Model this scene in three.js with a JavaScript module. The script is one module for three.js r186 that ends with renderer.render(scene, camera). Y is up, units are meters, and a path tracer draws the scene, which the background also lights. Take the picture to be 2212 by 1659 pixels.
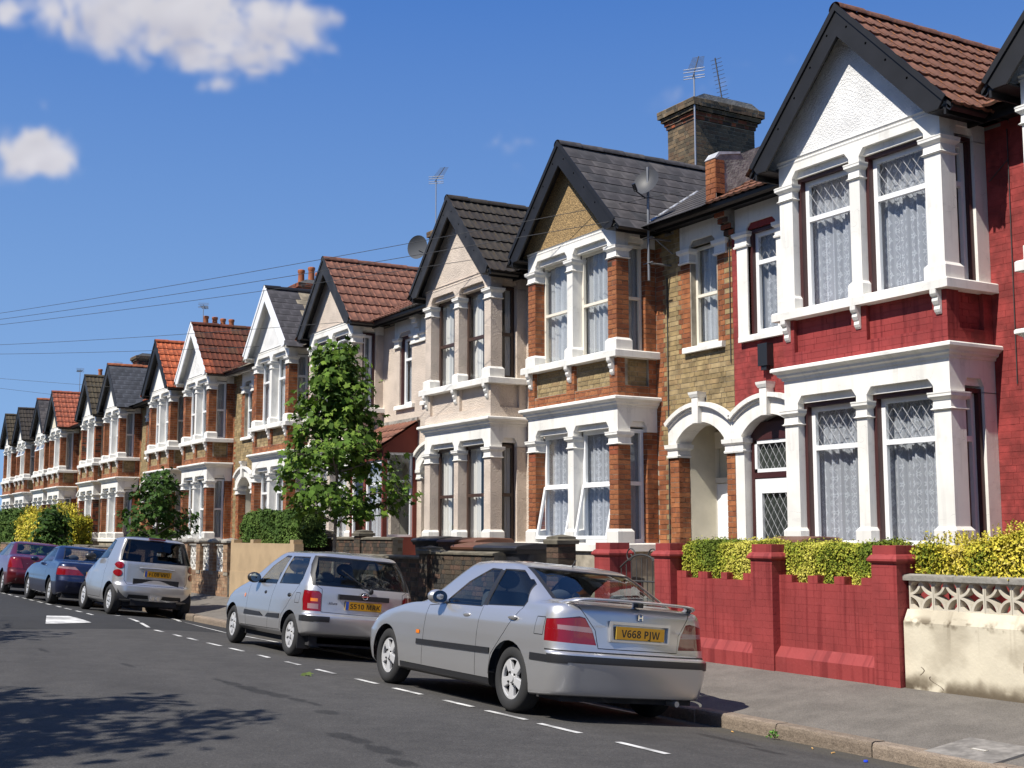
import * as THREE from 'three';
import { mergeGeometries } from 'three/addons/utils/BufferGeometryUtils.js';

// ---------------------------------------------------------------- camera, sky, sun, exposure
const scene = new THREE.Scene();
const camera = new THREE.PerspectiveCamera(33.83, 4 / 3, 0.1, 3000);
const EYE = new THREE.Vector3(0, 1.55, 0);
const YAW = 30.558 * Math.PI / 180, PITCH = 6.797 * Math.PI / 180;
const FWD = new THREE.Vector3(-Math.cos(YAW) * Math.cos(PITCH), Math.sin(PITCH), -Math.sin(YAW) * Math.cos(PITCH));
camera.position.copy(EYE);
camera.lookAt(EYE.clone().add(FWD));
const renderer = new THREE.WebGLRenderer({ antialias: true });
renderer.toneMapping = THREE.LinearToneMapping;
renderer.toneMappingExposure = 1.42;
renderer.shadowMap.enabled = true;

const SUN = new THREE.Vector3(0.17, 1.28, 1).normalize();
const sun = new THREE.DirectionalLight(new THREE.Color(1, 0.95, 0.86), 4.7);
sun.position.copy(SUN).multiplyScalar(80).add(new THREE.Vector3(-30, 0, -8));
sun.target.position.set(-30, 0, -8);
sun.castShadow = true;
sun.shadow.mapSize.set(4096, 4096);
Object.assign(sun.shadow.camera, { left: -60, right: 60, top: 40, bottom: -40, near: 1, far: 200 });
scene.add(sun, sun.target);

// ---------------------------------------------------------------- numbers and noise
let seedState = 20240611;
function rnd() { seedState = (seedState + 0x6D2B79F5) | 0; let t = Math.imul(seedState ^ (seedState >>> 15), 1 | seedState); t = (t + Math.imul(t ^ (t >>> 7), 61 | t)) ^ t; return ((t ^ (t >>> 14)) >>> 0) / 4294967296; }
const rr = (a, b) => a + (b - a) * rnd();
const pick = (l) => l[Math.floor(rnd() * l.length)];
const clamp = (x, a = 0, b = 1) => Math.min(b, Math.max(a, x));
const lerp = (a, b, t) => a + (b - a) * t;
const sstep = (a, b, x) => { const t = clamp((x - a) / (b - a)); return t * t * (3 - 2 * t); };
function hash(x, y, s = 0) { let h = Math.imul(x | 0, 374761393) + Math.imul(y | 0, 668265263) + Math.imul(s | 0, 974634777); h = Math.imul(h ^ (h >>> 13), 1274126177); return ((h ^ (h >>> 16)) >>> 0) / 4294967296; }
function vn(x, y, p = 1e6, s = 0) {
  const xi = Math.floor(x), yi = Math.floor(y), fx = x - xi, fy = y - yi, m = (v) => ((v % p) + p) % p;
  const u = fx * fx * (3 - 2 * fx), v = fy * fy * (3 - 2 * fy);
  return lerp(lerp(hash(m(xi), m(yi), s), hash(m(xi + 1), m(yi), s), u), lerp(hash(m(xi), m(yi + 1), s), hash(m(xi + 1), m(yi + 1), s), u), v);
}
function fbm(x, y, o = 4, p = 1e6, s = 0) { let a = 0, w = 0.5, t = 0; for (let i = 0; i < o; i++) { a += w * vn(x, y, p, s + i); t += w; w *= 0.5; x *= 2; y *= 2; p *= 2; } return a / t; }

// ---------------------------------------------------------------- sky: clear blue air with a few summer clouds
const lin = (c) => { c /= 255; return c <= 0.04045 ? c / 12.92 : ((c + 0.055) / 1.055) ** 2.4; };
const RGB = (r, g, b) => new THREE.Color().setRGB(lin(r), lin(g), lin(b));
{
  const W = 2048, H = 1024, data = new Float32Array(W * H * 4);
  const right = new THREE.Vector3().crossVectors(FWD, new THREE.Vector3(0, 1, 0)).normalize(), up = new THREE.Vector3().crossVectors(right, FWD);
  // clouds by the direction in which the photograph shows them: [x, y, rx, ry, density] on a plane one unit ahead (photo pixels / focal length)
  const P = (x, y, rx, ry, k = 1) => [(x - 1106) / 2728, -(y - 829.5) / 2728, rx / 2728, ry / 2728, k];
  const blobs = [P(190, -10, 105, 75), P(270, 30, 140, 80), P(380, 50, 150, 85), P(500, 45, 150, 80), P(430, 105, 110, 45), P(620, 45, 105, 48), P(590, 95, 75, 55, 0.7), P(560, 135, 40, 30, 0.6), P(690, 38, 60, 20, 0.7),
    P(70, 330, 75, 50), P(35, 345, 55, 36), P(115, 358, 50, 26), P(85, 300, 35, 22), P(1090, 322, 62, 36, 0.62), P(465, 187, 45, 18, 0.55), P(8, 22, 40, 34, 0.8), P(1540, 200, 120, 36, 0.3), P(1500, 250, 110, 26, 0.18), P(1690, 128, 75, 26, 0.34), P(100, 228, 26, 16, 0.35), P(160, 238, 26, 10, 0.25), P(720, 108, 26, 14, 0.3)];
  const zen = [lin(56), lin(100), lin(178)], mid = [lin(78), lin(126), lin(200)], hor = [lin(150), lin(190), lin(234)], grd = [lin(120), lin(118), lin(112)];
  for (let j = 0; j < H; j++) for (let i = 0; i < W; i++) {
    const lat = ((j + 0.5) / H - 0.5) * Math.PI, lon = ((i + 0.5) / W - 0.5) * 2 * Math.PI, c = Math.cos(lat);
    const d = new THREE.Vector3(c * Math.cos(lon), Math.sin(lat), c * Math.sin(lon));
    const el = Math.asin(d.y) * 180 / Math.PI;
    let col = [0, 1, 2].map((k) => el < 0 ? lerp(hor[k], grd[k], clamp(-el / 6)) : el < 24 ? lerp(hor[k], mid[k], Math.pow(el / 24, 0.8)) : lerp(mid[k], zen[k], Math.pow((el - 24) / 66, 0.7)));
    let den = 0, thick = 0;
    const f = d.dot(FWD);
    if (f > 0.55) {
      const x = d.dot(right) / f, y = d.dot(up) / f;
      let m = 0, lowest = 0;
      for (const [bx, by, ax, ay, k] of blobs) { const q = ((x - bx) / ax) ** 2 + ((y - by) / ay) ** 2; if (q < 5) { const g = k * Math.exp(-q * 1.25); m += g; lowest += g * clamp((by - y) / ay + 0.2, 0, 1); } }
      if (m > 0.01) {
        m = 1 - Math.exp(-1.35 * m);
        const wx = 0.05 * (fbm(x * 30, y * 30, 3, 1e6, 41) - 0.5), wy = 0.05 * (fbm(x * 30 + 9, y * 30, 3, 1e6, 42) - 0.5), n = fbm((x + wx) * 34, (y + wy) * 44, 6, 1e6, 11) - 0.5, n2 = fbm((x + wx) * 95 + 3, (y + wy) * 110, 4, 1e6, 5) - 0.5;
        den = 0.95 * sstep(0.26, 1.02, m * 1.1 + n * 1.3 + n2 * 0.7) * clamp(m * 2, 0, 1);
        thick = clamp(lowest * 0.9) * clamp(0.4 + (fbm(x * 50, y * 60, 4, 1e6, 44) - 0.35) * 2);
      }
    }
    if (d.y > 0.06) {   // the same scattered clouds go on over the rest of the sky
      const out = 1 - sstep(0.62, 0.82, f), x = d.x / (d.y + 0.12), y = d.z / (d.y + 0.12);
      const n = fbm(x * 1.7 + 31, y * 1.7 + 7, 6, 1e6, 3);
      den = Math.max(den, out * sstep(0.61, 0.76, n)); thick = Math.max(thick, out * sstep(0.68, 0.85, n) * 0.6);
    }
    const tex = 0.9 + 0.2 * (fbm(d.x * 40 + 9, d.y * 60 + d.z * 40, 4, 1e6, 8) - 0.5);
    const cl = [lin(228) * tex, lin(226) * tex, lin(232) * tex], sh = [lin(182), lin(181), lin(196)];
    const o = (j * W + i) * 4;
    for (let k = 0; k < 3; k++) data[o + k] = lerp(col[k], lerp(cl[k], sh[k], thick * 0.75), den) / 1.42;
    data[o + 3] = 1;
  }
  const sky = new THREE.DataTexture(data, W, H, THREE.RGBAFormat, THREE.FloatType);
  sky.mapping = THREE.EquirectangularReflectionMapping; sky.magFilter = THREE.LinearFilter; sky.minFilter = THREE.LinearFilter; sky.wrapS = THREE.RepeatWrapping; sky.needsUpdate = true;
  scene.background = sky; scene.environment = sky;
}

// ---------------------------------------------------------------- scene bookkeeping
const taken = new Map();
function numbered(n) { const k = taken.get(n) || 0; taken.set(n, k + 1); return k ? n + '_' + String(k).padStart(3, '0') : n; }
function tag(o, label, category, group) { o.userData.label = label; o.userData.category = category; if (group) o.userData.group = group; return o; }
function thing(name, label, category, pos = [0, 0, 0], group) { const g = new THREE.Group(); g.name = numbered(name); g.position.set(...pos); scene.add(g); return tag(g, label, category, group); }
function asMesh(name, geo, mat, parent) { const m = new THREE.Mesh(Array.isArray(geo) ? mergeAll(geo) : geo, mat); m.name = name; m.castShadow = m.receiveShadow = true; if (parent) parent.add(m); return m; }
function solo(name, geo, mat, label, category, group) { const m = asMesh(numbered(name), geo, mat, scene); return tag(m, label, category, group); }
function structure(name, geo, mat) { const m = asMesh(numbered(name), geo, mat, scene); m.userData.kind = 'structure'; return m; }
function sub(name, parent, pos = [0, 0, 0]) { const g = new THREE.Group(); g.name = name; g.position.set(...pos); parent.add(g); return g; }

// ---------------------------------------------------------------- geometry helpers (uv in metres)
function plain(g) { const o = g.index ? g.toNonIndexed() : g; for (const k of Object.keys(o.attributes)) if (!['position', 'normal', 'uv', 'color'].includes(k)) o.deleteAttribute(k); return o; }
function mergeAll(list) {
  list = list.map(plain); const col = list.some((g) => g.attributes.color);
  for (const g of list) {
    if (!g.attributes.uv) uvw(g);
    if (col && !g.attributes.color) g.setAttribute('color', new THREE.BufferAttribute(new Float32Array(g.attributes.position.count * 3).fill(1), 3));
  }
  return mergeGeometries(list);
}
function uvw(g) {   // box-mapped uv: one unit is one metre
  if (!g.attributes.normal) g.computeVertexNormals();
  const p = g.attributes.position, n = g.attributes.normal, uv = new Float32Array(p.count * 2);
  for (let i = 0; i < p.count; i++) {
    const ax = Math.abs(n.getX(i)), ay = Math.abs(n.getY(i)), az = Math.abs(n.getZ(i));
    if (ay > 0.8 && ay >= ax && ay >= az) { uv[2 * i] = p.getX(i); uv[2 * i + 1] = p.getZ(i); } else if (ax > az) { uv[2 * i] = p.getZ(i); uv[2 * i + 1] = p.getY(i); } else { uv[2 * i] = p.getX(i); uv[2 * i + 1] = p.getY(i); }
  }
  g.setAttribute('uv', new THREE.BufferAttribute(uv, 2)); return g;
}
function box(x0, x1, y0, y1, z0, z1) { const g = new THREE.BoxGeometry(Math.abs(x1 - x0), Math.abs(y1 - y0), Math.abs(z1 - z0)).toNonIndexed(); g.translate((x0 + x1) / 2, (y0 + y1) / 2, (z0 + z1) / 2); return uvw(g); }
function extrude(pts, depth, holes = [], bevel = 0) {   // outline in xy, from z = 0 towards +z
  const s = new THREE.Shape(pts.map((p) => new THREE.Vector2(...p)));
  for (const h of holes) s.holes.push(new THREE.Path(h.map((p) => new THREE.Vector2(...p))));
  const g = new THREE.ExtrudeGeometry(s, { depth: depth - 2 * bevel, bevelEnabled: bevel > 0, bevelThickness: bevel, bevelSize: bevel, bevelOffset: -bevel, bevelSegments: 1, curveSegments: 8 });
  if (bevel) g.translate(0, 0, bevel);
  return uvw(plain(g));
}
function sweep(path, prof, closed = false) {   // profile of [out, y] along a path of [x, z], mitred; profile counterclockwise from its inner bottom
  const n = path.length, rings = [];
  for (let i = 0; i < n; i++) {
    const a = closed ? path[(i + n - 1) % n] : path[Math.max(0, i - 1)], b = path[i], c = closed ? path[(i + 1) % n] : path[Math.min(n - 1, i + 1)];
    const d1 = i || closed ? [b[0] - a[0], b[1] - a[1]] : [c[0] - b[0], c[1] - b[1]], d2 = i < n - 1 || closed ? [c[0] - b[0], c[1] - b[1]] : d1;
    const l1 = Math.hypot(...d1), l2 = Math.hypot(...d2), n1 = [d1[1] / l1, -d1[0] / l1], n2 = [d2[1] / l2, -d2[0] / l2];
    const mx = n1[0] + n2[0], mz = n1[1] + n2[1], k = 2 / (mx * mx + mz * mz);
    rings.push(prof.map(([o, y]) => [b[0] + mx * o * k, y, b[1] + mz * o * k]));
  }
  const pos = [], quad = (a, b, c, d) => pos.push(...a, ...b, ...c, ...a, ...c, ...d), m = prof.length;
  for (let i = 0; i < (closed ? n : n - 1); i++) for (let j = 0; j < m; j++) { const p = rings[i], q = rings[(i + 1) % n], k = (j + 1) % m; quad(p[k], q[k], q[j], p[j]); }
  if (!closed) for (const [r, flip] of [[rings[0], true], [rings[n - 1], false]]) {
    const tri = THREE.ShapeUtils.triangulateShape(prof.map((p) => new THREE.Vector2(...p)), []);
    for (const t of tri) { const v = t.map((k) => r[k]); pos.push(...(flip ? [v[0], v[2], v[1]] : v).flat()); }
  }
  const g = new THREE.BufferGeometry(); g.setAttribute('position', new THREE.Float32BufferAttribute(pos, 3)); g.computeVertexNormals(); return uvw(g);
}
const rectPath = (x0, x1, z0, z1) => [[x1, z0], [x1, z1], [x0, z1], [x0, z0]];   // travelled so that out is outward
function mirrorX(g) {
  g = plain(g); const p = g.attributes.position;
  for (let i = 0; i < p.count; i++) p.setX(i, -p.getX(i));
  for (const k of Object.keys(g.attributes)) { const a = g.attributes[k], s = a.itemSize; for (let t = 0; t < a.count; t += 3) for (let c = 0; c < s; c++) { const v = a.array[(t + 1) * s + c]; a.array[(t + 1) * s + c] = a.array[(t + 2) * s + c]; a.array[(t + 2) * s + c] = v; } }
  const n = g.attributes.normal; if (n) for (let i = 0; i < n.count; i++) n.setX(i, -n.getX(i));
  return g;
}
function tint(g, c) { const a = new Float32Array(g.attributes.position.count * 3); for (let i = 0; i < a.length; i += 3) { a[i] = c.r; a[i + 1] = c.g; a[i + 2] = c.b; } g.setAttribute('color', new THREE.BufferAttribute(a, 3)); return g; }
function tube(pts, r, seg = 6, rad = 6) { return new THREE.TubeGeometry(new THREE.CatmullRomCurve3(pts.map((p) => new THREE.Vector3(...p))), Math.max(2, (pts.length - 1) * seg), r, rad, false); }
function rod(a, b, r, n = 6) { const A = new THREE.Vector3(...a), B = new THREE.Vector3(...b), g = new THREE.CylinderGeometry(r, r, A.distanceTo(B), n); g.translate(0, A.distanceTo(B) / 2, 0); g.applyQuaternion(new THREE.Quaternion().setFromUnitVectors(new THREE.Vector3(0, 1, 0), B.clone().sub(A).normalize())); g.translate(...a); return plain(g); }

// ---------------------------------------------------------------- textures
function texture(n, m, metres, fn, srgb = true, metresY = metres) {
  const d = new Uint8Array(n * m * 4);
  for (let j = 0; j < m; j++) for (let i = 0; i < n; i++) { const c = fn(i / n, j / m), o = (j * n + i) * 4; if (typeof c === 'number') d[o] = d[o + 1] = d[o + 2] = clamp(c, 0, 255); else { d[o] = clamp(c[0], 0, 255); d[o + 1] = clamp(c[1], 0, 255); d[o + 2] = clamp(c[2], 0, 255); } d[o + 3] = 255; }
  const t = new THREE.DataTexture(d, n, m, THREE.RGBAFormat);
  t.wrapS = t.wrapT = THREE.RepeatWrapping; t.magFilter = THREE.LinearFilter; t.minFilter = THREE.LinearMipmapLinearFilter; t.generateMipmaps = true; t.repeat.set(1 / metres, 1 / metresY);
  if (srgb) t.colorSpace = THREE.SRGBColorSpace; t.needsUpdate = true; return t;
}
const mottle = (lo, hi, s, p = 6) => texture(256, 256, 1.3, (u, v) => lerp(lo, hi, clamp(0.5 + (fbm(u * p, v * p, 5, p, s) - 0.5) * 1.9)));
const T = {
  stain: mottle(233, 255, 1),
  weather: texture(1024, 1024, 2.6, (u, v) => {   // old paint: faint blotches, rain marks, hairline cracks
    const b = fbm(u * 7, v * 7, 5, 7, 91), d = sstep(0.58, 0.8, fbm(u * 40, v * 3, 4, 40, 92)) * 0.06, c = Math.abs(fbm(u * 5 + 0.3 * b, v * 5, 5, 5, 93) - 0.5) < 0.0016 && b > 0.55 ? 0.12 : 0, sp = sstep(0.7, 0.8, fbm(u * 30, v * 30, 3, 30, 94)) * 0.05, k = 1 - 0.045 * sstep(0.45, 0.75, b) - d * 0.7 - c - sp * 0.6; return [253 * k, 251 * k, 246 * k]; }),
  faded: texture(512, 512, 2.2, (u, v) => { const b = fbm(u * 6, v * 6, 5, 6, 95), st = sstep(0.52, 0.78, fbm(u * 44, v * 2, 3, 44, 96)), ch = sstep(0.74, 0.8, fbm(u * 34, v * 34, 3, 34, 97)); const k = 0.86 + 0.22 * (b - 0.4) - 0.13 * st; return [lerp(248 * k, 255, ch * 0.15), lerp(232 * k * (1 - 0.12 * st), 255, ch * 0.25), lerp(232 * k * (1 - 0.1 * st), 255, ch * 0.25)]; }), grain: mottle(188, 255, 2, 12), blotch: mottle(165, 255, 3, 7),
  fineBump: texture(256, 256, 0.6, (u, v) => 255 * fbm(u * 24, v * 24, 3, 24, 4), false),
  dashBump: texture(512, 512, 0.8, (u, v) => { const a = vn(u * 64, v * 64, 64, 7), b = vn(u * 128, v * 128, 128, 8), c = fbm(u * 16, v * 16, 2, 16, 9); return 255 * clamp(0.55 * sstep(0.35, 0.8, a) + 0.3 * sstep(0.4, 0.8, b) + 0.3 * c); }, false),
  pebble: texture(512, 512, 0.8, (u, v) => { const a = vn(u * 90, v * 90, 90, 17), b = vn(u * 140, v * 140, 140, 18), h = hash(Math.floor(u * 100), Math.floor(v * 100), 5); const k = 0.55 + 0.5 * a + 0.25 * (b - 0.5) + 0.3 * (h - 0.5); return [186 * k, 160 * k, 118 * k]; }),
  asphalt: texture(512, 512, 1.5, (u, v) => { const k = 0.9 + 0.25 * (vn(u * 256, v * 256, 256, 3) - 0.5) + 0.22 * (fbm(u * 8, v * 8, 4, 8, 2) - 0.5) + (hash(u * 512, v * 512, 6) > 0.985 ? 0.28 : 0); return 205 * k; }),
  asphaltBump: texture(512, 512, 1.0, (u, v) => 255 * clamp(0.5 * vn(u * 128, v * 128, 128, 3) + 0.5 * vn(u * 256, v * 256, 256, 4)), false),
  granite: texture(256, 256, 0.5, (u, v) => { const h = hash(u * 128, v * 128, 4), k = 0.8 + 0.2 * fbm(u * 8, v * 8, 3, 8, 5) + (h > 0.85 ? 0.14 : h < 0.15 ? -0.2 : 0); return [228 * k, 214 * k, 200 * k]; }),
  lace: texture(512, 512, 0.21, (u, v) => {   // flowers and scrolls of a net curtain
    let k = 0.4 + 0.08 * vn(u * 90, v * 90, 90, 2);
    for (const [cx, cy, r, n] of [[0.27, 0.25, 0.17, 6], [0.75, 0.7, 0.19, 5], [0.78, 0.2, 0.09, 5], [0.22, 0.74, 0.1, 6]]) { let dx = u - cx, dy = v - cy; dx -= Math.round(dx); dy -= Math.round(dy); const a = Math.atan2(dy, dx), d = Math.hypot(dx, dy), e = r * (0.72 + 0.28 * Math.cos(a * n)); if (d < e) k = 0.66; if (d < r * 0.28) k = 0.42; }
    const w = Math.abs(((u + 0.12 * Math.sin(v * 2 * Math.PI) + 1) % 0.5) - 0.25); if (w < 0.02) k = 0.64;
    return 255 * k;
  }, false),
  net: texture(256, 256, 0.5, (u, v) => 255 * (0.47 + 0.12 * vn(u * 60, v * 60, 60, 2)), false),
};
T.lace.wrapS = T.lace.wrapT = THREE.RepeatWrapping;

// ---------------------------------------------------------------- materials
const std = (color, o = {}) => new THREE.MeshStandardMaterial({ color, roughness: 0.85, ...o });
const phys = (color, o = {}) => new THREE.MeshPhysicalMaterial({ color, roughness: 0.4, ...o });
const L = (r, g = r, b = r) => new THREE.Color().setRGB(r, g, b);
const M = {
  white: std(L(0.82, 0.815, 0.795), { map: T.weather, bumpMap: T.fineBump, bumpScale: 0.0006, roughness: 0.7 }),
  cream: std(L(0.72, 0.66, 0.52), { map: T.stain, bumpMap: T.fineBump, bumpScale: 0.0006, roughness: 0.75 }),
  whiteDash: std(L(0.80, 0.795, 0.78), { map: T.stain, bumpMap: T.dashBump, bumpScale: 0.007, roughness: 0.9 }),
  pebbleDash: std(L(0.95, 0.88, 0.76), { map: T.pebble, bumpMap: T.dashBump, bumpScale: 0.008, roughness: 0.95 }),
  beigeDash: std(L(0.66, 0.56, 0.47), { map: T.stain, bumpMap: T.dashBump, bumpScale: 0.009, roughness: 0.95 }),
  upvc: phys(L(0.82, 0.83, 0.83), { roughness: 0.35 }), creamPaint: phys(L(0.76, 0.71, 0.6), { roughness: 0.45 }), brownFrame: phys(L(0.055, 0.03, 0.022), { roughness: 0.4 }), maroon: phys(L(0.05, 0.014, 0.014), { roughness: 0.45 }),
  black: std(L(0.007, 0.007, 0.009), { roughness: 0.62, map: T.blotch }), gutter: std(L(0.014, 0.014, 0.016), { roughness: 0.42 }), whitePaint: phys(L(0.82), { roughness: 0.4 }),
  greyWood: std(L(0.03, 0.029, 0.03), { roughness: 0.6, map: T.blotch }),
  glass: phys(L(0.97, 0.99, 1), { transmission: 1, thickness: 0, roughness: 0.01, ior: 1.5 }),
  lace: std(L(0.62, 0.64, 0.69), { alphaMap: T.lace, transparent: true, side: THREE.DoubleSide, roughness: 1 }),
  net: std(L(0.66, 0.68, 0.71), { alphaMap: T.net, transparent: true, side: THREE.DoubleSide, roughness: 1 }),
  cloth: std(L(0.62, 0.6, 0.56), { side: THREE.DoubleSide, roughness: 1 }),
  lead: std(L(0.36, 0.365, 0.38), { roughness: 0.55 }), zinc: std(L(0.3, 0.31, 0.33), { roughness: 0.5, metalness: 0.4, map: T.blotch }),
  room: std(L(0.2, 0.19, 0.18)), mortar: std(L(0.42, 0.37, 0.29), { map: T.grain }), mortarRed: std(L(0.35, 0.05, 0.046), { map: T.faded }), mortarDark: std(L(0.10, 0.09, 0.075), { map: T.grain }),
  redPaint: std(L(0.30, 0.04, 0.038), { map: T.faded, roughness: 0.65, bumpMap: T.fineBump, bumpScale: 0.003 }),
  flash: std(L(0.66, 0.67, 0.69), { roughness: 0.45, map: T.blotch }), terracotta: std(L(0.42, 0.13, 0.05), { map: T.blotch }), concrete: std(L(0.36, 0.34, 0.3), { map: T.grain, bumpMap: T.fineBump, bumpScale: 0.004 }),
  bricks: std(L(1), { vertexColors: true, map: T.grain, bumpMap: T.fineBump, bumpScale: 0.0015, roughness: 0.95 }),
  steel: std(L(0.4, 0.41, 0.43), { metalness: 0.7, roughness: 0.4 }), wire: std(L(0.045), { roughness: 0.6 }), darkPlastic: std(L(0.018, 0.02, 0.024), { roughness: 0.45 }),
};

// ================================================================ the setting: ground, road, pavement, kerb
const ZB = -11.1, ZW = -11.85, ZG = -9.35, ZK = -7.6;   // bay fronts, house walls, garden wall faces, kerb
const roadPts = [[-7.62, -0.19], [-6.6, -0.085], [-5.65, 0], [-4.5, 0.05], [-3, 0.085], [-1.5, 0.095], [0, 0.08], [2.2, 0.02]];
function roadY(x, z) {
  let y = roadPts[0][1]; for (let i = 1; i < roadPts.length; i++) { const [a, b] = roadPts[i - 1], [c, d] = roadPts[i]; if (z >= a) y = lerp(b, d, clamp((z - a) / (c - a))); }
  return y + 0.1 * Math.max(0, 1 - ((x + 23.05) / 1.85) ** 2) * clamp((z + 7.2) / 0.8);
}
const paveY = (z) => lerp(-0.075, 0.12, clamp((-7.76 - z) / (9.35 - 7.76)));
function sheet(x0, x1, nx, z0, z1, nz, yf, uvf) {
  const pos = [], uv = [], idx = [];
  for (let j = 0; j <= nz; j++) for (let i = 0; i <= nx; i++) { const x = lerp(x0, x1, i / nx), z = lerp(z0, z1, j / nz); pos.push(x, yf(x, z), z); uv.push(...(uvf ? uvf(x, z) : [x, z])); }
  for (let j = 0; j < nz; j++) for (let i = 0; i < nx; i++) { const a = j * (nx + 1) + i, b = a + 1, c = a + nx + 1, d = c + 1; idx.push(a, c, b, b, c, d); }
  const g = new THREE.BufferGeometry(); g.setAttribute('position', new THREE.Float32BufferAttribute(pos, 3)); g.setAttribute('uv', new THREE.Float32BufferAttribute(uv, 2)); g.setIndex(idx); g.computeVertexNormals(); return g;
}
structure('ground', sheet(-900, 900, 4, -900, 900, 4, () => -0.6), std(L(0.09, 0.1, 0.06)));
const X0 = -21.2, X1 = 6;
const stains = [[-12.97, -4.17, 0.3, 0.05], [-12.6, -4.18, 0.35, 0.09], [-12.2, -4.2, 0.3, 0.12], [-11.85, -4.22, 0.3, 0.12], [-11.5, -4.26, 0.3, 0.11], [-11.1, -4.3, 0.3, 0.08], [-10.8, -4.33, 0.22, 0.05], [-10.2, -4.22, 0.2, 0.12], [-8.95, -3.8, 0.2, 0.12], [-8.65, -3.82, 0.22, 0.1], [-8.2, -3.8, 0.3, 0.12], [-7.7, -3.7, 0.25, 0.1], [-8.2, -6.9, 0.5, 0.1], [-7.6, -6.75, 0.3, 0.08], [-14.9, -3.7, 0.4, 0.05], [-17.2, -3.2, 0.5, 0.05]];
const roadTex = texture(2048, 1024, X1 - X0, (u, v) => {
  const x = X0 + u * (X1 - X0), z = -7.5 + v * 9.7;
  let k = 1 + 0.16 * (fbm(x * 0.7, z * 1.8, 4, 1e6, 21) - 0.5) + 0.2 * (fbm(x * 6, z * 6, 3, 1e6, 22) - 0.5) + 0.3 * (hash(u * 2048, v * 1024, 23) - 0.5) + (hash(u * 2048, v * 1024, 24) > 0.9985 ? 0.5 : 0);
  for (const [sx, sz, ax, az] of stains) { const q = ((x - sx) / ax) ** 2 + ((z - sz) / az) ** 2; if (q < 6) k *= 1 - 0.34 * sstep(0.45, 0.75, Math.exp(-q) * 0.8 + 0.45 * (fbm(x * 9, z * 20, 4, 1e6, 25) - 0.2)); }
  const track = Math.exp(-(((z + 3.1) / 0.5) ** 2)); k *= 1 - 0.05 * track;
  const dirt = sstep(-7.05, -7.42, z + 0.12 * (fbm(x * 3, 1, 3, 1e6, 27) - 0.5)) * (0.5 + 0.5 * fbm(x * 5, z * 9, 3, 1e6, 26));   // grit in the gutter
  return [lerp(134 * k, 168, dirt * 0.55), lerp(131 * k, 156, dirt * 0.55), lerp(128 * k, 128, dirt * 0.55)];
}, true, 9.7);
const roadUv = (x, z) => [x - X0, z + 7.5];
roadTex.wrapS = roadTex.wrapT = THREE.ClampToEdgeWrapping;
structure('road', sheet(X0, X1, 120, -7.62, 2.2, 60, roadY, roadUv), std(L(0.215, 0.212, 0.208), { map: roadTex, bumpMap: T.asphaltBump, bumpScale: 0.004, roughness: 0.93 }));
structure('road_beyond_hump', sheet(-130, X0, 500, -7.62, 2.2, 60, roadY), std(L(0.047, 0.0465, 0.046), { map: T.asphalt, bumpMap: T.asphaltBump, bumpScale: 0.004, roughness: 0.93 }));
const paveMat = std(L(0.275, 0.246, 0.212), { map: T.asphalt, bumpMap: T.asphaltBump, bumpScale: 0.003, roughness: 0.95 });
structure('pavement', sheet(-130, 12, 280, -9.5, -7.74, 8, (x, z) => paveY(z) + 0.012 * (fbm(x * 0.8, z * 1.5, 3, 1e6, 31) - 0.5) - 0.004), paveMat);
structure('front_gardens', sheet(-130, 12, 60, -12.6, -9.5, 4, () => 0.245), std(L(0.2, 0.18, 0.15), { map: T.grain }));
structure('far_pavement', sheet(-130, 20, 10, 2.2, 9, 2, () => 0.14), paveMat);
{
  const k = new THREE.Group(); k.name = 'kerb'; k.userData.kind = 'structure'; scene.add(k);
  const mats = [0, 1, 2].map((i) => std(L(0.3 + 0.04 * i, 0.27 + 0.037 * i, 0.235 + 0.033 * i), { map: T.granite, bumpMap: T.fineBump, bumpScale: 0.006 }));
  for (let x = 8, i = 0; x > -70; i++) { const l = rr(0.75, 1.25), g = extrude([[0, -0.3], [0.15, -0.3], [0.15, 0.012], [0.03, 0.016], [0.008, 0.006], [0, -0.02]], l - 0.012); const m = asMesh('kerb_stone', g, mats[i % 3], k); m.position.set(x, -0.082 + rr(-0.006, 0.006), ZK + rr(-0.008, 0.008)); m.rotation.set(0, Math.PI / 2, 0); m.position.x = x - l; x -= l; }
}
// painted lines
const lineMat = std(L(0.72, 0.71, 0.68), { map: T.blotch, roughness: 0.8 });
function ribbon(pts, w, dy = 0.005, yf = roadY) {   // a strip of paint draped on the road
  const pos = [], P = [];
  for (let i = 0; i < pts.length - 1; i++) { const n = Math.max(1, Math.ceil(Math.hypot(pts[i + 1][0] - pts[i][0], pts[i + 1][1] - pts[i][1]) / 0.15)); for (let k = 0; k < n; k++) P.push([lerp(pts[i][0], pts[i + 1][0], k / n), lerp(pts[i][1], pts[i + 1][1], k / n)]); }
  P.push(pts[pts.length - 1]);
  const E = P.map((p, i) => { const a = P[Math.max(0, i - 1)], b = P[Math.min(P.length - 1, i + 1)], l = Math.hypot(b[0] - a[0], b[1] - a[1]), nx = -(b[1] - a[1]) / l * w / 2, nz = (b[0] - a[0]) / l * w / 2; return [[p[0] + nx, p[1] + nz], [p[0] - nx, p[1] - nz]].map(([x, z]) => [x, yf(x, z) + dy, z]); });
  for (let i = 0; i < E.length - 1; i++) pos.push(...E[i][0], ...E[i + 1][0], ...E[i][1], ...E[i][1], ...E[i + 1][0], ...E[i + 1][1]);
  const g = new THREE.BufferGeometry(); g.setAttribute('position', new THREE.Float32BufferAttribute(pos, 3)); g.computeVertexNormals(); return uvw(g);
}
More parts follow.
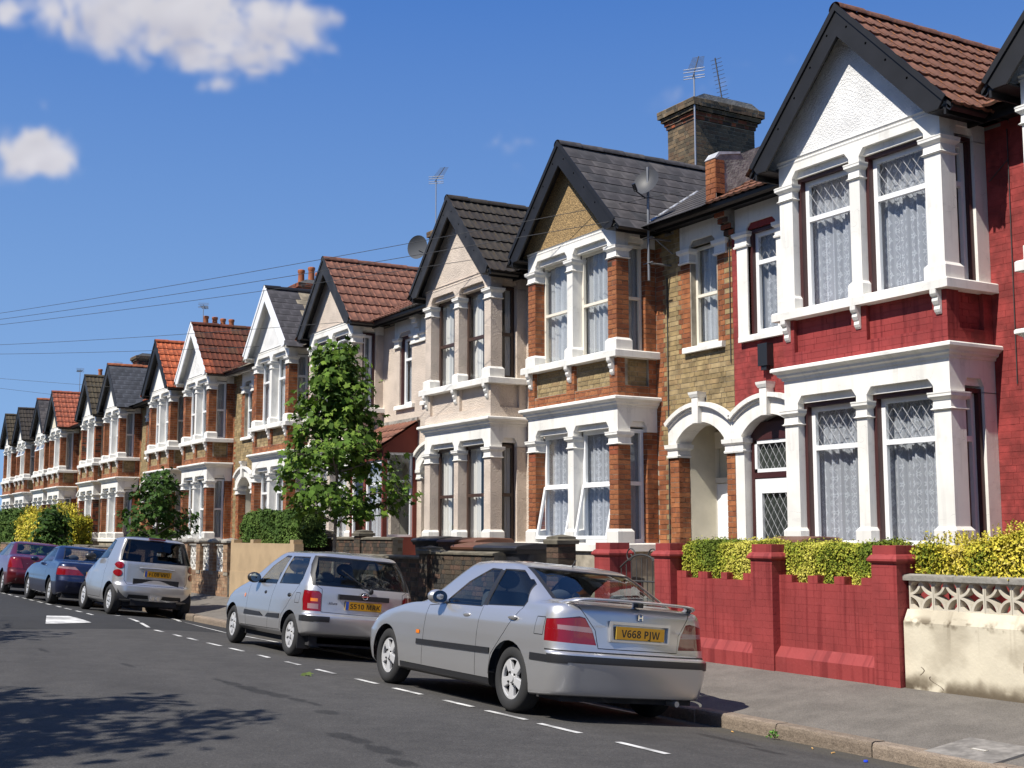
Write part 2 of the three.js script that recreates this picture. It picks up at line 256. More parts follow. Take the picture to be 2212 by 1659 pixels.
{
  const bay = thing('parking_bay_line', 'broken white line painted along the parked cars', 'road marking', [0, 0, 0]);
  const d = [[-7.36, -7.97], [-8.46, -9.06], [-9.3, -9.95], [-10.23, -10.78], [-11.26, -11.87], [-12.28, -12.83], [-13.4, -13.95], [-14.51, -14.97], [-15.56, -15.99], [-16.58, -17.13], [-17.51, -18.1], [-18.59, -19.1], [-19.45, -19.92], [-20.5, -20.96], [-21.35, -21.9], [-22.05, -22.65]];
  for (let x = -23.4; x > -40; x -= 1.03) d.push([x, x - 0.55]);
  for (const [a, b] of d) asMesh('dash', ribbon([[a, -5.62 + rr(-0.012, 0.012)], [b, -5.62 + rr(-0.012, 0.012)]], 0.062), lineMat, bay);
  solo('gutter_line', ribbon([[-10, -7.36], [-17.1, -7.3], [-18.9, -7.12], [-20.6, -7.0], [-21.5, -6.87], [-22.2, -6.7], [-22.7, -6.66], [-23.4, -6.75], [-24.4, -7.05], [-25.6, -7.3], [-27.5, -7.4]], 0.075), lineMat, 'thin white line painted beside the kerb, bending round the speed hump', 'road marking');
  const T4 = [[-21.71, -4.05], [-21.83, -4.8], [-23.0, -4.66], [-23.1, -4.32]], pos = [], N = 10, at = (s, t) => { const a = [lerp(T4[0][0], T4[3][0], s), lerp(T4[0][1], T4[3][1], s)], b = [lerp(T4[1][0], T4[2][0], s), lerp(T4[1][1], T4[2][1], s)], x = lerp(a[0], b[0], t), z = lerp(a[1], b[1], t); return [x, roadY(x, z) + 0.008, z]; };
  for (let i = 0; i < N; i++) pos.push(...at(i / N, 0), ...at(i / N, 1), ...at((i + 1) / N, 0), ...at((i + 1) / N, 0), ...at(i / N, 1), ...at((i + 1) / N, 1));
  const g = new THREE.BufferGeometry(); g.setAttribute('position', new THREE.Float32BufferAttribute(pos, 3)); g.computeVertexNormals();
  solo('hump_marking', uvw(g), lineMat, 'solid white wedge painted on the slope of the speed hump', 'road marking');
}

// ================================================================ bricks
const COURSE = 0.0755, JOINT = 0.009;
const tones = {
  stock: [[0.38, 0.275, 0.13], [0.42, 0.31, 0.15], [0.34, 0.245, 0.115], [0.34, 0.25, 0.12], [0.43, 0.32, 0.165], [0.30, 0.22, 0.108], [0.38, 0.265, 0.13]],
  red: [[0.36, 0.125, 0.046], [0.39, 0.14, 0.052], [0.33, 0.11, 0.041], [0.41, 0.155, 0.06], [0.28, 0.092, 0.037]],
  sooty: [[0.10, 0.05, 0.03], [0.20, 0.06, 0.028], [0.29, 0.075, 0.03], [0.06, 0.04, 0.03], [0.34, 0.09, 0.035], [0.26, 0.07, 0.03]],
  grime: [[0.06, 0.048, 0.034], [0.085, 0.062, 0.04], [0.045, 0.04, 0.033], [0.11, 0.07, 0.045], [0.13, 0.075, 0.05]],
  paint: [[0.33, 0.047, 0.043], [0.34, 0.05, 0.046], [0.32, 0.045, 0.041], [0.33, 0.049, 0.045]],
  wallpaint: [[0.29, 0.042, 0.041], [0.30, 0.046, 0.044], [0.275, 0.039, 0.038], [0.295, 0.044, 0.043]],
  chimney: [[0.13, 0.1, 0.062], [0.17, 0.125, 0.075], [0.1, 0.078, 0.05], [0.2, 0.14, 0.08], [0.15, 0.095, 0.055]],
  tan: [[0.36, 0.22, 0.13], [0.40, 0.25, 0.15], [0.33, 0.19, 0.11], [0.42, 0.28, 0.17]],
};
const brickMats = {};
function brickMat(tone, k) { const key = tone + k; return brickMats[key] ??= std(L(...tones[tone][k]), { map: T.grain, bumpMap: T.fineBump, bumpScale: 0.001, roughness: tone.includes('paint') ? 0.7 : 0.95 }); }
// courses of bricks on a plane: axis 'z' (facing +-z, running along x) or 'x' (facing +-x, running along z)
function courses(list, axis, u0, u1, y0, y1, p, n, tone, o = {}) {
  const depth = o.depth ?? 0.05, j = o.joint ?? JOINT, wob = o.wob ?? 0.002;
  let r = Math.round((y0 - 0.1) / COURSE);
  for (let y = y0; y < y1 - 0.02; y += COURSE, r++) {
    const h = Math.min(COURSE, y1 - y) - j;
    let gaps = o.holes ? o.holes(y + COURSE / 2) : []; gaps = gaps.slice().sort((a, b) => a[0] - b[0]);
    const spans = []; let a = u0; for (const [g0, g1] of gaps) { if (g0 > a) spans.push([a, Math.min(g0, u1)]); a = Math.max(a, g1); } if (a < u1) spans.push([a, u1]);
    for (const [s0, s1] of spans) {
      if (s1 - s0 < 0.03) continue;
      let u = s0 - (r % 2 ? 0.16 : 0.0) + (o.fit ? 0.16 * (r % 2) : 0), k = r % 2;
      if (o.fit && s1 - s0 < 0.3) { const q = r % 2 ? [[s0, s1]] : [[s0, s0 + (s1 - s0) * 0.5], [s0 + (s1 - s0) * 0.5, s1]]; for (const [c0, c1] of q) put(c0, c1); continue; }
      while (u < s1 - 0.01) { const w = k % 2 ? 0.112 : 0.225; const c0 = Math.max(u, s0), c1 = Math.min(u + w, s1); if (c1 - c0 > 0.035) put(c0, c1); u += w; k++; }
      function put(c0, c1) {
        const w = c1 - c0 - j, cu = (c0 + c1) / 2, off = rr(-wob, wob), cp = p - n * (depth / 2) + n * off, t = typeof tone === 'function' ? tone(cu, y) : tone;
        list.push(axis === 'z' ? { x: cu, y: y + h / 2, z: cp, sx: w, sy: h, sz: depth, t } : { x: cp, y: y + h / 2, z: cu, sx: depth, sy: h, sz: w, t });
      }
    }
  }
}
const unitBox = uvw(new THREE.BoxGeometry(1, 1, 1).toNonIndexed());
const paintMats = { paint: [0, 1, 2].map((i) => std(L(0.36 + 0.012 * i, 0.05 + 0.003 * i, 0.046 + 0.003 * i), { map: T.faded, roughness: 0.72, bumpMap: T.fineBump, bumpScale: 0.0012 })) };
paintMats.wallpaint = [0, 1, 2].map((i) => std(L(0.375 + 0.012 * i, 0.06 + 0.003 * i, 0.056 + 0.003 * i), { map: T.faded, roughness: 0.68, bumpMap: T.fineBump, bumpScale: 0.0012 }));
function layBricks(parent, list, singles, s = 1, name = 'brick') {   // the first `singles` bricks one by one, the rest joined
  const rest = [];
  list.forEach((b, i) => {
    if (i < singles && paintMats[b.t]) { const g = new THREE.BoxGeometry(b.sx, b.sy, b.sz).toNonIndexed(); g.translate(b.x * s, b.y, b.z); uvw(g); g.translate(-b.x * s, -b.y, -b.z); const m = asMesh(name, g, paintMats[b.t][Math.floor(rnd() * 3)], parent); m.position.set(b.x * s, b.y, b.z); } else if (i < singles) { const m = asMesh(name, unitBox, brickMat(b.t, Math.floor(rnd() * tones[b.t].length)), parent); m.position.set(b.x * s, b.y, b.z); m.scale.set(b.sx, b.sy, b.sz); } else {
      const g = box(b.x * s - b.sx / 2, b.x * s + b.sx / 2, b.y - b.sy / 2, b.y + b.sy / 2, b.z - b.sz / 2, b.z + b.sz / 2); rest.push(tint(g, L(...pick(tones[b.t]))));
    }
  });
  if (rest.length) { const m = asMesh(singles ? 'further_' + name + 's' : name + 'work', mergeAll(rest), M.bricks, parent); m.userData.kind = 'stuff'; }
}

// ================================================================ houses
// One builder for the terrace. Local frame: x = 0 the bay's middle, z = 0 the main wall, y = 0 the road; the door is on the -x side and s = -1 mirrors it.
const F = 0.75, BW = 1.305, PARTY = 3.07;
const APEX = 7.93, EAVE = 6.28, SL = (APEX - EAVE) / 1.6, MAINSL = 0.55;
const TH = Math.atan(SL);
// roof coverings
function romanTile() {   // interlocking double-roll tile: x across, y up from the roof, z down the slope
  const w = 0.332, l = 0.41, n = 12, top = [], pos = [];
  for (let i = 0; i <= n; i++) { const u = i / n; top.push([u * w, 0.012 + 0.015 * Math.pow(Math.max(0, Math.sin((u * 2 + 0.18) * Math.PI * 2 * 0.5 * 2 - 0.6)), 1.3)]); }
  const q = (a, b, c, d) => pos.push(...a, ...c, ...b, ...a, ...d, ...c);
  for (let i = 0; i < n; i++) { const [x0, h0] = top[i], [x1, h1] = top[i + 1]; q([x0, h0, 0], [x1, h1, 0], [x1, h1, l], [x0, h0, l]); q([x0, h0, l], [x1, h1, l], [x1, h1 - 0.032, l - 0.002], [x0, h0 - 0.032, l - 0.002]); }
  const g = new THREE.BufferGeometry(); g.setAttribute('position', new THREE.Float32BufferAttribute(pos, 3)); g.computeVertexNormals(); return uvw(g);
}
function slateTile() { return uvw(new THREE.BoxGeometry(0.297, 0.009, 0.44).toNonIndexed().translate(0.15, 0.01, 0.22)); }
const TILE = romanTile(), SLATE = slateTile();
const roofKinds = {
  redBrown: { tile: true, cols: [[0.24, 0.108, 0.07], [0.25, 0.114, 0.075], [0.23, 0.102, 0.066]], moss: 0.5 },
  slate: { tile: false, cols: [[0.055, 0.05, 0.052], [0.065, 0.058, 0.058], [0.048, 0.044, 0.046], [0.075, 0.068, 0.066], [0.042, 0.04, 0.042]] },
  mossDark: { tile: true, cols: [[0.052, 0.042, 0.036], [0.06, 0.05, 0.04], [0.045, 0.037, 0.032]], moss: 1 },
  brown: { tile: true, cols: [[0.17, 0.072, 0.046], [0.18, 0.077, 0.05], [0.16, 0.068, 0.043]] },
  tanSlate: { tile: false, cols: [[0.26, 0.22, 0.155], [0.30, 0.25, 0.18], [0.24, 0.2, 0.14]] },
  oldRed: { tile: true, cols: [[0.17, 0.045, 0.02], [0.12, 0.036, 0.018], [0.20, 0.055, 0.026], [0.14, 0.06, 0.03]], moss: 1 },
  orange: { tile: true, cols: [[0.36, 0.085, 0.03], [0.39, 0.095, 0.034], [0.34, 0.08, 0.03]] },
  darkSlate: { tile: false, cols: [[0.045, 0.05, 0.06], [0.052, 0.057, 0.068], [0.04, 0.044, 0.053]] },
  mossBrown: { tile: true, cols: [[0.085, 0.068, 0.04], [0.10, 0.082, 0.05], [0.07, 0.056, 0.036]], moss: 1 },
  red: { tile: true, cols: [[0.27, 0.075, 0.038], [0.30, 0.085, 0.044], [0.25, 0.07, 0.036]] },
};
const lichenTex = texture(256, 256, 1.1, (u, v) => { const k = 0.78 + 0.4 * (fbm(u * 12, v * 12, 4, 12, 51) - 0.5), m = fbm(u * 20, v * 20, 3, 20, 52); return m > 0.72 ? [225, 205, 150] : m < 0.26 ? [170 * k, 178 * k, 140 * k] : [235 * k, 230 * k, 225 * k]; });
for (const k of Object.values(roofKinds)) k.mats = k.cols.map((c) => std(L(...c).multiplyScalar(1.3), { map: k.moss ? lichenTex : T.grain, bumpMap: T.fineBump, bumpScale: 0.0012, roughness: 0.92 }));
const bm = new THREE.Matrix4();
function placeTile(parent, geo, mat, o, ea, en, el, name = 'tile') {
  const m = asMesh(name, geo, mat, parent);
  bm.makeBasis(ea, en, el).setPosition(o); bm.decompose(m.position, m.quaternion, m.scale); return m;
}

function windowUnit(house, x, y, z, w, h, o) {   // opening from (x - w/2, y) to (x + w/2, y + h), face at z; ry turns it to a side
  const g = sub('window', house, [x, y, z]); if (o.ry) g.rotation.y = o.ry;
  const fw = o.fw ?? 0.055, d = 0.05, fz = -(o.set ?? 0.1), fr = [], H = h, hw = w / 2, bars = o.bars ?? [];
  if (o.reveal) asMesh('reveal', [box(-hw, -hw + 0.05, 0, H, fz - 0.02, -0.02), box(hw - 0.05, hw, 0, H, fz - 0.02, -0.02), box(-hw + 0.05, hw - 0.05, H - 0.05, H, fz - 0.02, -0.02)], o.reveal, g);
  const e = o.reveal ? 0.05 : 0, x0 = -hw + e, x1 = hw - e, y1 = H - e;
  fr.push(box(x0, x0 + fw, 0, y1, fz - d, fz), box(x1 - fw, x1, 0, y1, fz - d, fz), box(x0 + fw, x1 - fw, y1 - fw, y1, fz - d, fz), box(x0 + fw, x1 - fw, 0, fw, fz - d, fz));
  const cuts = [fw, ...bars.map((b) => b * y1), y1 - fw];
  bars.forEach((b) => fr.push(box(x0 + fw, x1 - fw, b * y1 - fw * 0.5, b * y1 + fw * 0.5, fz - d - 0.004, fz + 0.006)));
  asMesh('frame', fr, o.frame, g);
  for (let i = 0; i < cuts.length - 1; i++) {
    const a = cuts[i] + (i ? fw * 0.5 : 0), b = cuts[i + 1] - (i < cuts.length - 2 ? fw * 0.5 : 0), open = i === 0 ? o.openBottom : i === cuts.length - 2 ? o.openTop : 0, set = o.sash && i === 0 ? 0.03 : 0;
    if (open) {   // a casement hung at its top, swung out
      const cw = x1 - x0 - fw * 1.2, ch = b - a + fw * 0.8, t = 0.05;
      const f = asMesh('casement_frame', [box(-cw / 2, -cw / 2 + t, -ch, 0, 0, 0.04), box(cw / 2 - t, cw / 2, -ch, 0, 0, 0.04), box(-cw / 2 + t, cw / 2 - t, -t, 0, 0, 0.04), box(-cw / 2 + t, cw / 2 - t, -ch, -ch + t, 0, 0.04)], o.frame, g);
      const p = asMesh('casement_pane', new THREE.PlaneGeometry(cw - 2 * t, ch - 2 * t).translate(0, -ch / 2, 0.02), M.glass, g);
      for (const q of [f, p]) { q.position.set((x0 + x1) / 2, b + fw * 0.4, fz + 0.004); q.rotation.x = -open; }
    } else asMesh('pane', new THREE.PlaneGeometry(x1 - x0 - 2 * fw, b - a).translate((x0 + x1) / 2, (a + b) / 2, fz - 0.02 - set), M.glass, g);
    if (o.lattice && i === cuts.length - 2 || o.lattice === 'all') {   // diamond leading stuck to the glass
      const bars2 = [], W = x1 - x0 - 2 * fw, hh = b - a, st = o.dia ?? 0.14, sl = 1.35, lz = fz - 0.016;
      for (let c = -hh / sl; c < W; c += st) for (const dir of [1, -1]) {
        let p = [c, 0], q = [c + hh / sl, hh]; if (p[0] < 0) p = [0, -c * sl]; if (q[0] > W) q = [W, (W - c) * sl]; if (q[0] - p[0] < 0.01 || p[1] >= hh) continue;
        const fx = (v) => dir > 0 ? x0 + fw + v : x1 - fw - v; bars2.push(rod([fx(p[0]), a + p[1], lz], [fx(q[0]), a + q[1], lz], 0.004, 4));
      }
      if (bars2.length) asMesh('lead_lattice', bars2, M.lead, g);
    }
  }
  if (o.curtain) {
    const W = x1 - x0, n = 60, cz = fz - 0.12, lo = 0.02, hi = y1 - 0.03, parts = o.curtain === 'lace' || o.curtain === 'net' ? [[x0, x1]] : [[x0, lerp(x0, x1, 0.34)], [lerp(x0, x1, 0.62), x1]];
    parts.forEach(([a, b]) => { const ph = rnd() * 9, c = sheet(0, 1, n, 0, 1, 6, () => 0), P = c.attributes.position, U = c.attributes.uv; for (let i = 0; i < P.count; i++) { const u = P.getX(i), v = P.getZ(i), xx = lerp(a, b, u); P.setXYZ(i, xx, lerp(lo, hi, v), cz + 0.026 * Math.sin(xx * 36 + ph + Math.sin(xx * 9 + ph) * 2) + 0.012 * Math.sin(xx * 91 + ph)); U.setXY(i, xx * 1.25 + ph, lerp(lo, hi, v) + ph); } c.computeVertexNormals(); asMesh('curtain', c, M[o.curtain] ?? M.cloth, g); });
  }
  return g;
}
const arcPts = (x0, x1, y0, yc, n = 14) => { const c = x1 - x0, r = ((c / 2) ** 2 + (yc - y0) ** 2) / (2 * (yc - y0)), cx = (x0 + x1) / 2, cy = yc - r, a = Math.asin(c / 2 / r), out = []; for (let i = 0; i <= n; i++) { const t = lerp(-a, a, i / n); out.push([cx + r * Math.sin(t), cy + r * Math.cos(t)]); } return out; };

function buildHouse(o) {
  const PARTY = o.party, BP = o.bayParty, AC = -PARTY + 0.74;
  const s = o.s, house = thing('terraced_house', o.label, 'house', [o.x, 0, ZW], 'houses of the terrace');
  const put = (name, geo, mat, parent = house) => { let g = Array.isArray(geo) ? mergeAll(geo) : geo; if (s < 0) g = mirrorX(g); return asMesh(name, g, mat, parent); };
  const X = (x) => s * x, pil = o.pillar, trim = o.trim, near = o.near;
  const list = [];                                      // bricks of this house
  const brick = o.brick;                                // {main, dress, single}
  const bayPath = rectPath(-BW, BW, 0, F);
  // --- interior
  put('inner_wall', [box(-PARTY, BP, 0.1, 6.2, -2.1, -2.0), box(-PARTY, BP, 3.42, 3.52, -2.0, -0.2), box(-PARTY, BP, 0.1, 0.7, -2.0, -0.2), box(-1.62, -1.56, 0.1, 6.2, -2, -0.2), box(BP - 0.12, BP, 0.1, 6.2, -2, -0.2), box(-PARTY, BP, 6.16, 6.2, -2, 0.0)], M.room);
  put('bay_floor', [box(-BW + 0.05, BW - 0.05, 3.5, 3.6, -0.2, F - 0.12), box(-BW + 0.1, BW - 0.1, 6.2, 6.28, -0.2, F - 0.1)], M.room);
  // --- main wall, door side and bay side, with openings
  const wx0 = -PARTY + 0.35, wx1 = -PARTY + 0.95, wy0 = 4.33, wy1 = 5.86, dx0 = -PARTY + 0.19, dx1 = -PARTY + 1.29;
  const arch = arcPts(dx0, dx1, 2.93, 3.19);
  const wallHoles = [[[wx0, wy0], [wx1, wy0], [wx1, wy1], [wx0, wy1]]];
  const outline = [[-PARTY, 0.1], [dx0 - 0.012, 0.1], ...arcPts(dx0 - 0.012, dx1 + 0.012, 2.935, 3.2), [dx1 + 0.012, 0.1], [-BW + 0.02, 0.1], [-BW + 0.02, EAVE + 0.04], [-PARTY, EAVE + 0.04]];
  const back = brick ? (brick.main === 'paint' ? 0.003 : 0.006) : 0;
  const wallG = extrude(outline, 0.22 - back, wallHoles); wallG.translate(0, 0, -0.22);
  const wallM = brick ? (brick.main.includes('paint') ? M.mortarRed : M.mortar) : o.render;
  const bayWall = box(BW - 0.02, BP, 0.1, EAVE + 0.04, -0.22, -back);
  put('wall', [wallG, bayWall], wallM);
  if (brick) {
    const hole = (y) => { const h = []; if (y > wy0 - 0.06 && y < wy1 + 0.2) h.push([wx0 - (y > wy1 - 0.05 ? 0.2 : 0.02), wx1 + (y > wy1 - 0.05 ? 0.2 : 0.02)]); if (y < 2.93) h.push([dx0, dx1]); else if (y < 3.5) { const t = clamp((3.46 - y) / 0.27), w = 0.74 * Math.sqrt(t) + 0.02; if (y < 3.47) h.push([AC - w, AC + w]); h.push([AC - 0.09, AC + 0.09]); } else if (y < 3.62) h.push([AC - 0.09, AC + 0.09]); return h; };
    const dress = (x, y) => (y > 4.2 && y < 5.9 && x > wx0 - 0.25 && x < wx1 + 0.28) || (y < 2.75 && (x > dx1 && x < dx1 + 0.24 || x < dx0)) || (x > -1.52 && y < 6) ? brick.dress : brick.main;
    courses(list, 'z', -PARTY, -BW, 1.1, EAVE - 0.02, 0, 1, dress, { holes: hole, joint: brick.joint });
    courses(list, 'z', BW, BP, 1.1, EAVE - 0.02, 0, 1, brick.main, { joint: brick.joint });
  }
  // --- bay: base, panels between the storeys
  const panelM = brick ? (brick.main.includes('paint') ? M.mortarRed : M.mortar) : o.render, c0 = back;
  put('bay_base', box(-BW, BW, 0.1, 1.30, 0, F), brick ? wallM : o.render);
  put('bay_sill', sweep(bayPath, [[-0.1, 1.295], [0.05, 1.295], [0.05, 1.40], [0.03, 1.42], [-0.1, 1.42]]), trim);
  put('bay_panel', [box(-BW + 0.06, BW - 0.06, 3.62, 4.28, 0, F - 0.06), ...[[-BW, -1.1], [-0.12, 0.12], [1.1, BW]].map(([a, b]) => box(a + c0, b - c0, 3.63, 4.26, F - 0.2, F - c0)), box(-1.1, -0.12, 3.63, 3.83, F - 0.2, F - c0), box(0.12, 1.1, 3.63, 3.83, F - 0.2, F - c0),
    ...[-1, 1].flatMap((k) => [box(k * (BW - 0.1), k * (BW - c0), 3.63, 4.26, 0, 0.15), box(k * (BW - 0.1), k * (BW - c0), 3.63, 3.83, 0.15, F - 0.2)])], panelM);
  if (brick) {
    const dress = brick.dress;
    for (const [a, b] of [[-BW, -1.1], [-0.12, 0.12], [1.1, BW]]) courses(list, 'z', a, b, 3.645, 4.25, F, 1, dress, { fit: true, joint: brick.joint });
    for (const [a, b] of [[-1.1, -0.12], [0.12, 1.1]]) { courses(list, 'z', a, b, 3.645, 3.83, F, 1, dress, { joint: brick.joint }); courses(list, 'z', a, b, 3.83, 4.25, F - 0.054, 1, brick.panel ?? brick.main, { joint: brick.joint }); }
    for (const k of [-1, 1]) { courses(list, 'x', 0.6, F, 3.645, 4.25, k * BW, k, dress, { fit: true, joint: brick.joint }); courses(list, 'x', 0, 0.15, 3.645, 4.25, k * BW, k, dress, { fit: true, joint: brick.joint }); courses(list, 'x', 0.15, 0.6, 3.645, 3.83, k * BW, k, dress, { joint: brick.joint }); courses(list, 'x', 0.15, 0.6, 3.83, 4.25, k * (BW - 0.054), k, brick.panel ?? brick.main, { joint: brick.joint }); }
  }
  put('cornice', sweep(bayPath, [[-0.1, 3.485], [0.02, 3.485], [0.025, 3.515], [0.06, 3.535], [0.065, 3.56], [0.10, 3.585], [0.125, 3.60], [0.125, 3.632], [0.11, 3.647], [-0.1, 3.66]]), trim);
  put('upper_sill', sweep(bayPath, [[-0.12, 4.245], [0.10, 4.25], [0.10, 4.345], [0.085, 4.36], [-0.12, 4.375]]), trim);
  for (const bx of [-1.2, 0, 1.2]) { const g = extrude([[0, 0], [0.105, 0], [0.105, -0.05], [0.09, -0.075], [0.07, -0.09], [0.075, -0.13], [0.055, -0.165], [0.04, -0.18], [0.045, -0.22], [0.03, -0.25], [0.012, -0.27], [0, -0.27]], 0.085, [], 0.006); g.rotateY(-Math.PI / 2); g.translate(bx + 0.042, 4.247, F); put('bracket', g, trim); }
  // --- pillars with bases and capitals, lintels, windows
  const storeys = [{ b: 1.42, s: 1.63, c: 2.91, t: 3.11, top: 3.49, win: o.lower }, { b: 4.36, s: 4.55, c: 5.80, t: 6.0, top: 6.30, win: o.upper }];
  const PX = [[-BW, -1.07], [-0.083, 0.083], [1.07, BW]];
  storeys.forEach((S, si) => {
    PX.forEach(([a, b], i) => {
      const mid = i === 1, zb = F - (mid ? 0.2 : 0.235), whole = o.whitePillars || mid && !o.renderMid;
      const e = brick && !whole ? 0.006 : 0;
      const p = put('pillar', box(a + e, b - e, S.s - 0.02, S.c + 0.02, zb, F - e), whole ? trim : brick ? M.mortar : o.render);
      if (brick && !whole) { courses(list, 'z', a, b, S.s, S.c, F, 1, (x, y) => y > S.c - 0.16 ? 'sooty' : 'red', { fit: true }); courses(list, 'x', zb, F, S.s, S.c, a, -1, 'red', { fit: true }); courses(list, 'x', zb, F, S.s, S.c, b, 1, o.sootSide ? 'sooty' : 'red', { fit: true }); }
      const rp = rectPath(a, b, zb, F);
      put('pillar_base', sweep(rp, [[-0.08, S.b - 0.005], [0.035, S.b - 0.005], [0.035, S.s - 0.035], [0.004, S.s + 0.006], [-0.08, S.s + 0.006]], true), trim);
      put('capital', [sweep(rp, [[-0.07, S.c], [0.018, S.c], [0.03, S.c + 0.012], [0.008, S.c + 0.03], [0.004, S.c + 0.11], [0.03, S.c + 0.135], [0.045, S.c + 0.15], [0.045, S.c + 0.175], [0.05, S.c + 0.185], [0.05, S.t], [-0.07, S.t]], true), box(a + 0.02, b - 0.02, S.c, S.t, zb + 0.02, F - 0.02)], o.lowerCapDark && si === 0 && near > 8 ? M.black : trim);
    });
    // lintel: front with stopped notches over each light, sides likewise
    const y0 = S.t, n1 = y0 + 0.075, n2 = y0 + 0.165, y1 = S.top + (si ? 0 : 0.0);
    const fr = [[-BW, y0], [-1.07, y0], [-1.07, n1], [-1.0, n2], [-0.155, n2], [-0.083, n1], [-0.083, y0], [0.083, y0], [0.083, n1], [0.155, n2], [1.0, n2], [1.07, n1], [1.07, y0], [BW, y0], [BW, y1], [-BW, y1]];
    const g = extrude(fr, 0.16); g.translate(0, 0, F - 0.16);
    const hood = [box(-1.075, -0.08, n1, y1 - 0.02, F - 0.24, F - 0.065), box(0.08, 1.075, n1, y1 - 0.02, F - 0.24, F - 0.065)];
    const sides = [-1, 1].map((k) => { const q = extrude([[0, n1 - 0.07], [0.2, n1 - 0.07], [0.2, n1], [0.25, n2], [0.47, n2], [0.515, n1], [0.515, y0], [F - 0.16, y0], [F - 0.16, y1], [0, y1]], 0.12); q.rotateY(-Math.PI / 2); q.translate(k > 0 ? BW : -BW + 0.12, 0, 0); return q; });
    const sideHood = [-1, 1].map((k) => box(k * (BW - 0.2), k * (BW - 0.05), n1 + 0.01, y1 - 0.02, 0.1, 0.52));
    put('lintel', [g, ...hood, ...sides, ...sideHood], o.lintelRender && si ? o.render : trim);
    // side pilasters by the wall
    for (const k of [-1, 1]) { const e = brick && !o.whitePillars ? 0.006 : 0; put('pilaster', box(k * (BW - 0.2), k * (BW - e), S.b - 0.04, n1 - 0.06, 0, 0.2 - e), o.whitePillars ? trim : brick ? M.mortar : o.render); if (e) { courses(list, 'x', 0, 0.2, S.b, n1 - 0.07, k * BW, k, 'red', { fit: true }); courses(list, 'z', k > 0 ? BW - 0.2 : -BW, k > 0 ? BW : -BW + 0.2, S.b, n1 - 0.07, 0.2, 1, 'red', { fit: true }); } }
    const wd = { reveal: o.reveal, ...S.win }, H = n1 - S.b - 0.0;
    for (const k of [-1, 1]) windowUnit(house, X(k * (1.07 + 0.083) / 2), S.b + (si ? 0.01 : 0), F - 0.085, 0.985, H, { ...wd, openTop: wd.openTop, openBottom: wd.openBottom });
    for (const k of [-1, 1]) windowUnit(house, X(k * (BW - 0.02)), S.b, 0.3575, 0.315, H - 0.02, { ...wd, lattice: wd.lattice && false, openTop: 0, openBottom: 0, ry: k * s * Math.PI / 2, set: 0.08, curtain: wd.sideCurtain ?? wd.curtain });
  });
  // --- gable, barge boards
  const gm = put('gable', (() => { const g = extrude([[-1.5, 6.27], [1.5, 6.27], [1.5, EAVE + 0.06], [0, APEX - 0.06], [-1.5, EAVE + 0.06]], 0.12); g.translate(0, 0, F - 0.135); return g; })(), o.gable);
  put('gable_moulding', sweep([[BW + 0.02, F - 0.012], [-BW - 0.02, F - 0.012]], [[-0.03, 6.265], [0.014, 6.268], [0.02, 6.285], [0.012, 6.3], [0.018, 6.315], [0.03, 6.33], [-0.03, 6.335]]), o.lintelRender ? o.render : trim);
  const nrm = [Math.sin(TH), Math.cos(TH)], dir = [Math.cos(TH), -Math.sin(TH)];
  for (const k of [-1, 1]) {
    const P = (l, d) => [k * (dir[0] * l - nrm[0] * d), APEX + 0.02 + dir[1] * l - nrm[1] * d], Ln = 2.26, wdt = o.bargeW ?? 0.27;
    const pts = [[0, APEX + 0.02], P(Ln, 0), P(Ln + 0.02, wdt * 0.55), P(Ln - 0.1, wdt), [0, APEX + 0.02 - wdt / Math.cos(TH)]];
    const holes = o.holes ? [0.35, 0.78, 1.2, 1.64].map((l) => { const [hx, hy] = P(l, wdt * 0.42); return Array.from({ length: 8 }, (_, i) => [hx + 0.017 * Math.cos(i * Math.PI / 4), hy + 0.017 * Math.sin(i * Math.PI / 4)]); }) : [];
    const b = extrude(k > 0 ? pts : pts.slice().reverse(), 0.03, holes); b.translate(0, 0, F + 0.19);
    const cap = extrude(((q) => k > 0 ? q : q.reverse())([[0, APEX + 0.05], P(Ln + 0.02, -0.02), P(Ln + 0.02, 0.045), [0, APEX + 0.02 - 0.045 / Math.cos(TH)]]), 0.02); cap.translate(0, 0, F + 0.22);
    put('barge_board', [b, cap], o.barge);
  }
  // --- roofs: decks, tiles, ridge, gutters
  const roof = sub('roof', house), kind = roofKinds[o.roof], under = o.deck ?? M.black;
  { const dk = extrude([[-1.64, EAVE - 0.045], [0, APEX - 0.02], [1.64, EAVE - 0.045], [1.64, EAVE - 0.09], [0, APEX - 0.075], [-1.64, EAVE - 0.09]], F + 0.2 + 4.2); dk.translate(0, 0, -4.2); put('roof_deck', dk, under, roof); }
  const mz0 = 0.34, my0 = EAVE + 0.02, ridgeZ = mz0 - (APEX - my0 - 0.02) / MAINSL, RY = my0 + (mz0 - ridgeZ) * MAINSL;
  { const d2 = extrude([[mz0, my0 - 0.03], [mz0, my0 - 0.07], [ridgeZ, RY - 0.09], [2 * ridgeZ - mz0, my0 - 0.07], [2 * ridgeZ - mz0, my0 - 0.03], [ridgeZ, RY - 0.03]], PARTY + BP); d2.rotateY(-Math.PI / 2); d2.translate(BP, 0, 0); put('main_deck', d2, under, roof); }
  const geo = kind.tile ? TILE : SLATE, gw = kind.tile ? 0.3 : 0.3, gauge = kind.tile ? 0.335 : 0.262, tilt = kind.tile ? 0.082 : 0.032, lift = 0.0;
  const mainYat = (z) => my0 + (mz0 - z) * MAINSL;
  const hidden = [];
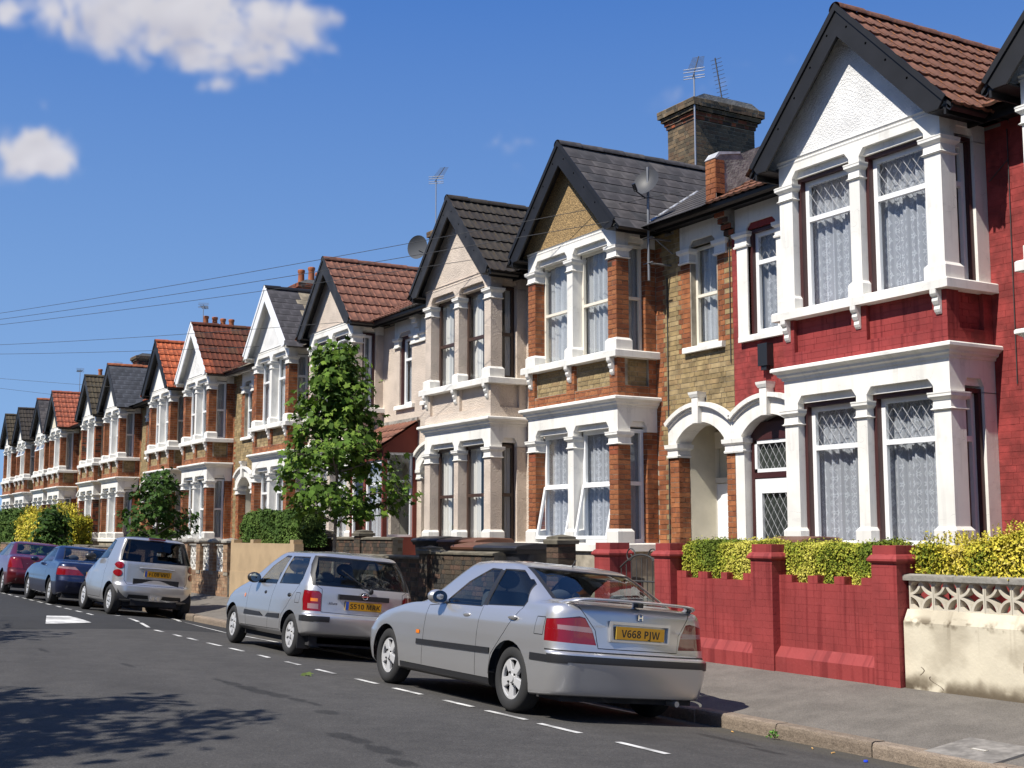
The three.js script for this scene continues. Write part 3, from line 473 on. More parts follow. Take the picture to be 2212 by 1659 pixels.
  for (const k of [1, -1]) {   // final frame: +x is the slope seen from the street's near end
    const el = new THREE.Vector3(k * Math.cos(TH + tilt * -1), -Math.sin(TH - tilt), 0), en = new THREE.Vector3(k * Math.sin(TH - tilt), Math.cos(TH - tilt), 0), ea = new THREE.Vector3().crossVectors(en, el);
    const slope = 2.34, nrow = Math.ceil(slope / gauge), zs = ea.z;   // ea runs along the ridge
    for (let r = 0; r < nrow; r++) {
      const l = slope - (nrow - r) * gauge + (kind.tile ? -0.02 : -0.05), sx = k * Math.cos(TH) * Math.max(0, l), sy = APEX - Math.sin(TH) * Math.max(0, l);
      for (let c = 0; c < 16; c++) {
        const back = F + (k > 0 ? 0.235 : 0.2) - (c + 1) * gw + (kind.tile ? 0 : (r % 2) * 0.15), yc = sy - Math.sin(TH) * 0.2, half = back + gw > F + 0.25, wid = half ? 0.15 : gw;
        if (yc < mainYat(back + gw / 2) - 0.2) continue;
        const z = zs > 0 ? back : back + wid;
        const off = new THREE.Vector3(sx, sy, z).addScaledVector(en, (kind.tile ? 0.0 : 0.003) + rr(0, 0.003));
        if (kind.tile) off.addScaledVector(en, -0.012); else off.addScaledVector(en, -0.008);
        const mat = o.patch ? o.patch(r, c, kind) : pick(kind.mats);
        if (k > 0) { const tl = placeTile(roof, geo, mat, off, ea, en, el, kind.tile ? 'tile' : 'slate'); if (half) tl.scale.x = 0.5; } else if (!half) { bm.makeBasis(ea, en, el).setPosition(off); const h = geo.clone(); h.applyMatrix4(bm); hidden.push(h); }
      }
    }
  }
  const al = Math.atan(MAINSL);
  { const el = new THREE.Vector3(0, -Math.sin(al - tilt), Math.cos(al - tilt)), en = new THREE.Vector3(0, Math.cos(al - tilt), Math.sin(al - tilt)), ea = new THREE.Vector3().crossVectors(en, el);
    const nrow = 10, lenS = (mz0 - ridgeZ) / Math.cos(al);
    for (let r = 0; r < nrow; r++) for (const [a, b] of [s > 0 ? [-PARTY, BP] : [-BP, PARTY]]) for (let x = a; x < b - 0.1; x += gw) {
      const l = lenS + 0.06 - (r + 1) * gauge; if (l < -0.3) continue; const yt = RY - Math.sin(al) * l, z = ridgeZ + Math.cos(al) * l, xm = x + gw / 2, gy = APEX - Math.abs(xm) * SL;
      if (yt - 0.1 < gy - 0.1) continue;
      const mat = pick(kind.mats), off = new THREE.Vector3(ea.x > 0 ? x : x + gw, yt, z).addScaledVector(en, kind.tile ? 0 : 0.004);
      placeTile(roof, geo, mat, off, ea, en, el, kind.tile ? 'tile' : 'slate');
    } }
  if (hidden.length) asMesh('far_slope', mergeAll(hidden), kind.mats[0], roof).userData.kind = 'stuff';
  for (let i = 0; i < 11; i++) { const g = new THREE.CylinderGeometry(0.095, 0.105, 0.44, 10, 1, true, Math.PI / 2, Math.PI).rotateX(Math.PI / 2).rotateZ(0); g.translate(0, 0, 0); const m = asMesh('ridge_tile', plain(g), o.ridge ?? kind.mats[i % kind.mats.length], roof); m.rotation.z = 0; m.position.set(0, APEX - 0.035 + rr(-0.004, 0.004), F + 0.02 - i * 0.43); }
  put('ridge_cap', [box(-PARTY, BP, RY - 0.03, RY + 0.05, ridgeZ - 0.09, ridgeZ + 0.09)], kind.mats[0], roof);
  const gut = (a, b) => { const pr = [[0, 0], [0.01, -0.055], [0.05, -0.085], [0.09, -0.055], [0.1, 0], [0.088, 0], [0.08, -0.045], [0.05, -0.07], [0.02, -0.045], [0.012, 0]]; return sweep([a, b], pr.map(([p, y]) => [p, y + EAVE - 0.03]).reverse()); };
  for (const [p, q] of [[[-BW - 0.28, 0.32], [-PARTY, 0.32]], [[BW + 0.25, 0.35], [BW + 0.25, F + 0.18]], [[-BW - 0.25, F + 0.18], [-BW - 0.25, 0.35]]]) put('gutter', gut(p, q), M.gutter);
  for (const [u, v] of [[-PARTY, -BW], [BW, BP]]) { put('fascia_board', box(u, v, EAVE - 0.13, EAVE - 0.03, 0.26, 0.29), o.eaves ?? M.black); put('soffit', box(u, v, EAVE - 0.07, EAVE - 0.05, 0, 0.26), o.eaves ?? M.black); }
  for (const k of [-1, 1]) { put('fascia_board', box(k * (BW + 0.22), k * (BW + 0.25), EAVE - 0.14, EAVE - 0.03, 0.29, F + 0.18), o.eaves ?? M.black); put('soffit', box(k * (BW + 0.001), k * (BW + 0.22), EAVE - 0.07, EAVE - 0.05, 0.0, F + 0.18), o.eaves ?? M.black); }
  if (o.flash) { const pts = [[-1.64, EAVE - 0.01, 0.36]]; const vx = (y) => -(APEX - y) / SL; const a = [], n = 5; for (let i = 0; i < n; i++) { const y0 = lerp(EAVE + 0.02, EAVE + 1.0, i / n), y1 = lerp(EAVE + 0.02, EAVE + 1.0, (i + 0.82) / n), z0 = mz0 - (y0 - my0) / MAINSL, z1 = mz0 - (y1 - my0) / MAINSL; a.push(rod([vx(y0) - 0.02, y0 + 0.03, z0], [vx(y1) - 0.02, y1 + 0.03, z1], 0.028, 5)); } put('valley_flashing', a, M.flash, roof); }
  // --- door arch
  const outer = arcPts(-PARTY, -PARTY + 1.485, 3.2, 3.46);
  { const inn = arch.slice().reverse(); const g = extrude([[-PARTY, 2.9], [-PARTY, 3.2], ...outer.slice(1, -1), [-PARTY + 1.485, 3.2], [-PARTY + 1.485, 2.9], [dx1, 2.9], ...inn, [dx0, 2.9]], 0.3, [], 0.004); g.translate(0, 0, -0.24); put('door_arch', g, trim); }
  { const rim = []; for (let i = 0; i < outer.length - 1; i++) { const [a, b] = [outer[i], outer[i + 1]], dx = b[0] - a[0], dy = b[1] - a[1], l = Math.hypot(dx, dy), nx = -dy / l, ny = dx / l; const q = (p, d) => [p[0] + nx * d, p[1] + ny * d]; rim.push(extrude([q(a, -0.07), q(b, -0.07), q(b, 0.02), q(a, 0.02)], 0.06).translate(0, 0, 0.03), extrude([q(a, -0.035), q(b, -0.035), q(b, 0.03), q(a, 0.03)], 0.1).translate(0, 0, 0.03)); } put('arch_moulding', rim, trim); }
  put('keystone', [extrude([[AC - 0.065, 3.17], [AC + 0.065, 3.17], [AC + 0.075, 3.56], [AC - 0.075, 3.56]], 0.14, [], 0.005).translate(0, 0, 0), sweep(rectPath(AC - 0.075, AC + 0.075, 0, 0.14), [[-0.06, 3.555], [0.01, 3.555], [0.03, 3.6], [0.035, 3.635], [-0.06, 3.635]], true)], trim);
  for (const [a, b] of [[-PARTY + 0.003, dx0], [dx1, -PARTY + 1.525]]) put('impost', [box(a, b, 2.7, 2.9, -0.2, 0.03), sweep(a > AC ? rectPath(a, b, -0.2, 0.03) : rectPath(a, b, -0.2, 0.03).slice(0, 3), [[-0.1, 2.70], [0.015, 2.70], [0.02, 2.725], [0.006, 2.74], [0.006, 2.81], [0.04, 2.84], [0.045, 2.9], [-0.1, 2.9]], a > AC)], trim);
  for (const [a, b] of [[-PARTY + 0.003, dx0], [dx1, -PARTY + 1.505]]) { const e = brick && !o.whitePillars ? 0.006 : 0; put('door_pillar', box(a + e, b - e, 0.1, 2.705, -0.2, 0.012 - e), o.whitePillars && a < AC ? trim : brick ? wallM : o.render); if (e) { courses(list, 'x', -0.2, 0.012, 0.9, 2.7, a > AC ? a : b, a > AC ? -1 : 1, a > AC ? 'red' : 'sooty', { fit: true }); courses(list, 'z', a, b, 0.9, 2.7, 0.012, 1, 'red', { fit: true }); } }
  // porch
  const pz = o.porch === 'open' ? -0.72 : -0.14;
  put('porch_wall', [box(dx0 - 0.06, dx0 - 0.001, 0.1, 3.3, pz - 0.1, -0.21), box(dx1 + 0.001, dx1 + 0.06, 0.1, 3.3, pz - 0.1, -0.21), box(dx0, dx1, 0.1, 3.35, pz - 0.12, pz - 0.06), box(dx0, dx1, 3.2, 3.3, pz - 0.06, -0.22), box(dx0, dx1, 0.1, 0.26, pz - 0.06, 0.3)], o.porch === 'open' ? M.cream : o.doorFrame ?? M.white);
  { const door = sub('door', house, [X((dx0 + dx1) / 2 + (o.porch === 'open' ? 0.16 : 0)), 0.26, pz]), dw = o.porch === 'open' ? 0.78 : 0.96, fm = o.doorMat ?? M.upvc, jm = o.doorFrame ?? M.creamPaint;
    asMesh('frame', [box(-dw / 2 - 0.06, -dw / 2, 0, 2.85, -0.05, 0.03), box(dw / 2, dw / 2 + 0.06, 0, 2.85, -0.05, 0.03), box(-dw / 2, dw / 2, 2.07, 2.15, -0.05, 0.03), box(-dw / 2, dw / 2, 2.6, 2.85, -0.05, 0.03)], jm, door);
    if (o.porch === 'lead') {
      asMesh('leaf', [box(-dw / 2, -dw / 2 + 0.13, 0, 2.06, -0.03, 0.02), box(dw / 2 - 0.13, dw / 2, 0, 2.06, -0.03, 0.02), box(-dw / 2 + 0.13, dw / 2 - 0.13, 1.86, 2.06, -0.03, 0.02), box(-dw / 2 + 0.13, dw / 2 - 0.13, 0, 1.1, -0.03, 0.02), box(-dw / 2, -dw / 2 + 0.05, 2.15, 2.6, -0.03, 0.02), box(dw / 2 - 0.05, dw / 2, 2.15, 2.6, -0.03, 0.02), box(-dw / 2, dw / 2, 2.15, 2.2, -0.03, 0.02), box(-dw / 2, dw / 2, 2.55, 2.6, -0.03, 0.02)], fm, door);
      asMesh('pane', mergeAll([new THREE.PlaneGeometry(dw - 0.26, 0.8).translate(0, 1.5, 0), new THREE.PlaneGeometry(dw - 0.1, 0.36).translate(0, 2.375, 0)].map((g) => g)), M.glass, door);
      asMesh('backing', box(-dw / 2, dw / 2, 0, 2.6, -0.045, -0.035), std(L(0.03, 0.035, 0.03)), door);
      const lead = []; for (const [y0, y1, hw] of [[1.1, 1.86, dw / 2 - 0.13], [2.2, 2.55, dw / 2 - 0.05]]) { const hh = y1 - y0, W = hw * 2, sl = 1.5; for (let c = -hh / sl; c < W; c += 0.125) for (const dr of [1, -1]) { let p = [c, 0], q = [c + hh / sl, hh]; if (p[0] < 0) p = [0, -c * sl]; if (q[0] > W) q = [W, (W - c) * sl]; if (q[0] - p[0] < 0.01 || p[1] >= hh) continue; const fx = (v) => dr * (v - hw); lead.push(rod([fx(p[0]), y0 + p[1], 0.008], [fx(q[0]), y0 + q[1], 0.008], 0.004, 4)); } }
      asMesh('lead_lattice', lead, M.lead, door); asMesh('letter_plate', box(-0.12, 0.12, 1.0, 1.05, 0.018, 0.03), M.steel, door);
    } else {
      asMesh('leaf', [box(-dw / 2, dw / 2, 0, 2.06, -0.03, 0.0), box(-dw / 2 + 0.1, -0.04, 0.2, 0.9, 0.002, 0.012), box(0.04, dw / 2 - 0.1, 0.2, 0.9, 0.002, 0.012), box(-dw / 2 + 0.1, -0.04, 1.05, 1.9, 0.002, 0.012), box(0.04, dw / 2 - 0.1, 1.05, 1.9, 0.002, 0.012)], fm, door);
      asMesh('fanlight', new THREE.PlaneGeometry(dw, 0.45).translate(0, 2.375, -0.01), M.glass, door); asMesh('letter_plate', box(-0.12, 0.12, 0.95, 1.0, 0.001, 0.02), M.steel, door);
    } }
  // upper window over the door
  windowUnit(house, X((wx0 + wx1) / 2), wy0 + 0.03, -0.02, wx1 - wx0, wy1 - wy0 - 0.03, { reveal: o.reveal, ...o.upper, ...(o.side ?? {}), openTop: 0, set: 0.08 });
  put('window_sill', sweep([[wx1 + 0.15, 0], [wx0 - 0.17, 0]], [[-0.1, 4.25], [0.07, 4.25], [0.07, 4.31], [0.06, 4.335], [-0.1, 4.35]]), trim);
  put('window_head', (() => { const y0 = wy1 - 0.03, g = extrude([[wx0 - 0.24, y0], [wx0, y0], [wx0 + 0.0, y0 + 0.05], [wx0 + 0.07, y0 + 0.12], [wx1 - 0.07, y0 + 0.12], [wx1, y0 + 0.05], [wx1, y0], [wx1 + 0.22, y0], [wx1 + 0.22, EAVE - 0.08], [wx0 - 0.24, EAVE - 0.08]], 0.14); g.translate(0, 0, -0.115); return [g, box(wx0 - 0.01, wx1 + 0.01, y0 + 0.03, EAVE - 0.09, -0.2, -0.025)]; })(), trim);
  for (const [a, b] of [[wx0 - 0.24, wx0], [wx1, wx1 + 0.22]]) put('window_capital', [sweep(rectPath(a, b, -0.1, 0.025), [[-0.06, 5.62], [0.02, 5.62], [0.025, 5.645], [0.008, 5.66], [0.006, 5.76], [0.04, 5.79], [0.045, 5.84], [-0.06, 5.84]], true), box(a + 0.02, b - 0.02, 5.62, 5.84, -0.1, 0.02)], trim);
  if (o.whitePillars) for (const [a, b] of [[wx0 - 0.22, wx0], [wx1, wx1 + 0.2]]) put('window_pilaster', box(a, b, 4.34, 5.63, -0.1, 0.02), trim);
  // party wall parapet over the eaves by the door
  if (o.parapet) {
    const pb = []; const e = 0.006;
    put('parapet', [extrude([[0.36, EAVE - 0.02], [0.36, 6.92], [0.28, 7.0], [-0.1, 7.06], [-2.6, RY + 0.28], [-2.6, RY - 0.4], [-0.2, EAVE]], 0.22).rotateY(-Math.PI / 2).translate(-PARTY + 0.11, 0, 0), ...[[5.86, 0.05], [5.94, 0.1], [6.02, 0.16], [6.1, 0.22], [6.18, 0.28]].map(([y, d]) => box(-PARTY - 0.11, -PARTY + 0.11, y, y + 0.079, -0.02, d - e)), box(-PARTY - 0.11, -PARTY + 0.11, 6.258, 6.42, -0.02, 0.352)], M.concrete);
    courses(pb, 'z', -PARTY - 0.11, -PARTY + 0.11, 6.27, 6.92, 0.372, 1, 'red', { fit: true }); courses(pb, 'x', 0.2, 0.37, 6.42, 6.92, -PARTY + 0.118, 1, 'red', { fit: true });
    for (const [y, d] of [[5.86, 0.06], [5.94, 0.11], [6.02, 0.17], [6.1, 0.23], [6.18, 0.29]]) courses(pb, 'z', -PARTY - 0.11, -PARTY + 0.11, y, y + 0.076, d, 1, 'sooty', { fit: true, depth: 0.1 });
    layBricks(house, pb, pb.length, s);
    put('coping', extrude([[0.38, 6.93], [0.3, 7.03], [-0.1, 7.09], [-0.1, 7.06], [0.28, 6.99], [0.36, 6.92]], 0.24).rotateY(-Math.PI / 2).translate(-PARTY + 0.12, 0, 0), M.flash);
  } else if (s > 0) put('party_corbel', [[5.62, 0.05], [5.72, 0.09], [5.84, 0.05], [5.94, 0.1], [6.04, 0.15], [6.14, 0.2]].map(([y, d]) => box(-PARTY - 0.1, -PARTY + 0.1, y, y + 0.098, 0.001, d)), trim);
  if (list.length) {
    // the bricks that show largest come first: pillars and dressings, then the wall
    list.sort((a, b) => (b.z > 0.3 ? 1 : 0) - (a.z > 0.3 ? 1 : 0) || (a.t === 'red' ? -1 : 0) - (b.t === 'red' ? -1 : 0));
    const vis = list.filter((b) => !(b.x * s < 0 && b.sx <= 0.0501 && b.z > 0.25) && b.y > 1.2), hid = list.filter((b) => !vis.includes(b));
    layBricks(house, [...vis, ...hid], brick.single ?? 0, s);
  }
  return { house, X, put, ridgeZ, RY };
}

// ---------------------------------------------------------------- the fourteen houses, from the near end of the row
const W = {   // window kinds
  lead: { frame: M.upvc, bars: [0.7], lattice: true, curtain: 'lace', fw: 0.06 },
  sash: { frame: M.creamPaint, bars: [0.5], curtain: 'net', fw: 0.045, sash: true },
  tilt: { frame: M.upvc, bars: [0.52], curtain: 'lace', fw: 0.06, openBottom: 0.2 },
  brown: { frame: M.brownFrame, bars: [0.48], curtain: 'cloth', fw: 0.06 },
  top: { frame: M.upvc, bars: [0.63], curtain: 'net', fw: 0.055, openTop: 0.42 },
  third: { frame: M.upvc, bars: [0.68], curtain: 'net', fw: 0.055 },
  half: { frame: M.upvc, bars: [0.5], curtain: 'net', fw: 0.055 },
  plain: { frame: M.upvc, bars: [], curtain: 'net', fw: 0.06 },
};
const RB = { main: 'stock', dress: 'red' }, RED = { main: 'paint', dress: 'paint', joint: 0.003 };
const centres = [-7.0, -10.68, -16.95, -20.86, -27.08, -31.07, -37.64, -41.71, -48.44, -52.38, -59.13, -62.68, -67.8, -71.8];
const cfg = [
  { roof: 'redBrown', gable: M.whiteDash, barge: M.black, brick: { ...RED }, whitePillars: true, reveal: M.maroon, lower: W.lead, upper: W.lead, porch: 'lead', doorFrame: M.maroon, label: 'red painted house at the end of the row, showing only its dark barge board' },
  { roof: 'redBrown', gable: M.whiteDash, barge: M.black, holes: true, brick: { ...RED, single: 280 }, whitePillars: true, reveal: M.maroon, lower: W.lead, upper: W.lead, porch: 'lead', doorFrame: M.maroon, parapet: true, label: 'house with red painted brick, white pillars and leaded windows with lace curtains' },
  { roof: 'slate', gable: M.pebbleDash, barge: M.black, holes: true, brick: { ...RB, single: 300 }, lower: { ...W.tilt, sideCurtain: 'net' }, upper: W.sash, porch: 'open', sootSide: true, flash: true, deck: M.black, label: 'bare brick house with tan pebbledash gable, grey slates and tilted open lower windows' },
  { roof: 'mossDark', gable: M.beigeDash, barge: M.greyWood, holes: true, render: M.beigeDash, renderMid: true, lintelRender: true, lower: W.brown, upper: W.brown, porch: 'open', label: 'beige pebbledashed house with dark brown window frames and mossy dark tiles' },
  { roof: 'brown', gable: M.beigeDash, barge: M.greyWood, render: M.beigeDash, renderMid: true, lower: W.third, upper: { ...W.top, reveal: M.maroon }, side: W.third, porch: 'open', eaves: M.black, label: 'beige pebbledashed house with brown tiles and a red lean-to porch' },
  { roof: 'tanSlate', gable: M.whiteDash, barge: M.whitePaint, brick: { ...RB }, lower: W.third, upper: W.third, porch: 'open', ridge: M.black, eaves: M.white, deck: M.white, label: 'brick house with white barge boards and buff coloured slates' },
  { roof: 'oldRed', gable: M.whiteDash, barge: M.whitePaint, brick: { ...RB }, lower: W.half, upper: W.half, porch: 'open', eaves: M.white, deck: M.white, sootSide: true, label: 'brick house with white barge boards and blotchy dark red tiles' },
  { roof: 'orange', gable: M.white, barge: M.black, brick: { ...RB }, lower: W.half, upper: W.half, porch: 'open', label: 'brick house with dark barge boards and bright orange tiles' },
  { roof: 'darkSlate', gable: M.white, barge: M.greyWood, brick: { ...RB }, lower: W.half, upper: W.half, porch: 'open', ridge: M.terracotta, label: 'brick house with blue grey slates and a red ridge' },
  { roof: 'mossBrown', gable: M.white, barge: M.greyWood, brick: { ...RB }, lower: W.plain, upper: W.plain, porch: 'open', sootSide: true, label: 'brick house with brown green mossy tiles next to the blue grey slates' },
  { roof: 'red', gable: M.cream, barge: M.greyWood, brick: { ...RB }, lower: W.plain, upper: W.plain, porch: 'open', label: 'brick house with clean red tiles beyond the mossy roof' },
  { roof: 'slate', gable: M.white, barge: M.black, brick: { ...RB }, lower: W.plain, upper: { ...W.top, openTop: 0.35 }, porch: 'open', ridge: M.terracotta, label: 'brick house with grey slates beyond the clean red tiles' },
  { roof: 'mossDark', gable: M.white, barge: M.black, brick: { ...RB }, lower: W.half, upper: { ...W.top, openTop: 0.35 }, porch: 'open', label: 'second to last house seen, brick with dark tiles' },
  { roof: 'mossBrown', gable: M.white, barge: M.black, brick: { ...RB }, lower: W.plain, upper: W.plain, porch: 'open', label: 'last house seen along the row, brick with dark brown tiles' },
];
const darkPatch = std(L(0.075, 0.07, 0.075), { map: T.grain }), orangePatch = std(L(0.34, 0.08, 0.03), { map: T.grain });
const houses = cfg.map((c, i) => {
  const s = i % 2 ? 1 : -1, x = centres[i];
  const party = i === 0 ? 3.1 : s > 0 ? (x - (centres[i + 1] ?? x - 6.4)) / 2 : (centres[i - 1] - x) / 2;
  const bayParty = i === 0 ? (centres[0] - centres[1]) / 2 : s > 0 ? (centres[i - 1] - x) / 2 : (x - (centres[i + 1] ?? x - 4)) / 2;
  const patch = i === 5 ? (r, cc, k) => (cc + r * 0.0 < 3 - (r % 2) * 0.6 && cc < 3 ? darkPatch : pick(k.mats)) : i === 6 ? (r, cc, k) => (r > 4 && cc < 1 ? orangePatch : pick(k.mats)) : null;
  return buildHouse({ trim: M.white, render: M.white, near: i, ...c, s, x, party, bayParty, patch });
});

// ---------------------------------------------------------------- chimneys, aerials, dishes, wires, small fittings
function chimney(i, o = {}) {   // on the party wall between house i and i + 1, as a part of house i
  const h = houses[i].house, px = (centres[i] + centres[i + 1]) / 2 - centres[i], z1 = -15.0 - ZW, z0 = z1 - 1.5, w = 0.86, top = o.top ?? 9.9, g = sub('chimney', h, [px, 0, 0]), list = [];
  asMesh('core', [box(-w / 2 + 0.006, w / 2 - 0.006, 7.2, top - 0.1, z0 + 0.006, z1 - 0.006), sweep(rectPath(-w / 2, w / 2, z0, z1), [[-0.2, top - 0.4], [0.02, top - 0.4], [0.02, top - 0.33], [0.05, top - 0.33], [0.05, top - 0.25], [0.1, top - 0.25], [0.1, top - 0.17], [0.15, top - 0.17], [0.15, top - 0.02], [-0.2, top + 0.02]].map(([a, y]) => [a - 0.006, y]), true), box(-w / 2, w / 2, top - 0.1, top, z0, z1)], M.mortar, g);
  const tone = o.tone ?? 'chimney';
  courses(list, 'x', z0, z1, 7.6, top - 0.4, w / 2, 1, tone, {}); courses(list, 'z', -w / 2, w / 2, 7.6, top - 0.4, z1, 1, tone, {});
  for (const [y, d, t] of [[top - 0.4, 0.02, 'sooty'], [top - 0.325, 0.05, 'sooty'], [top - 0.25, 0.1, tone], [top - 0.17, 0.15, tone], [top - 0.095, 0.15, tone]]) { courses(list, 'x', z0 - d, z1 + d, y, y + 0.075, w / 2 + d, 1, t, { depth: 0.1, wob: 0.006 }); courses(list, 'z', -w / 2 - d, w / 2 + d, y, y + 0.075, z1 + d, 1, t, { depth: 0.1, wob: 0.006 }); }
  layBricks(g, list, o.single ?? 0);
  asMesh('flaunching', extrude([[z0 - 0.1, top - 0.02], [z1 + 0.1, top - 0.02], [z1 - 0.15, top + 0.1], [z0 + 0.15, top + 0.1]], w + 0.2).rotateY(-Math.PI / 2).translate(w / 2 + 0.1, 0, 0), M.concrete, g);
  for (const [x, z, ph] of o.pots ?? []) asMesh('chimney_pot', new THREE.LatheGeometry([[0.0, 0.02], [0.12, 0.02], [0.125, 0], [0.13, 0.02], [0.11, 0.1], [0.1, ph - 0.12], [0.12, ph - 0.1], [0.125, ph - 0.02], [0.11, ph], [0.085, ph], [0.085, ph - 0.3], [0, ph - 0.3]].map((p) => new THREE.Vector2(...p)), 14).translate(x, top + 0.05, lerp(z0, z1, z)), M.terracotta, g);
  return g;
}
chimney(2, { single: 240 });
chimney(4, { top: 9.6 });
chimney(6, { tone: 'sooty', pots: [[-0.15, 0.85, 0.5], [0.2, 0.7, 0.55], [-0.1, 0.45, 0.45], [0.15, 0.2, 0.5]] });
chimney(8, { tone: 'sooty', pots: [[0, 0.88, 0.5], [0.05, 0.64, 0.48], [0, 0.4, 0.45], [-0.05, 0.15, 0.46]] });
chimney(10, { top: 10.05 });
chimney(12, { tone: 'sooty', pots: [[0, 0.8, 0.5], [0, 0.5, 0.45], [0, 0.2, 0.5]] });
houses[1].put('wall_meter_box', [box(-2.50, -2.31, 3.86, 4.17, 0.001, 0.12), box(-2.46, -2.35, 3.8, 3.86, 0.03, 0.1)], M.darkPlastic);
houses[1].put('cable', [rod([1.62, 6.1, 0.012], [1.6, 3.2, 0.012], 0.006), rod([1.35, 5.55, 0.012], [1.62, 5.75, 0.012], 0.005)], M.wire);
houses[2].put('cable', [rod([-1.62, 5.5, 0.014], [-1.6, 1.4, 0.014], 0.009), rod([-3.1, 5.8, 0.014], [-3.08, 4.0, 0.014], 0.007), tube([[-1.61, 3.0, 0.02], [-1.66, 2.95, 0.02], [-1.7, 2.9, 0.02]], 0.006)], M.wire);
houses[3].put('wire_insulator', [rod([1.12, 6.5, F + 0.05], [1.12, 6.64, F + 0.05], 0.045, 8), tube([[1.12, 6.5, F + 0.05], [1.2, 6.42, F + 0.08], [1.28, 6.5, F + 0.06]], 0.012)], M.concrete);
{ // satellite dish on its long bracketed pole
  const d = thing('satellite_dish', 'grey satellite dish on a long bracketed pole at the slate roof', 'satellite dish', [-15.26, 0, -11.44]);
  asMesh('pole', rod([0, 5.4, 0], [0, 7.18, 0], 0.022, 8), M.zinc, d);
  for (const y of [5.67, 6.06]) asMesh('bracket', [rod([0, y, 0], [0.02, y, -0.41], 0.016, 6), rod([-0.12, y, 0.015], [0.12, y, 0.015], 0.012, 5)], M.zinc, d);
  asMesh('brace', rod([0.0, 6.05, -0.15], [0.06, 5.85, -0.41], 0.012, 5), M.zinc, d);
  const face = new THREE.LatheGeometry(Array.from({ length: 9 }, (_, i) => new THREE.Vector2(0.215 * i / 8 + 0.0001, 0.07 * (i / 8) ** 2)), 28).rotateX(Math.PI / 2); face.scale(1, 1.08, 1);
  const q = new THREE.Object3D(); q.position.set(0.03, 6.9, 0.02); q.rotation.set(-0.42, 0.42, 0, 'YXZ'); q.updateMatrix();
  const m = asMesh('reflector', face.applyMatrix4(q.matrix), std(L(0.05, 0.052, 0.058), { side: THREE.DoubleSide, roughness: 0.55, map: T.stain }), d);
  asMesh('feed_arm', [rod([0.03, 6.68, 0.08], [0.16, 6.72, 0.36], 0.012, 6), rod([0.14, 6.72, 0.33], [0.17, 6.82, 0.4], 0.03, 8)], M.darkPlastic, d);
}
{ const d = thing('satellite_dish', 'round dark dish fixed behind the mossy dark tiled gable', 'satellite dish', [-22.0, 0, -11.3]); asMesh('reflector', new THREE.LatheGeometry(Array.from({ length: 9 }, (_, i) => new THREE.Vector2(0.24 * i / 8 + 0.0001, 0.07 * (i / 8) ** 2)), 28).rotateX(Math.PI / 2).rotateY(0.5).translate(-0.28, 7.25, 0.3), std(L(0.06, 0.065, 0.075), { side: THREE.DoubleSide }), d); asMesh('bracket', rod([-0.28, 7.2, 0.3], [0.3, 6.9, 0.1], 0.02), M.darkPlastic, d); }
function aerial(label, [x, y, z], h, yaw, len, tiltA, refl = true, n = 11, at0 = 0) {
  const a = thing('tv_aerial', label, 'aerial', [x, y, z]);
  asMesh('mast', rod([0, 0, 0], [0, h, 0], 0.018, 6), M.steel, a);
  const dx = Math.cos(yaw) * Math.cos(tiltA), dz = Math.sin(yaw) * Math.cos(tiltA), dy = Math.sin(tiltA), e = (t) => [dx * t, h + dy * t, dz * t], sd = [-Math.sin(yaw), 0, Math.cos(yaw)];
  asMesh('boom', rod(e(-0.15), e(len), 0.011, 5), M.wire, a);
  asMesh('elements', Array.from({ length: n }, (_, i) => { const p = e(0.12 + (len - 0.15) * i / (n - 1)), w = 0.16 - 0.004 * i; return rod([p[0] - sd[0] * w, p[1], p[2] - sd[2] * w], [p[0] + sd[0] * w, p[1], p[2] + sd[2] * w], 0.005, 4); }), M.wire, a);
  if (refl) asMesh('reflector', [-0.1, -0.05, 0.03, 0.09].map((v) => rod([-sd[0] * 0.21, h + v, -sd[2] * 0.21], [sd[0] * 0.21, h + v, sd[2] * 0.21], 0.009, 4)), M.zinc, a);
  return a;
}
aerial('tall aerial with a silver reflector on the big brick chimney', [-18.36, 8.1, -14.9], 2.25, -2.2, 0.6, 0.9);
{ const a = thing('tv_aerial', 'steep ladder shaped aerial standing on top of the brick chimney', 'aerial', [-18.92, 9.9, -16.1]); asMesh('mast', rod([0, 0, 0], [-0.03, 0.35, 0.01], 0.018, 6), M.steel, a); asMesh('boom', rod([0, 0.1, 0], [-0.12, 1.2, 0.1], 0.014, 5), M.wire, a); asMesh('elements', Array.from({ length: 12 }, (_, i) => { const t = i / 11, p = [-0.12 * t - 0.01, 0.25 + 0.93 * t, 0.1 * t]; return rod([p[0] - 0.13, p[1], p[2]], [p[0] + 0.13, p[1], p[2] - 0.06], 0.006, 4); }), M.wire, a); }
aerial('aerial with a bright reflector above the mossy dark tiled house', [-29.6, 9.3, -15.1], 1.75, 3.9, 1.0, 0.62);
aerial('aerial above the four chimney pots in a row', [-50.2, 9.9, -15.0], 0.95, 3.5, 1.2, 0.05, true, 9);
aerial('aerial over the clean red tiled house', [-64.5, 8.5, -15], 1.6, 3.3, 1.6, 0, true, 9);
aerial('aerial over the dark tiled house with chimney pots', [-73.5, 9, -15], 1.8, 3.3, 1.6, 0.05, true, 9);
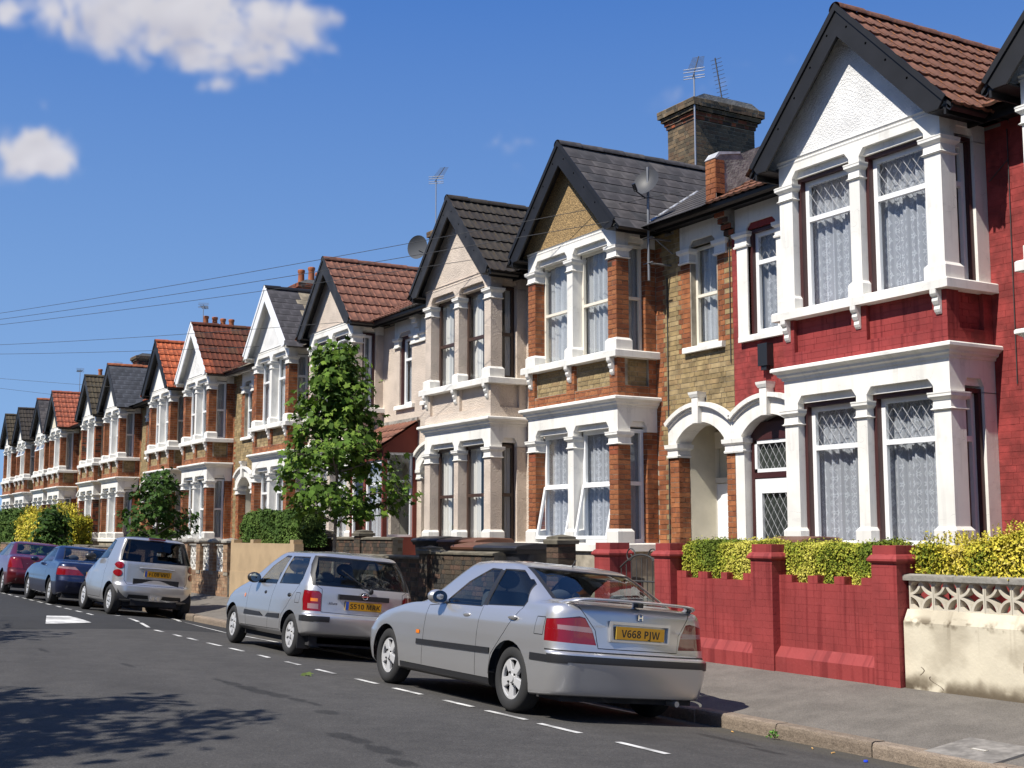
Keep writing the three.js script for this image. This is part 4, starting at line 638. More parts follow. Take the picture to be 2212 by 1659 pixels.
{ const b = solo('overhead_wire', rod([0, 0, 0], [0, 1, 0], 0.01, 3), M.wire, '', 'wire'); scene.remove(b); taken.delete('overhead_wire');
  const pole = thing('telegraph_pole', 'wooden telegraph pole feeding the overhead wires', 'pole', [-60.4, 0, 2.7]); asMesh('shaft', new THREE.CylinderGeometry(0.1, 0.15, 9.3, 10).translate(0, 4.65, 0), std(L(0.12, 0.08, 0.05), { map: T.grain }), pole); asMesh('crossarm', box(-0.5, 0.5, 8.9, 9.02, -0.05, 0.05), std(L(0.12, 0.08, 0.05)), pole);
  const ends = [[[-14.46, 6.65, -11.6], 'overhead wire to the slate roofed house by the dish'], [[-15.51, 6.3, -10.88], 'overhead wire crossing the tan pebbledash gable'], [[-19.74, 6.56, -11.05], 'overhead wire ending at the insulator on the beige gable'], [[-25.8, 6.24, -10.85], 'overhead wire ending at the brown tiled gable'], [[-31.3, 6.4, -10.85], 'overhead wire to the buff slated house'], [[-47.7, 7.0, -10.85], 'overhead wire to the blue grey slated house'], [[-53.1, 7.1, -10.85], 'overhead wire to the brown green mossy roof']];
  for (const [e, lab] of ends) { const a = [-60.4, 9.05, 2.7], n = 10, pts = Array.from({ length: n + 1 }, (_, i) => { const t = i / n; return [lerp(a[0], e[0], t), lerp(a[1], e[1], t) - 1.6 * t * (1 - t) * (Math.abs(a[0] - e[0]) / 50), lerp(a[2], e[2], t)]; }); solo('overhead_wire', plain(tube(pts, 0.0055, 3, 4)), M.wire, lab, 'wire', 'overhead wires'); }
}
{ // red lean-to porch of the beige house with brown tiles
  const p = thing('lean_to_porch', 'red lean-to porch with white glazed frames and a tiled roof', 'porch', [-23.99, 0, ZW]);
  const redM = std(L(0.17, 0.035, 0.024), { map: T.stain });
  const side = extrude([[0, 0.1], [0.8, 0.1], [0.8, 3.34], [0, 3.9]], 0.06, [[[0.1, 1.5], [0.1, 3.26], [0.7, 3.26], [0.7, 1.5]]]).rotateY(-Math.PI / 2); asMesh('side_wall', side, redM, p);
  asMesh('base_wall', [box(-1.66, -0.06, 0.1, 1.45, 0.74, 0.8), box(-1.7, -1.64, 0.1, 3.3, 0.0, 0.8), box(-1.64, -0.06, 3.1, 3.34, 0.74, 0.8), box(-1.0, -0.9, 1.45, 3.1, 0.74, 0.8)], redM, p);
  windowUnit(p, -0.035, 1.5, 0.4, 0.6, 1.76, { frame: M.upvc, bars: [0.66], ry: Math.PI / 2, set: 0.01, fw: 0.05 });
  windowUnit(p, -0.48, 1.45, 0.79, 0.84, 1.65, { frame: M.upvc, bars: [0.7], set: 0.02, fw: 0.06, curtain: 'net' });
  windowUnit(p, -1.32, 1.45, 0.79, 0.64, 1.65, { frame: M.upvc, bars: [0.3], set: 0.02, fw: 0.06 });
  const al = Math.atan(0.56 / 0.85), el = new THREE.Vector3(0, -Math.sin(al - 0.06), Math.cos(al - 0.06)), en = new THREE.Vector3(0, Math.cos(al - 0.06), Math.sin(al - 0.06)), ea = new THREE.Vector3().crossVectors(en, el);
  asMesh('roof_deck', extrude([[0, 3.92], [0.9, 3.33], [0.9, 3.29], [0, 3.88]], 1.74).rotateY(-Math.PI / 2).translate(0.02, 0, 0), redM, p);
  for (let r = 0; r < 3; r++) for (let c = 0; c < 6; c++) placeTile(p, TILE, roofKinds.brown.mats[(r + c) % 3], new THREE.Vector3(ea.x > 0 ? -1.72 + c * 0.3 : 0.06 - c * 0.3, 3.96 - Math.sin(al) * r * 0.33, Math.cos(al) * r * 0.33), ea, en, el);
  asMesh('flashing', box(-1.72, 0.04, 3.92, 4.02, 0.001, 0.05), M.concrete, p);
}

// ================================================================ front gardens: walls, hedges, bins
const mossy = std(L(0.17, 0.15, 0.11), { map: T.blotch, bumpMap: T.fineBump, bumpScale: 0.002 });
function screenBlock(s = 0.29, d = 0.09) {
  const h = s / 2, R = h * 1.035, r = h * 0.86, e = s * 0.055, k = 8, hole = [], holes = [];
  const lim = h - e * 1.1;
  for (const [cx, cy, a0] of [[h, h, Math.PI], [-h, h, 1.5 * Math.PI], [-h, -h, 0], [h, -h, 0.5 * Math.PI]]) {
    const arc = []; for (let i = 0; i <= k; i++) { const a = a0 + (Math.PI / 2) * i / k, x = cx + R * Math.cos(a), y = cy + R * Math.sin(a); if (Math.abs(x) < lim && Math.abs(y) < lim) arc.push([x, y]); }
    hole.push(...arc.reverse());
    const c = [], a1 = Math.asin(e / r); for (let i = 0; i <= k; i++) { const a = a0 + lerp(a1, Math.PI / 2 - a1, i / k); c.push([cx + r * Math.cos(a), cy + r * Math.sin(a)]); }
    const sx = Math.sign(cx), sy = Math.sign(cy), q = s * 0.12, p1 = [cx - sx * (e + q), cy - sy * e], p2 = [cx - sx * e, cy - sy * (e + q)];
    const last = c[c.length - 1]; c.push(...(Math.abs(last[0] - p1[0]) + Math.abs(last[1] - p1[1]) < Math.abs(last[0] - p2[0]) + Math.abs(last[1] - p2[1]) ? [p1, p2] : [p2, p1])); holes.push(c);
  }
  const g = extrude([[-h, -h], [h, -h], [h, h], [-h, h]], d, [hole, ...holes]); g.translate(0, 0, -d); return g;
}
const BLOCK = screenBlock();
{ // cream rendered wall with pierced blocks
  const w = thing('garden_wall', 'cream rendered wall topped with pierced concrete blocks and a coping', 'wall', [-8.6, 0.1, ZG - 0.05]);
  const cm = std(L(0.76, 0.72, 0.63), { roughness: 0.9, bumpMap: T.fineBump, bumpScale: 0.0015, map: texture(1024, 256, 4.2, (u, v) => {   // weathered paint: grime at the foot and under the ledge, cracks, a lost patch
    const x = u * 4.2, y = v * 1.05; let k = 0.94 + 0.1 * (fbm(x * 5, y * 5, 4, 1e6, 61) - 0.5);
    const n = fbm(x * 7, y * 7, 4, 1e6, 62), foot = sstep(0.16, 0.0, y - 0.12 * (n - 0.4)) * sstep(0.3, 0.62, n + 0.15), led = sstep(0.07, 0, Math.abs(y - 0.63)) * sstep(0.45, 0.7, fbm(x * 12, y * 14, 4, 1e6, 63)), drip = sstep(0.62, 0.8, fbm(x * 14, y * 0.9, 3, 1e6, 64)) * sstep(0.25, 0.62, y) * 0.5;
    let c = [246 * k, 241 * k, 228 * k]; const d = clamp(foot * 0.95 + led * 0.6 + drip * 0.3 + sstep(0.56, 0.75, fbm(x * 2.2, y * 2.4, 4, 1e6, 65)) * 0.22); c = [lerp(c[0], 104, d), lerp(c[1], 94, d), lerp(c[2], 80, d)];
    if (Math.abs(x - 0.17 - 0.05 * Math.sin(y * 40) - (y < 0.14 ? 0.12 : 0) - (0.2 - y) * 0.6) < 0.006 && y > 0.03 && y < 0.22) c = [96, 86, 74];
    const px = 1.38 + 0.05 * Math.sin(y * 14) + (0.3 - y) * 0.25; if (y < 0.36 && Math.abs(x - px) < 0.055 * sstep(0.37, 0.22, y) * (0.6 + 0.9 * fbm(x * 9, y * 16, 3, 1e6, 66)) && y > 0.02) c = [168, 158, 142];
    return c; }, true, 1.05) });
  { const g = extrude([[0, 0], [0.34, 0], [0.34, 0.745], [0.06, 0.745], [0, 0.63]], 4.2).rotateY(Math.PI / 2), p = g.attributes.position, u = g.attributes.uv; for (let i = 0; i < p.count; i++) u.setXY(i, p.getX(i), p.getY(i)); asMesh('wall', g, cm, w); }
  const bmat = [0, 1].map((i) => std(L(0.6 - 0.05 * i, 0.55 - 0.05 * i, 0.45 - 0.045 * i), { map: T.stain, bumpMap: T.fineBump, bumpScale: 0.0015 }));
  for (let i = 0; i < 14; i++) { const b = asMesh('screen_block', BLOCK, bmat[i % 2], w); b.position.set(0.16 + i * 0.29, 0.745 + 0.136, -0.07); b.scale.set(0.985, 0.94, 1); }
  for (let i = 0; i < 7; i++) asMesh('coping_stone', extrude([[0.03, 1.016], [0.2, 1.016], [0.2, 1.065], [0.115, 1.078], [0.03, 1.065]], 0.6 - 0.004).rotateY(Math.PI / 2).translate(i * 0.6 - 0.02, 0, 0), M.concrete, w);
}
{ // red painted brick wall with piers and a notched top
  const w = thing('garden_wall', 'red painted brick garden wall with capped piers and a notched top', 'wall', [-10.5, 0.1, ZG]);
  const ox = -10.5, PZ = -0.1, list = [], hid = [], B = (a, b) => [a - ox, b - ox], J = { joint: 0.002, wob: 0.0008, depth: 0.07 };
  const rp = std(L(0.38, 0.06, 0.056), { map: T.faded, roughness: 0.7, bumpMap: T.fineBump, bumpScale: 0.0015 });
  const panels = [[-10.36, -8.94, [[-10.163, -9.928], [-9.78, -9.548], [-9.401, -9.175]]], [-12.13, -10.7, [[-11.95, -11.73], [-11.56, -11.32], [-11.215, -10.943]]]];
  for (const [a, b, notch] of panels) {
    asMesh('panel_core', [box(a - ox, b - ox, 0, 0.945, PZ - 0.215, PZ - 0.0018)], M.mortarRed, w);
    courses(list, 'z', ...B(a, b), 0.27, 0.945, PZ, 1, 'wallpaint', J);
    asMesh('plinth', extrude([[0.02, 0], [0.18, 0], [0.18, 0.27], [-PZ - 0.004, 0.27], [0.02, 0.165]], b - a).rotateY(Math.PI / 2).translate(a - ox, 0, 0), rp, w);
    let x = a; for (const [n0, n1] of [...notch, [b, b]]) { if (n0 - x > 0.04) { const m = asMesh('merlon', box(x - ox + 0.002, n0 - ox - 0.002, 0.947, 1.022 + rr(-0.004, 0.004), PZ - 0.215, PZ), rp, w); } x = n1; }
  }
  for (const [a, b] of [[-8.94, -8.62], [-10.7, -10.36], [-12.44, -12.13], [-13.73, -13.38]]) {
    asMesh('pier', box(a - ox + 0.0028, b - ox - 0.0028, 0, 1.17, -0.33, -0.0018), M.mortarRed, w);
    courses(list, 'z', ...B(a, b), 0.0, 1.17, 0, 1, 'wallpaint', { ...J, fit: false }); courses(list, 'x', -0.33, 0, 0, 1.17, b - ox, 1, 'wallpaint', J); courses(hid, 'x', -0.33, 0, 0, 1.17, a - ox, -1, 'wallpaint', J);
    asMesh('pier_cap', [sweep(rectPath(a - ox, b - ox, -0.33, 0), [[-0.1, 1.17], [0.0, 1.17], [0.03, 1.195], [0.03, 1.215], [0.005, 1.25], [-0.012, 1.26], [-0.012, 1.345], [-0.1, 1.345]], true), box(a - ox + 0.05, b - ox - 0.05, 1.2, 1.343, -0.28, -0.05)], rp, w);
  }
  layBricks(w, [...list, ...hid], list.length);
  const gate = thing('garden_gate', 'wrought iron gate with scrolls between the red piers', 'gate', [-12.9, 0.12, ZG - 0.15]);
  const bars = []; for (let i = 0; i < 9; i++) bars.push(rod([-0.44 + i * 0.11, 0.05, 0], [-0.44 + i * 0.11, 0.98 + 0.16 * Math.cos((i - 4) / 4 * 1.4), 0], 0.007)); asMesh('bars', bars, M.wire, gate);
  asMesh('rail', [rod([-0.46, 0.1, 0], [0.46, 0.1, 0], 0.012), rod([-0.46, 0.85, 0], [0.46, 0.85, 0], 0.012), tube(Array.from({ length: 9 }, (_, i) => [-0.46 + i * 0.115, 0.98 + 0.2 * Math.cos((i - 4) / 4 * 1.4), 0]), 0.011)], M.wire, gate);
  for (const k of [-1, 1]) asMesh('scroll', tube(Array.from({ length: 18 }, (_, i) => { const a = i * 0.45, r = 0.11 - i * 0.0055; return [k * (0.24 - r * Math.cos(a)), 1.16 + r * Math.sin(a), 0.0]; }), 0.009, 3), M.wire, gate);
}
function lowWall(label, x0, x1, top, z, tone, o = {}) {
  const w = thing('garden_wall', label, 'wall', [(x0 + x1) / 2, 0.1, z], o.group), c = (x0 + x1) / 2, list = [];
  asMesh('core', box(x0 - c, x1 - c, 0, top - 0.1 - 0.05, -0.215, -0.006), M.mortarDark, w);
  courses(list, 'z', x0 - c, x1 - c, 0, top - 0.15, 0, 1, tone, {}); courses(list, 'x', -0.21, 0, 0, top - 0.15, x1 - c, 1, tone, { fit: true });
  layBricks(w, list, o.single ?? 0);
  asMesh('coping', extrude([[-0.025, 0], [0.235, 0], [0.235, 0.03], [0.1, 0.055], [-0.025, 0.03]], x1 - x0).rotateY(Math.PI / 2).translate(x0 - c, top - 0.15, 0), mossy, w);
  for (const [p, h] of o.piers ?? []) { const L2 = []; asMesh('pier', box(p - c - 0.144, p - c + 0.144, 0, h - 0.2, -0.25, 0.034), M.mortarDark, w); courses(L2, 'z', p - c - 0.15, p - c + 0.15, 0, h - 0.2, 0.04, 1, tone, { fit: true }); courses(L2, 'x', -0.25, 0.04, 0, h - 0.2, p - c + 0.15, 1, tone, { fit: true }); layBricks(w, L2, o.single ? L2.length : 0); asMesh('pier_cap', sweep(rectPath(p - c - 0.15, p - c + 0.15, -0.25, 0.04), [[-0.14, h - 0.2], [0.03, h - 0.2], [0.035, h - 0.15], [0.0, h - 0.13], [0, h - 0.1], [-0.14, h - 0.07]], true), mossy, w); }
  return w;
}
lowWall('soot stained brick wall with a pier, in front of the wheeled bins', -18.6, -16.36, 1.29, ZG, 'grime', { piers: [[-18.62, 1.34], [-14.69, 1.52]], single: 290 });
lowWall('dark grey stained brick wall of the mossy roofed house', -23.2, -18.8, 1.2, ZG, 'grime', { single: 0 });
lowWall('dark stained wall with square pier caps by the lean-to porch', -26.6, -22.0, 1.5, -10.35, 'grime', { piers: [[-25.6, 1.62], [-23.6, 1.62]] });
{ const w = thing('garden_wall', 'plain tan rendered garden wall below the clipped hedge', 'wall', [-26.6, 0.1, ZG]); const tm = std(L(0.44, 0.32, 0.19), { map: T.stain, bumpMap: T.fineBump, bumpScale: 0.0015 }); asMesh('wall', box(-2.0, 2.05, 0, 1.26, -0.2, 0), tm, w); asMesh('plinth', box(-2.0, 2.05, 0, 0.62, 0.0005, 0.012), tm, w); for (const x of [-1.88, -0.55, 1.9]) asMesh('stub', box(x - 0.1, x + 0.1, 1.26, 1.34, -0.2, -0.002), tm, w); }
{ // brick piers with two white pierced blocks between each
  const w = thing('garden_wall', 'tan brick wall with flat capped piers and stacked white pierced blocks', 'wall', [-32.2, 0.1, ZG]), list = [], wm = std(L(0.72, 0.7, 0.66), { map: T.stain });
  asMesh('core', box(-3.4, 3.4, 0, 0.58, -0.215, -0.006), M.mortar, w); courses(list, 'z', -3.4, 3.4, 0, 0.58, 0, 1, 'tan', {}); courses(list, 'x', -0.2, 0, 0, 0.58, 3.4, 1, 'tan', {});
  for (let i = 0; i < 7; i++) { const px = 3.25 - i * 1.07; asMesh('pier', box(px - 0.15, px + 0.15, 0.5, 1.26, -0.24, 0.014), M.mortar, w); courses(list, 'z', px - 0.156, px + 0.156, 0.58, 1.26, 0.02, 1, 'tan', { fit: true }); courses(list, 'x', -0.24, 0.02, 0.58, 1.26, px + 0.156, 1, 'tan', { fit: true }); asMesh('pier_cap', sweep(rectPath(px - 0.2, px + 0.2, -0.28, 0.06), [[-0.2, 1.26], [0.0, 1.26], [0, 1.3], [-0.05, 1.34], [-0.2, 1.37]], true), M.concrete, w);
    if (i < 6) for (let c = 0; c < 2; c++) for (let r = 0; r < 2; r++) { const b = asMesh('screen_block', BLOCK, wm, w); b.position.set(px - 0.33 - c * 0.3 - 0.06, 0.73 + r * 0.3, -0.05); } if (i < 6) asMesh('block_cap', box(px - 0.9, px - 0.18, 1.18, 1.22, -0.17, -0.02), M.concrete, w); }
  layBricks(w, list, 0);
}
for (const [a, b, lab] of [[-43, -36.2, 'low brick wall in front of the bright orange tiled house'], [-52.5, -43.4, 'low brick wall below the yellow hedge'], [-66, -53, 'low brick wall below the tall dark hedge']]) lowWall(lab, a, b, 1.2, ZG, 'tan');
lowWall('low red brick wall returning by the near house', -13.72, -13.5, 1.0, ZG - 0.4, 'paint');

// ---------------------------------------------------------------- wheeled bins
function bin(label, [x, y, z], mat, turn = 0, group = 'wheeled bins', k = 1) {
  const b = thing('wheeled_bin', label, 'bin', [x, y, z], group); b.rotation.y = turn; b.scale.setScalar(k);
  const body = new THREE.CylinderGeometry(0.40, 0.33, 0.92, 4, 1).rotateY(Math.PI / 4); body.scale(0.95, 1, 1.15); body.translate(0, 0.53, 0); asMesh('body', uvw(plain(body)), mat, b);
  asMesh('rim', sweep(rectPath(-0.28, 0.28, -0.34, 0.34), [[-0.03, 0.95], [0.012, 0.95], [0.02, 1.0], [-0.03, 1.0]], true), mat, b);
  const lid = extrude([[0.39, 0], [0.4, 0.03], [0.36, 0.06], [0.05, 0.1], [-0.3, 0.085], [-0.36, 0.04], [-0.36, 0]], 0.62, [], 0.012).rotateY(-Math.PI / 2).translate(0.31, 1.0, 0); asMesh('lid', lid, mat, b);
  asMesh('handle', [rod([-0.22, 1.0, -0.42], [0.22, 1.0, -0.42], 0.016), rod([-0.22, 1.0, -0.42], [-0.22, 0.98, -0.32], 0.014), rod([0.22, 1.0, -0.42], [0.22, 0.98, -0.32], 0.014)], mat, b);
  for (const s of [-1, 1]) asMesh('wheel', new THREE.CylinderGeometry(0.1, 0.1, 0.05, 14).rotateZ(Math.PI / 2).translate(s * 0.28, 0.1, -0.3), M.wire, b);
  return b;
}
const blackBin = std(L(0.02, 0.021, 0.026), { roughness: 0.42 }), brownBin = std(L(0.13, 0.055, 0.032), { roughness: 0.5 });
bin('black wheeled bin nearer the stone capped pier', [-16.3, 0.25, -9.9], blackBin, 0, 'black bins side by side', 1.07);
bin('black wheeled bin beside the brown bin', [-16.95, 0.25, -9.92], blackBin, 0.03, 'black bins side by side', 1.07);
bin('brown wheeled bin behind the soot stained wall', [-17.75, 0.25, -9.95], brownBin, 0.1, 'wheeled bins', 1.07);
bin('black wheeled bin with a raised lid under the beige bay', [-20.2, 0.42, -10.4], blackBin, 0.4);
bin('brown wheeled bin under the beige bay window, next to the black bin', [-19.4, 0.4, -10.5], brownBin, 0.05); bin('brown wheeled bin under the beige bay window, end of the three', [-18.6, 0.4, -10.5], brownBin, -0.05);
bin('dark wheeled bin lid behind the clipped yellow hedge', [-11.1, 0.43, -10.5], brownBin, 0.1);

// ================================================================ plants
function leafGeo(list, cols, lobes = 0) {   // list of [x, y, z, size, nx, ny, nz, tone]; one geometry of small faces
  const pos = [], col = [], nor = [], n = new THREE.Vector3(), a = new THREE.Vector3(), b = new THREE.Vector3();
  for (const [x, y, z, s, nx, ny, nz, t] of list) {
    n.set(nx, ny, nz).normalize(); a.set(rr(-1, 1), rr(-1, 1), rr(-1, 1)).cross(n).normalize(); b.crossVectors(n, a);
    const c = cols[Math.floor(t * cols.length) % cols.length], k = 0.8 + 0.4 * rnd(), bend = s * 0.25;
    const P = (u, v, w = 0) => [x + (a.x * u + b.x * v) * s + n.x * w, y + (a.y * u + b.y * v) * s + n.y * w, z + (a.z * u + b.z * v) * s + n.z * w];
    const tri = (...q) => { for (const p of q) { pos.push(...p); col.push(c[0] * k, c[1] * k, c[2] * k); nor.push(n.x, n.y, n.z); } };
    if (lobes) { const o = P(0, 0, 0); const m = lobes * 2, pts = []; for (let i = 0; i <= m; i++) { const th = -2.4 + 4.8 * i / m + Math.PI / 2, r = i % 2 ? 1 - 0.12 * Math.abs(i - lobes) : 0.42; pts.push(P(Math.cos(th) * r, Math.sin(th) * r, i % 2 ? -bend * rr(0.2, 1) : 0)); } for (let i = 0; i < m; i++) tri(o, pts[i], pts[i + 1]); tri(o, pts[m], pts[0]); } else { tri(P(-0.5, 0), P(0, -0.28, -bend), P(0.5, 0)); tri(P(-0.5, 0), P(0.5, 0), P(0, 0.28, -bend)); }
  }
  const g = new THREE.BufferGeometry(); g.setAttribute('position', new THREE.Float32BufferAttribute(pos, 3)); g.setAttribute('normal', new THREE.Float32BufferAttribute(nor, 3)); g.setAttribute('color', new THREE.Float32BufferAttribute(col, 3)); g.setAttribute('uv', new THREE.Float32BufferAttribute(new Float32Array(pos.length / 3 * 2), 2)); return g;
}
const leafMat = new THREE.MeshPhysicalMaterial({ color: 0xffffff, vertexColors: true, side: THREE.DoubleSide, roughness: 0.75, specularIntensity: 0.35, transmission: 0.22, thickness: 0 });
const hedgeMat = phys(L(1), { vertexColors: true, side: THREE.DoubleSide, roughness: 0.8, specularIntensity: 0.35 });
const twigMat = std(L(0.05, 0.035, 0.02));
// a clipped hedge: leaves over the faces of a lumpy box, twigs and dark leaves inside it
function hedge(label, [x0, x1], [y0, y1], [z0, z1], cols, size, n, o = {}) {
  const h = thing('hedge', label, 'hedge', [(x0 + x1) / 2, y0, (z0 + z1) / 2], o.group), cx = (x0 + x1) / 2, cz = (z0 + z1) / 2, list = [], lump = o.lump ?? 0.06, rough = o.rough ?? 0.03;
  const W = x1 - x0, D = z1 - z0, fA = W * (y1 - y0), tA = W * D, sA = D * (y1 - y0), tot = fA + tA + sA * 2 + fA * 0.3;
  const R = o.round ?? 0.08, topY = (x, z) => (o.top ? o.top(x) : y1);
  for (let i = 0; i < n; i++) {
    let r = rnd() * tot, x, y, z, nx = 0, ny = 0, nz = 0;
    if (r < fA) { x = rr(x0, x1); y = lerp(y0, topY(x), rnd()); z = z1; nz = 1; } else if ((r -= fA) < tA) { x = rr(x0, x1); z = rr(z0, z1); y = topY(x); ny = 1; } else if ((r -= tA) < sA) { x = x1; z = rr(z0, z1); y = lerp(y0, topY(x), rnd()); nx = 1; } else if ((r -= sA) < sA) { x = x0; z = rr(z0, z1); y = lerp(y0, topY(x), rnd()); nx = -1; } else { x = rr(x0, x1); y = lerp(y0, topY(x), rnd()); z = z0; nz = -1; }
    // rounded edges
    const ty = topY(x), dy = ty - y, dz = z1 - z, dx = x1 - x; if (dy < R && dz < R) { const q = R - Math.hypot(R - dy, R - dz); if (q < 0) { y += q * 0.6; z += q * 0.6; } } if (dy < R && (dx < R || x - x0 < R)) { y -= (R - Math.min(dx, x - x0)) * 0.5; }
    const L1 = (fbm(x * 2.2 + 9, y * 2.6 + z * 2.1, 3, 1e6, 81) - 0.5) * 2 * lump, dep = L1 - rnd() * rnd() * rough * 4 + (rnd() < 0.08 ? rough * rr(0.3, 1.6) : 0);
    x += nx * dep; y += ny * dep; z += nz * dep;
    const patch = fbm(x * 3.1 + 4, y * 3.1 + z * 2, 3, 1e6, 82), t = clamp(patch * 1.6 - 0.3 + rr(-0.25, 0.25), 0, 0.999);
    list.push([x - cx, y - y0, z - cz, size * rr(0.7, 1.35), nx + rr(-0.9, 0.9), ny + rr(-0.5, 1.1), nz + rr(-0.9, 0.9), t]);
  }
  if (o.tufts) for (let i = 0; i < o.tufts; i++) { const x = rr(x0, x1), z = rr(z0, z1), hh = rr(0.05, o.tuft ?? 0.16); for (let k = 0; k < 9; k++) list.push([x - cx + rr(-0.012, 0.012), topY(x) - y0 + hh * k / 9, z - cz + rr(-0.012, 0.012), size * 0.9, rr(-1, 1), rr(0, 1), rr(-1, 1), rr(0.3, 0.999)]); }
  if (o.overhang) for (const [a, b, yb] of o.overhang) for (let i = 0; i < 260; i++) { const x = rr(a, b), t = rnd(); list.push([x - cx, lerp(y0, yb, t * Math.sin(Math.PI * clamp((x - a) / (b - a))) ** 0.6) - y0, z1 - cz + 0.02 + rr(-0.02, 0.05), size * rr(0.7, 1.3), rr(-1, 1), rr(-0.2, 1), 1, rnd() * 0.999]); }
  const core = []; for (let i = 0; i < n * 0.8; i++) core.push([rr(x0 + 0.03, x1 - 0.03) - cx, 0, rr(z0 + 0.03, z1 - 0.03) - cz, size * 1.9, rr(-1, 1), rr(-1, 1), rr(-1, 1), rnd() * 0.999]); for (const c of core) c[1] = rr(0, Math.max(0.05, topY(c[0] + cx) - y0 - 0.05));
  asMesh('foliage', leafGeo([...list, ...core], cols), hedgeMat, h);
  asMesh('branches', Array.from({ length: Math.ceil(W * 3) }, (_, i) => { const x = lerp(x0, x1, (i + 0.5) / Math.ceil(W * 3)) - cx; return rod([x, -y0 + (o.ground ?? 0.2), 0], [x + rr(-0.1, 0.1), (y1 - y0) * 0.8, rr(-0.1, 0.1)], 0.014, 4); }), twigMat, h);
  return h;
}
const yg = [[0.1, 0.14, 0.018], [0.16, 0.20, 0.022], [0.24, 0.27, 0.03], [0.36, 0.36, 0.045], [0.42, 0.40, 0.06], [0.50, 0.46, 0.09]];
hedge('clipped yellow green hedge in the first bay of the red wall, beside the gate pier', [-12.1, -10.72], [1.0, 1.47], [-10.05, -9.53], yg, 0.029, 15000, { lump: 0.05, group: 'yellow hedge over the red wall', overhang: [[-11.93, -11.74, 1.06], [-11.55, -11.33, 1.05], [-11.2, -10.96, 1.05]].map(([a, b, y]) => [a, b, y - 0.06]) });
hedge('clipped yellow green hedge between the two right hand red piers', [-10.6, -8.95], [1.0, 1.46], [-10.05, -9.53], yg, 0.029, 17000, { lump: 0.05, group: 'yellow hedge over the red wall', overhang: [[-10.15, -9.95, 1.0], [-9.76, -9.57, 1.0], [-9.38, -9.2, 1.0]].map(([a, b, y]) => [a, b, y - 0.01]) });
const yy = [[0.13, 0.17, 0.02], [0.30, 0.30, 0.03], [0.42, 0.38, 0.04], [0.52, 0.44, 0.05], [0.58, 0.48, 0.06], [0.60, 0.5, 0.12]];
hedge('loose bright yellow hedge above the cream wall with pierced blocks', [-8.55, -5.6], [1.16, 1.5], [-10.3, -9.5], yy, 0.033, 22000, { lump: 0.09, rough: 0.05, tufts: 220, tuft: 0.13, top: (x) => 1.44 + 0.12 * sstep(-8.5, -7.4, x) + 0.04 * Math.sin(x * 5) });
const dg = [[0.035, 0.07, 0.014], [0.05, 0.095, 0.018], [0.07, 0.12, 0.024], [0.10, 0.16, 0.035]];
hedge('dark green clipped hedge over the tan wall', [-28.6, -24.9], [1.3, 2.05], [-10.2, -9.55], dg, 0.055, 11000, { lump: 0.12, round: 0.25 });
hedge('golden hedge next to the blue grey slated house', [-50.5, -47.2], [0.9, 2.14], [-10.3, -9.6], [[0.16, 0.19, 0.02], [0.27, 0.27, 0.025], [0.38, 0.34, 0.03], [0.46, 0.38, 0.035]], 0.08, 8000, { lump: 0.2, tufts: 60, round: 0.2 });
hedge('taller bright yellow hedge with ragged top', [-59, -50.6], [0.9, 2.35], [-10.5, -9.6], yy, 0.09, 9000, { lump: 0.35, rough: 0.12, tufts: 150, tuft: 0.35, top: (x) => 2.3 + 0.25 * Math.sin(x * 1.1 + 1) });
hedge('tall dark green hedge at the far end of the row', [-74, -59.2], [0.5, 2.6], [-10.8, -9.5], dg, 0.11, 9000, { lump: 0.4, round: 0.5 });
hedge('low dark green hedge beside the brick piers with white blocks', [-39.5, -36.3], [0.9, 1.62], [-10.4, -9.6], dg, 0.07, 4000, { lump: 0.12, round: 0.2 });

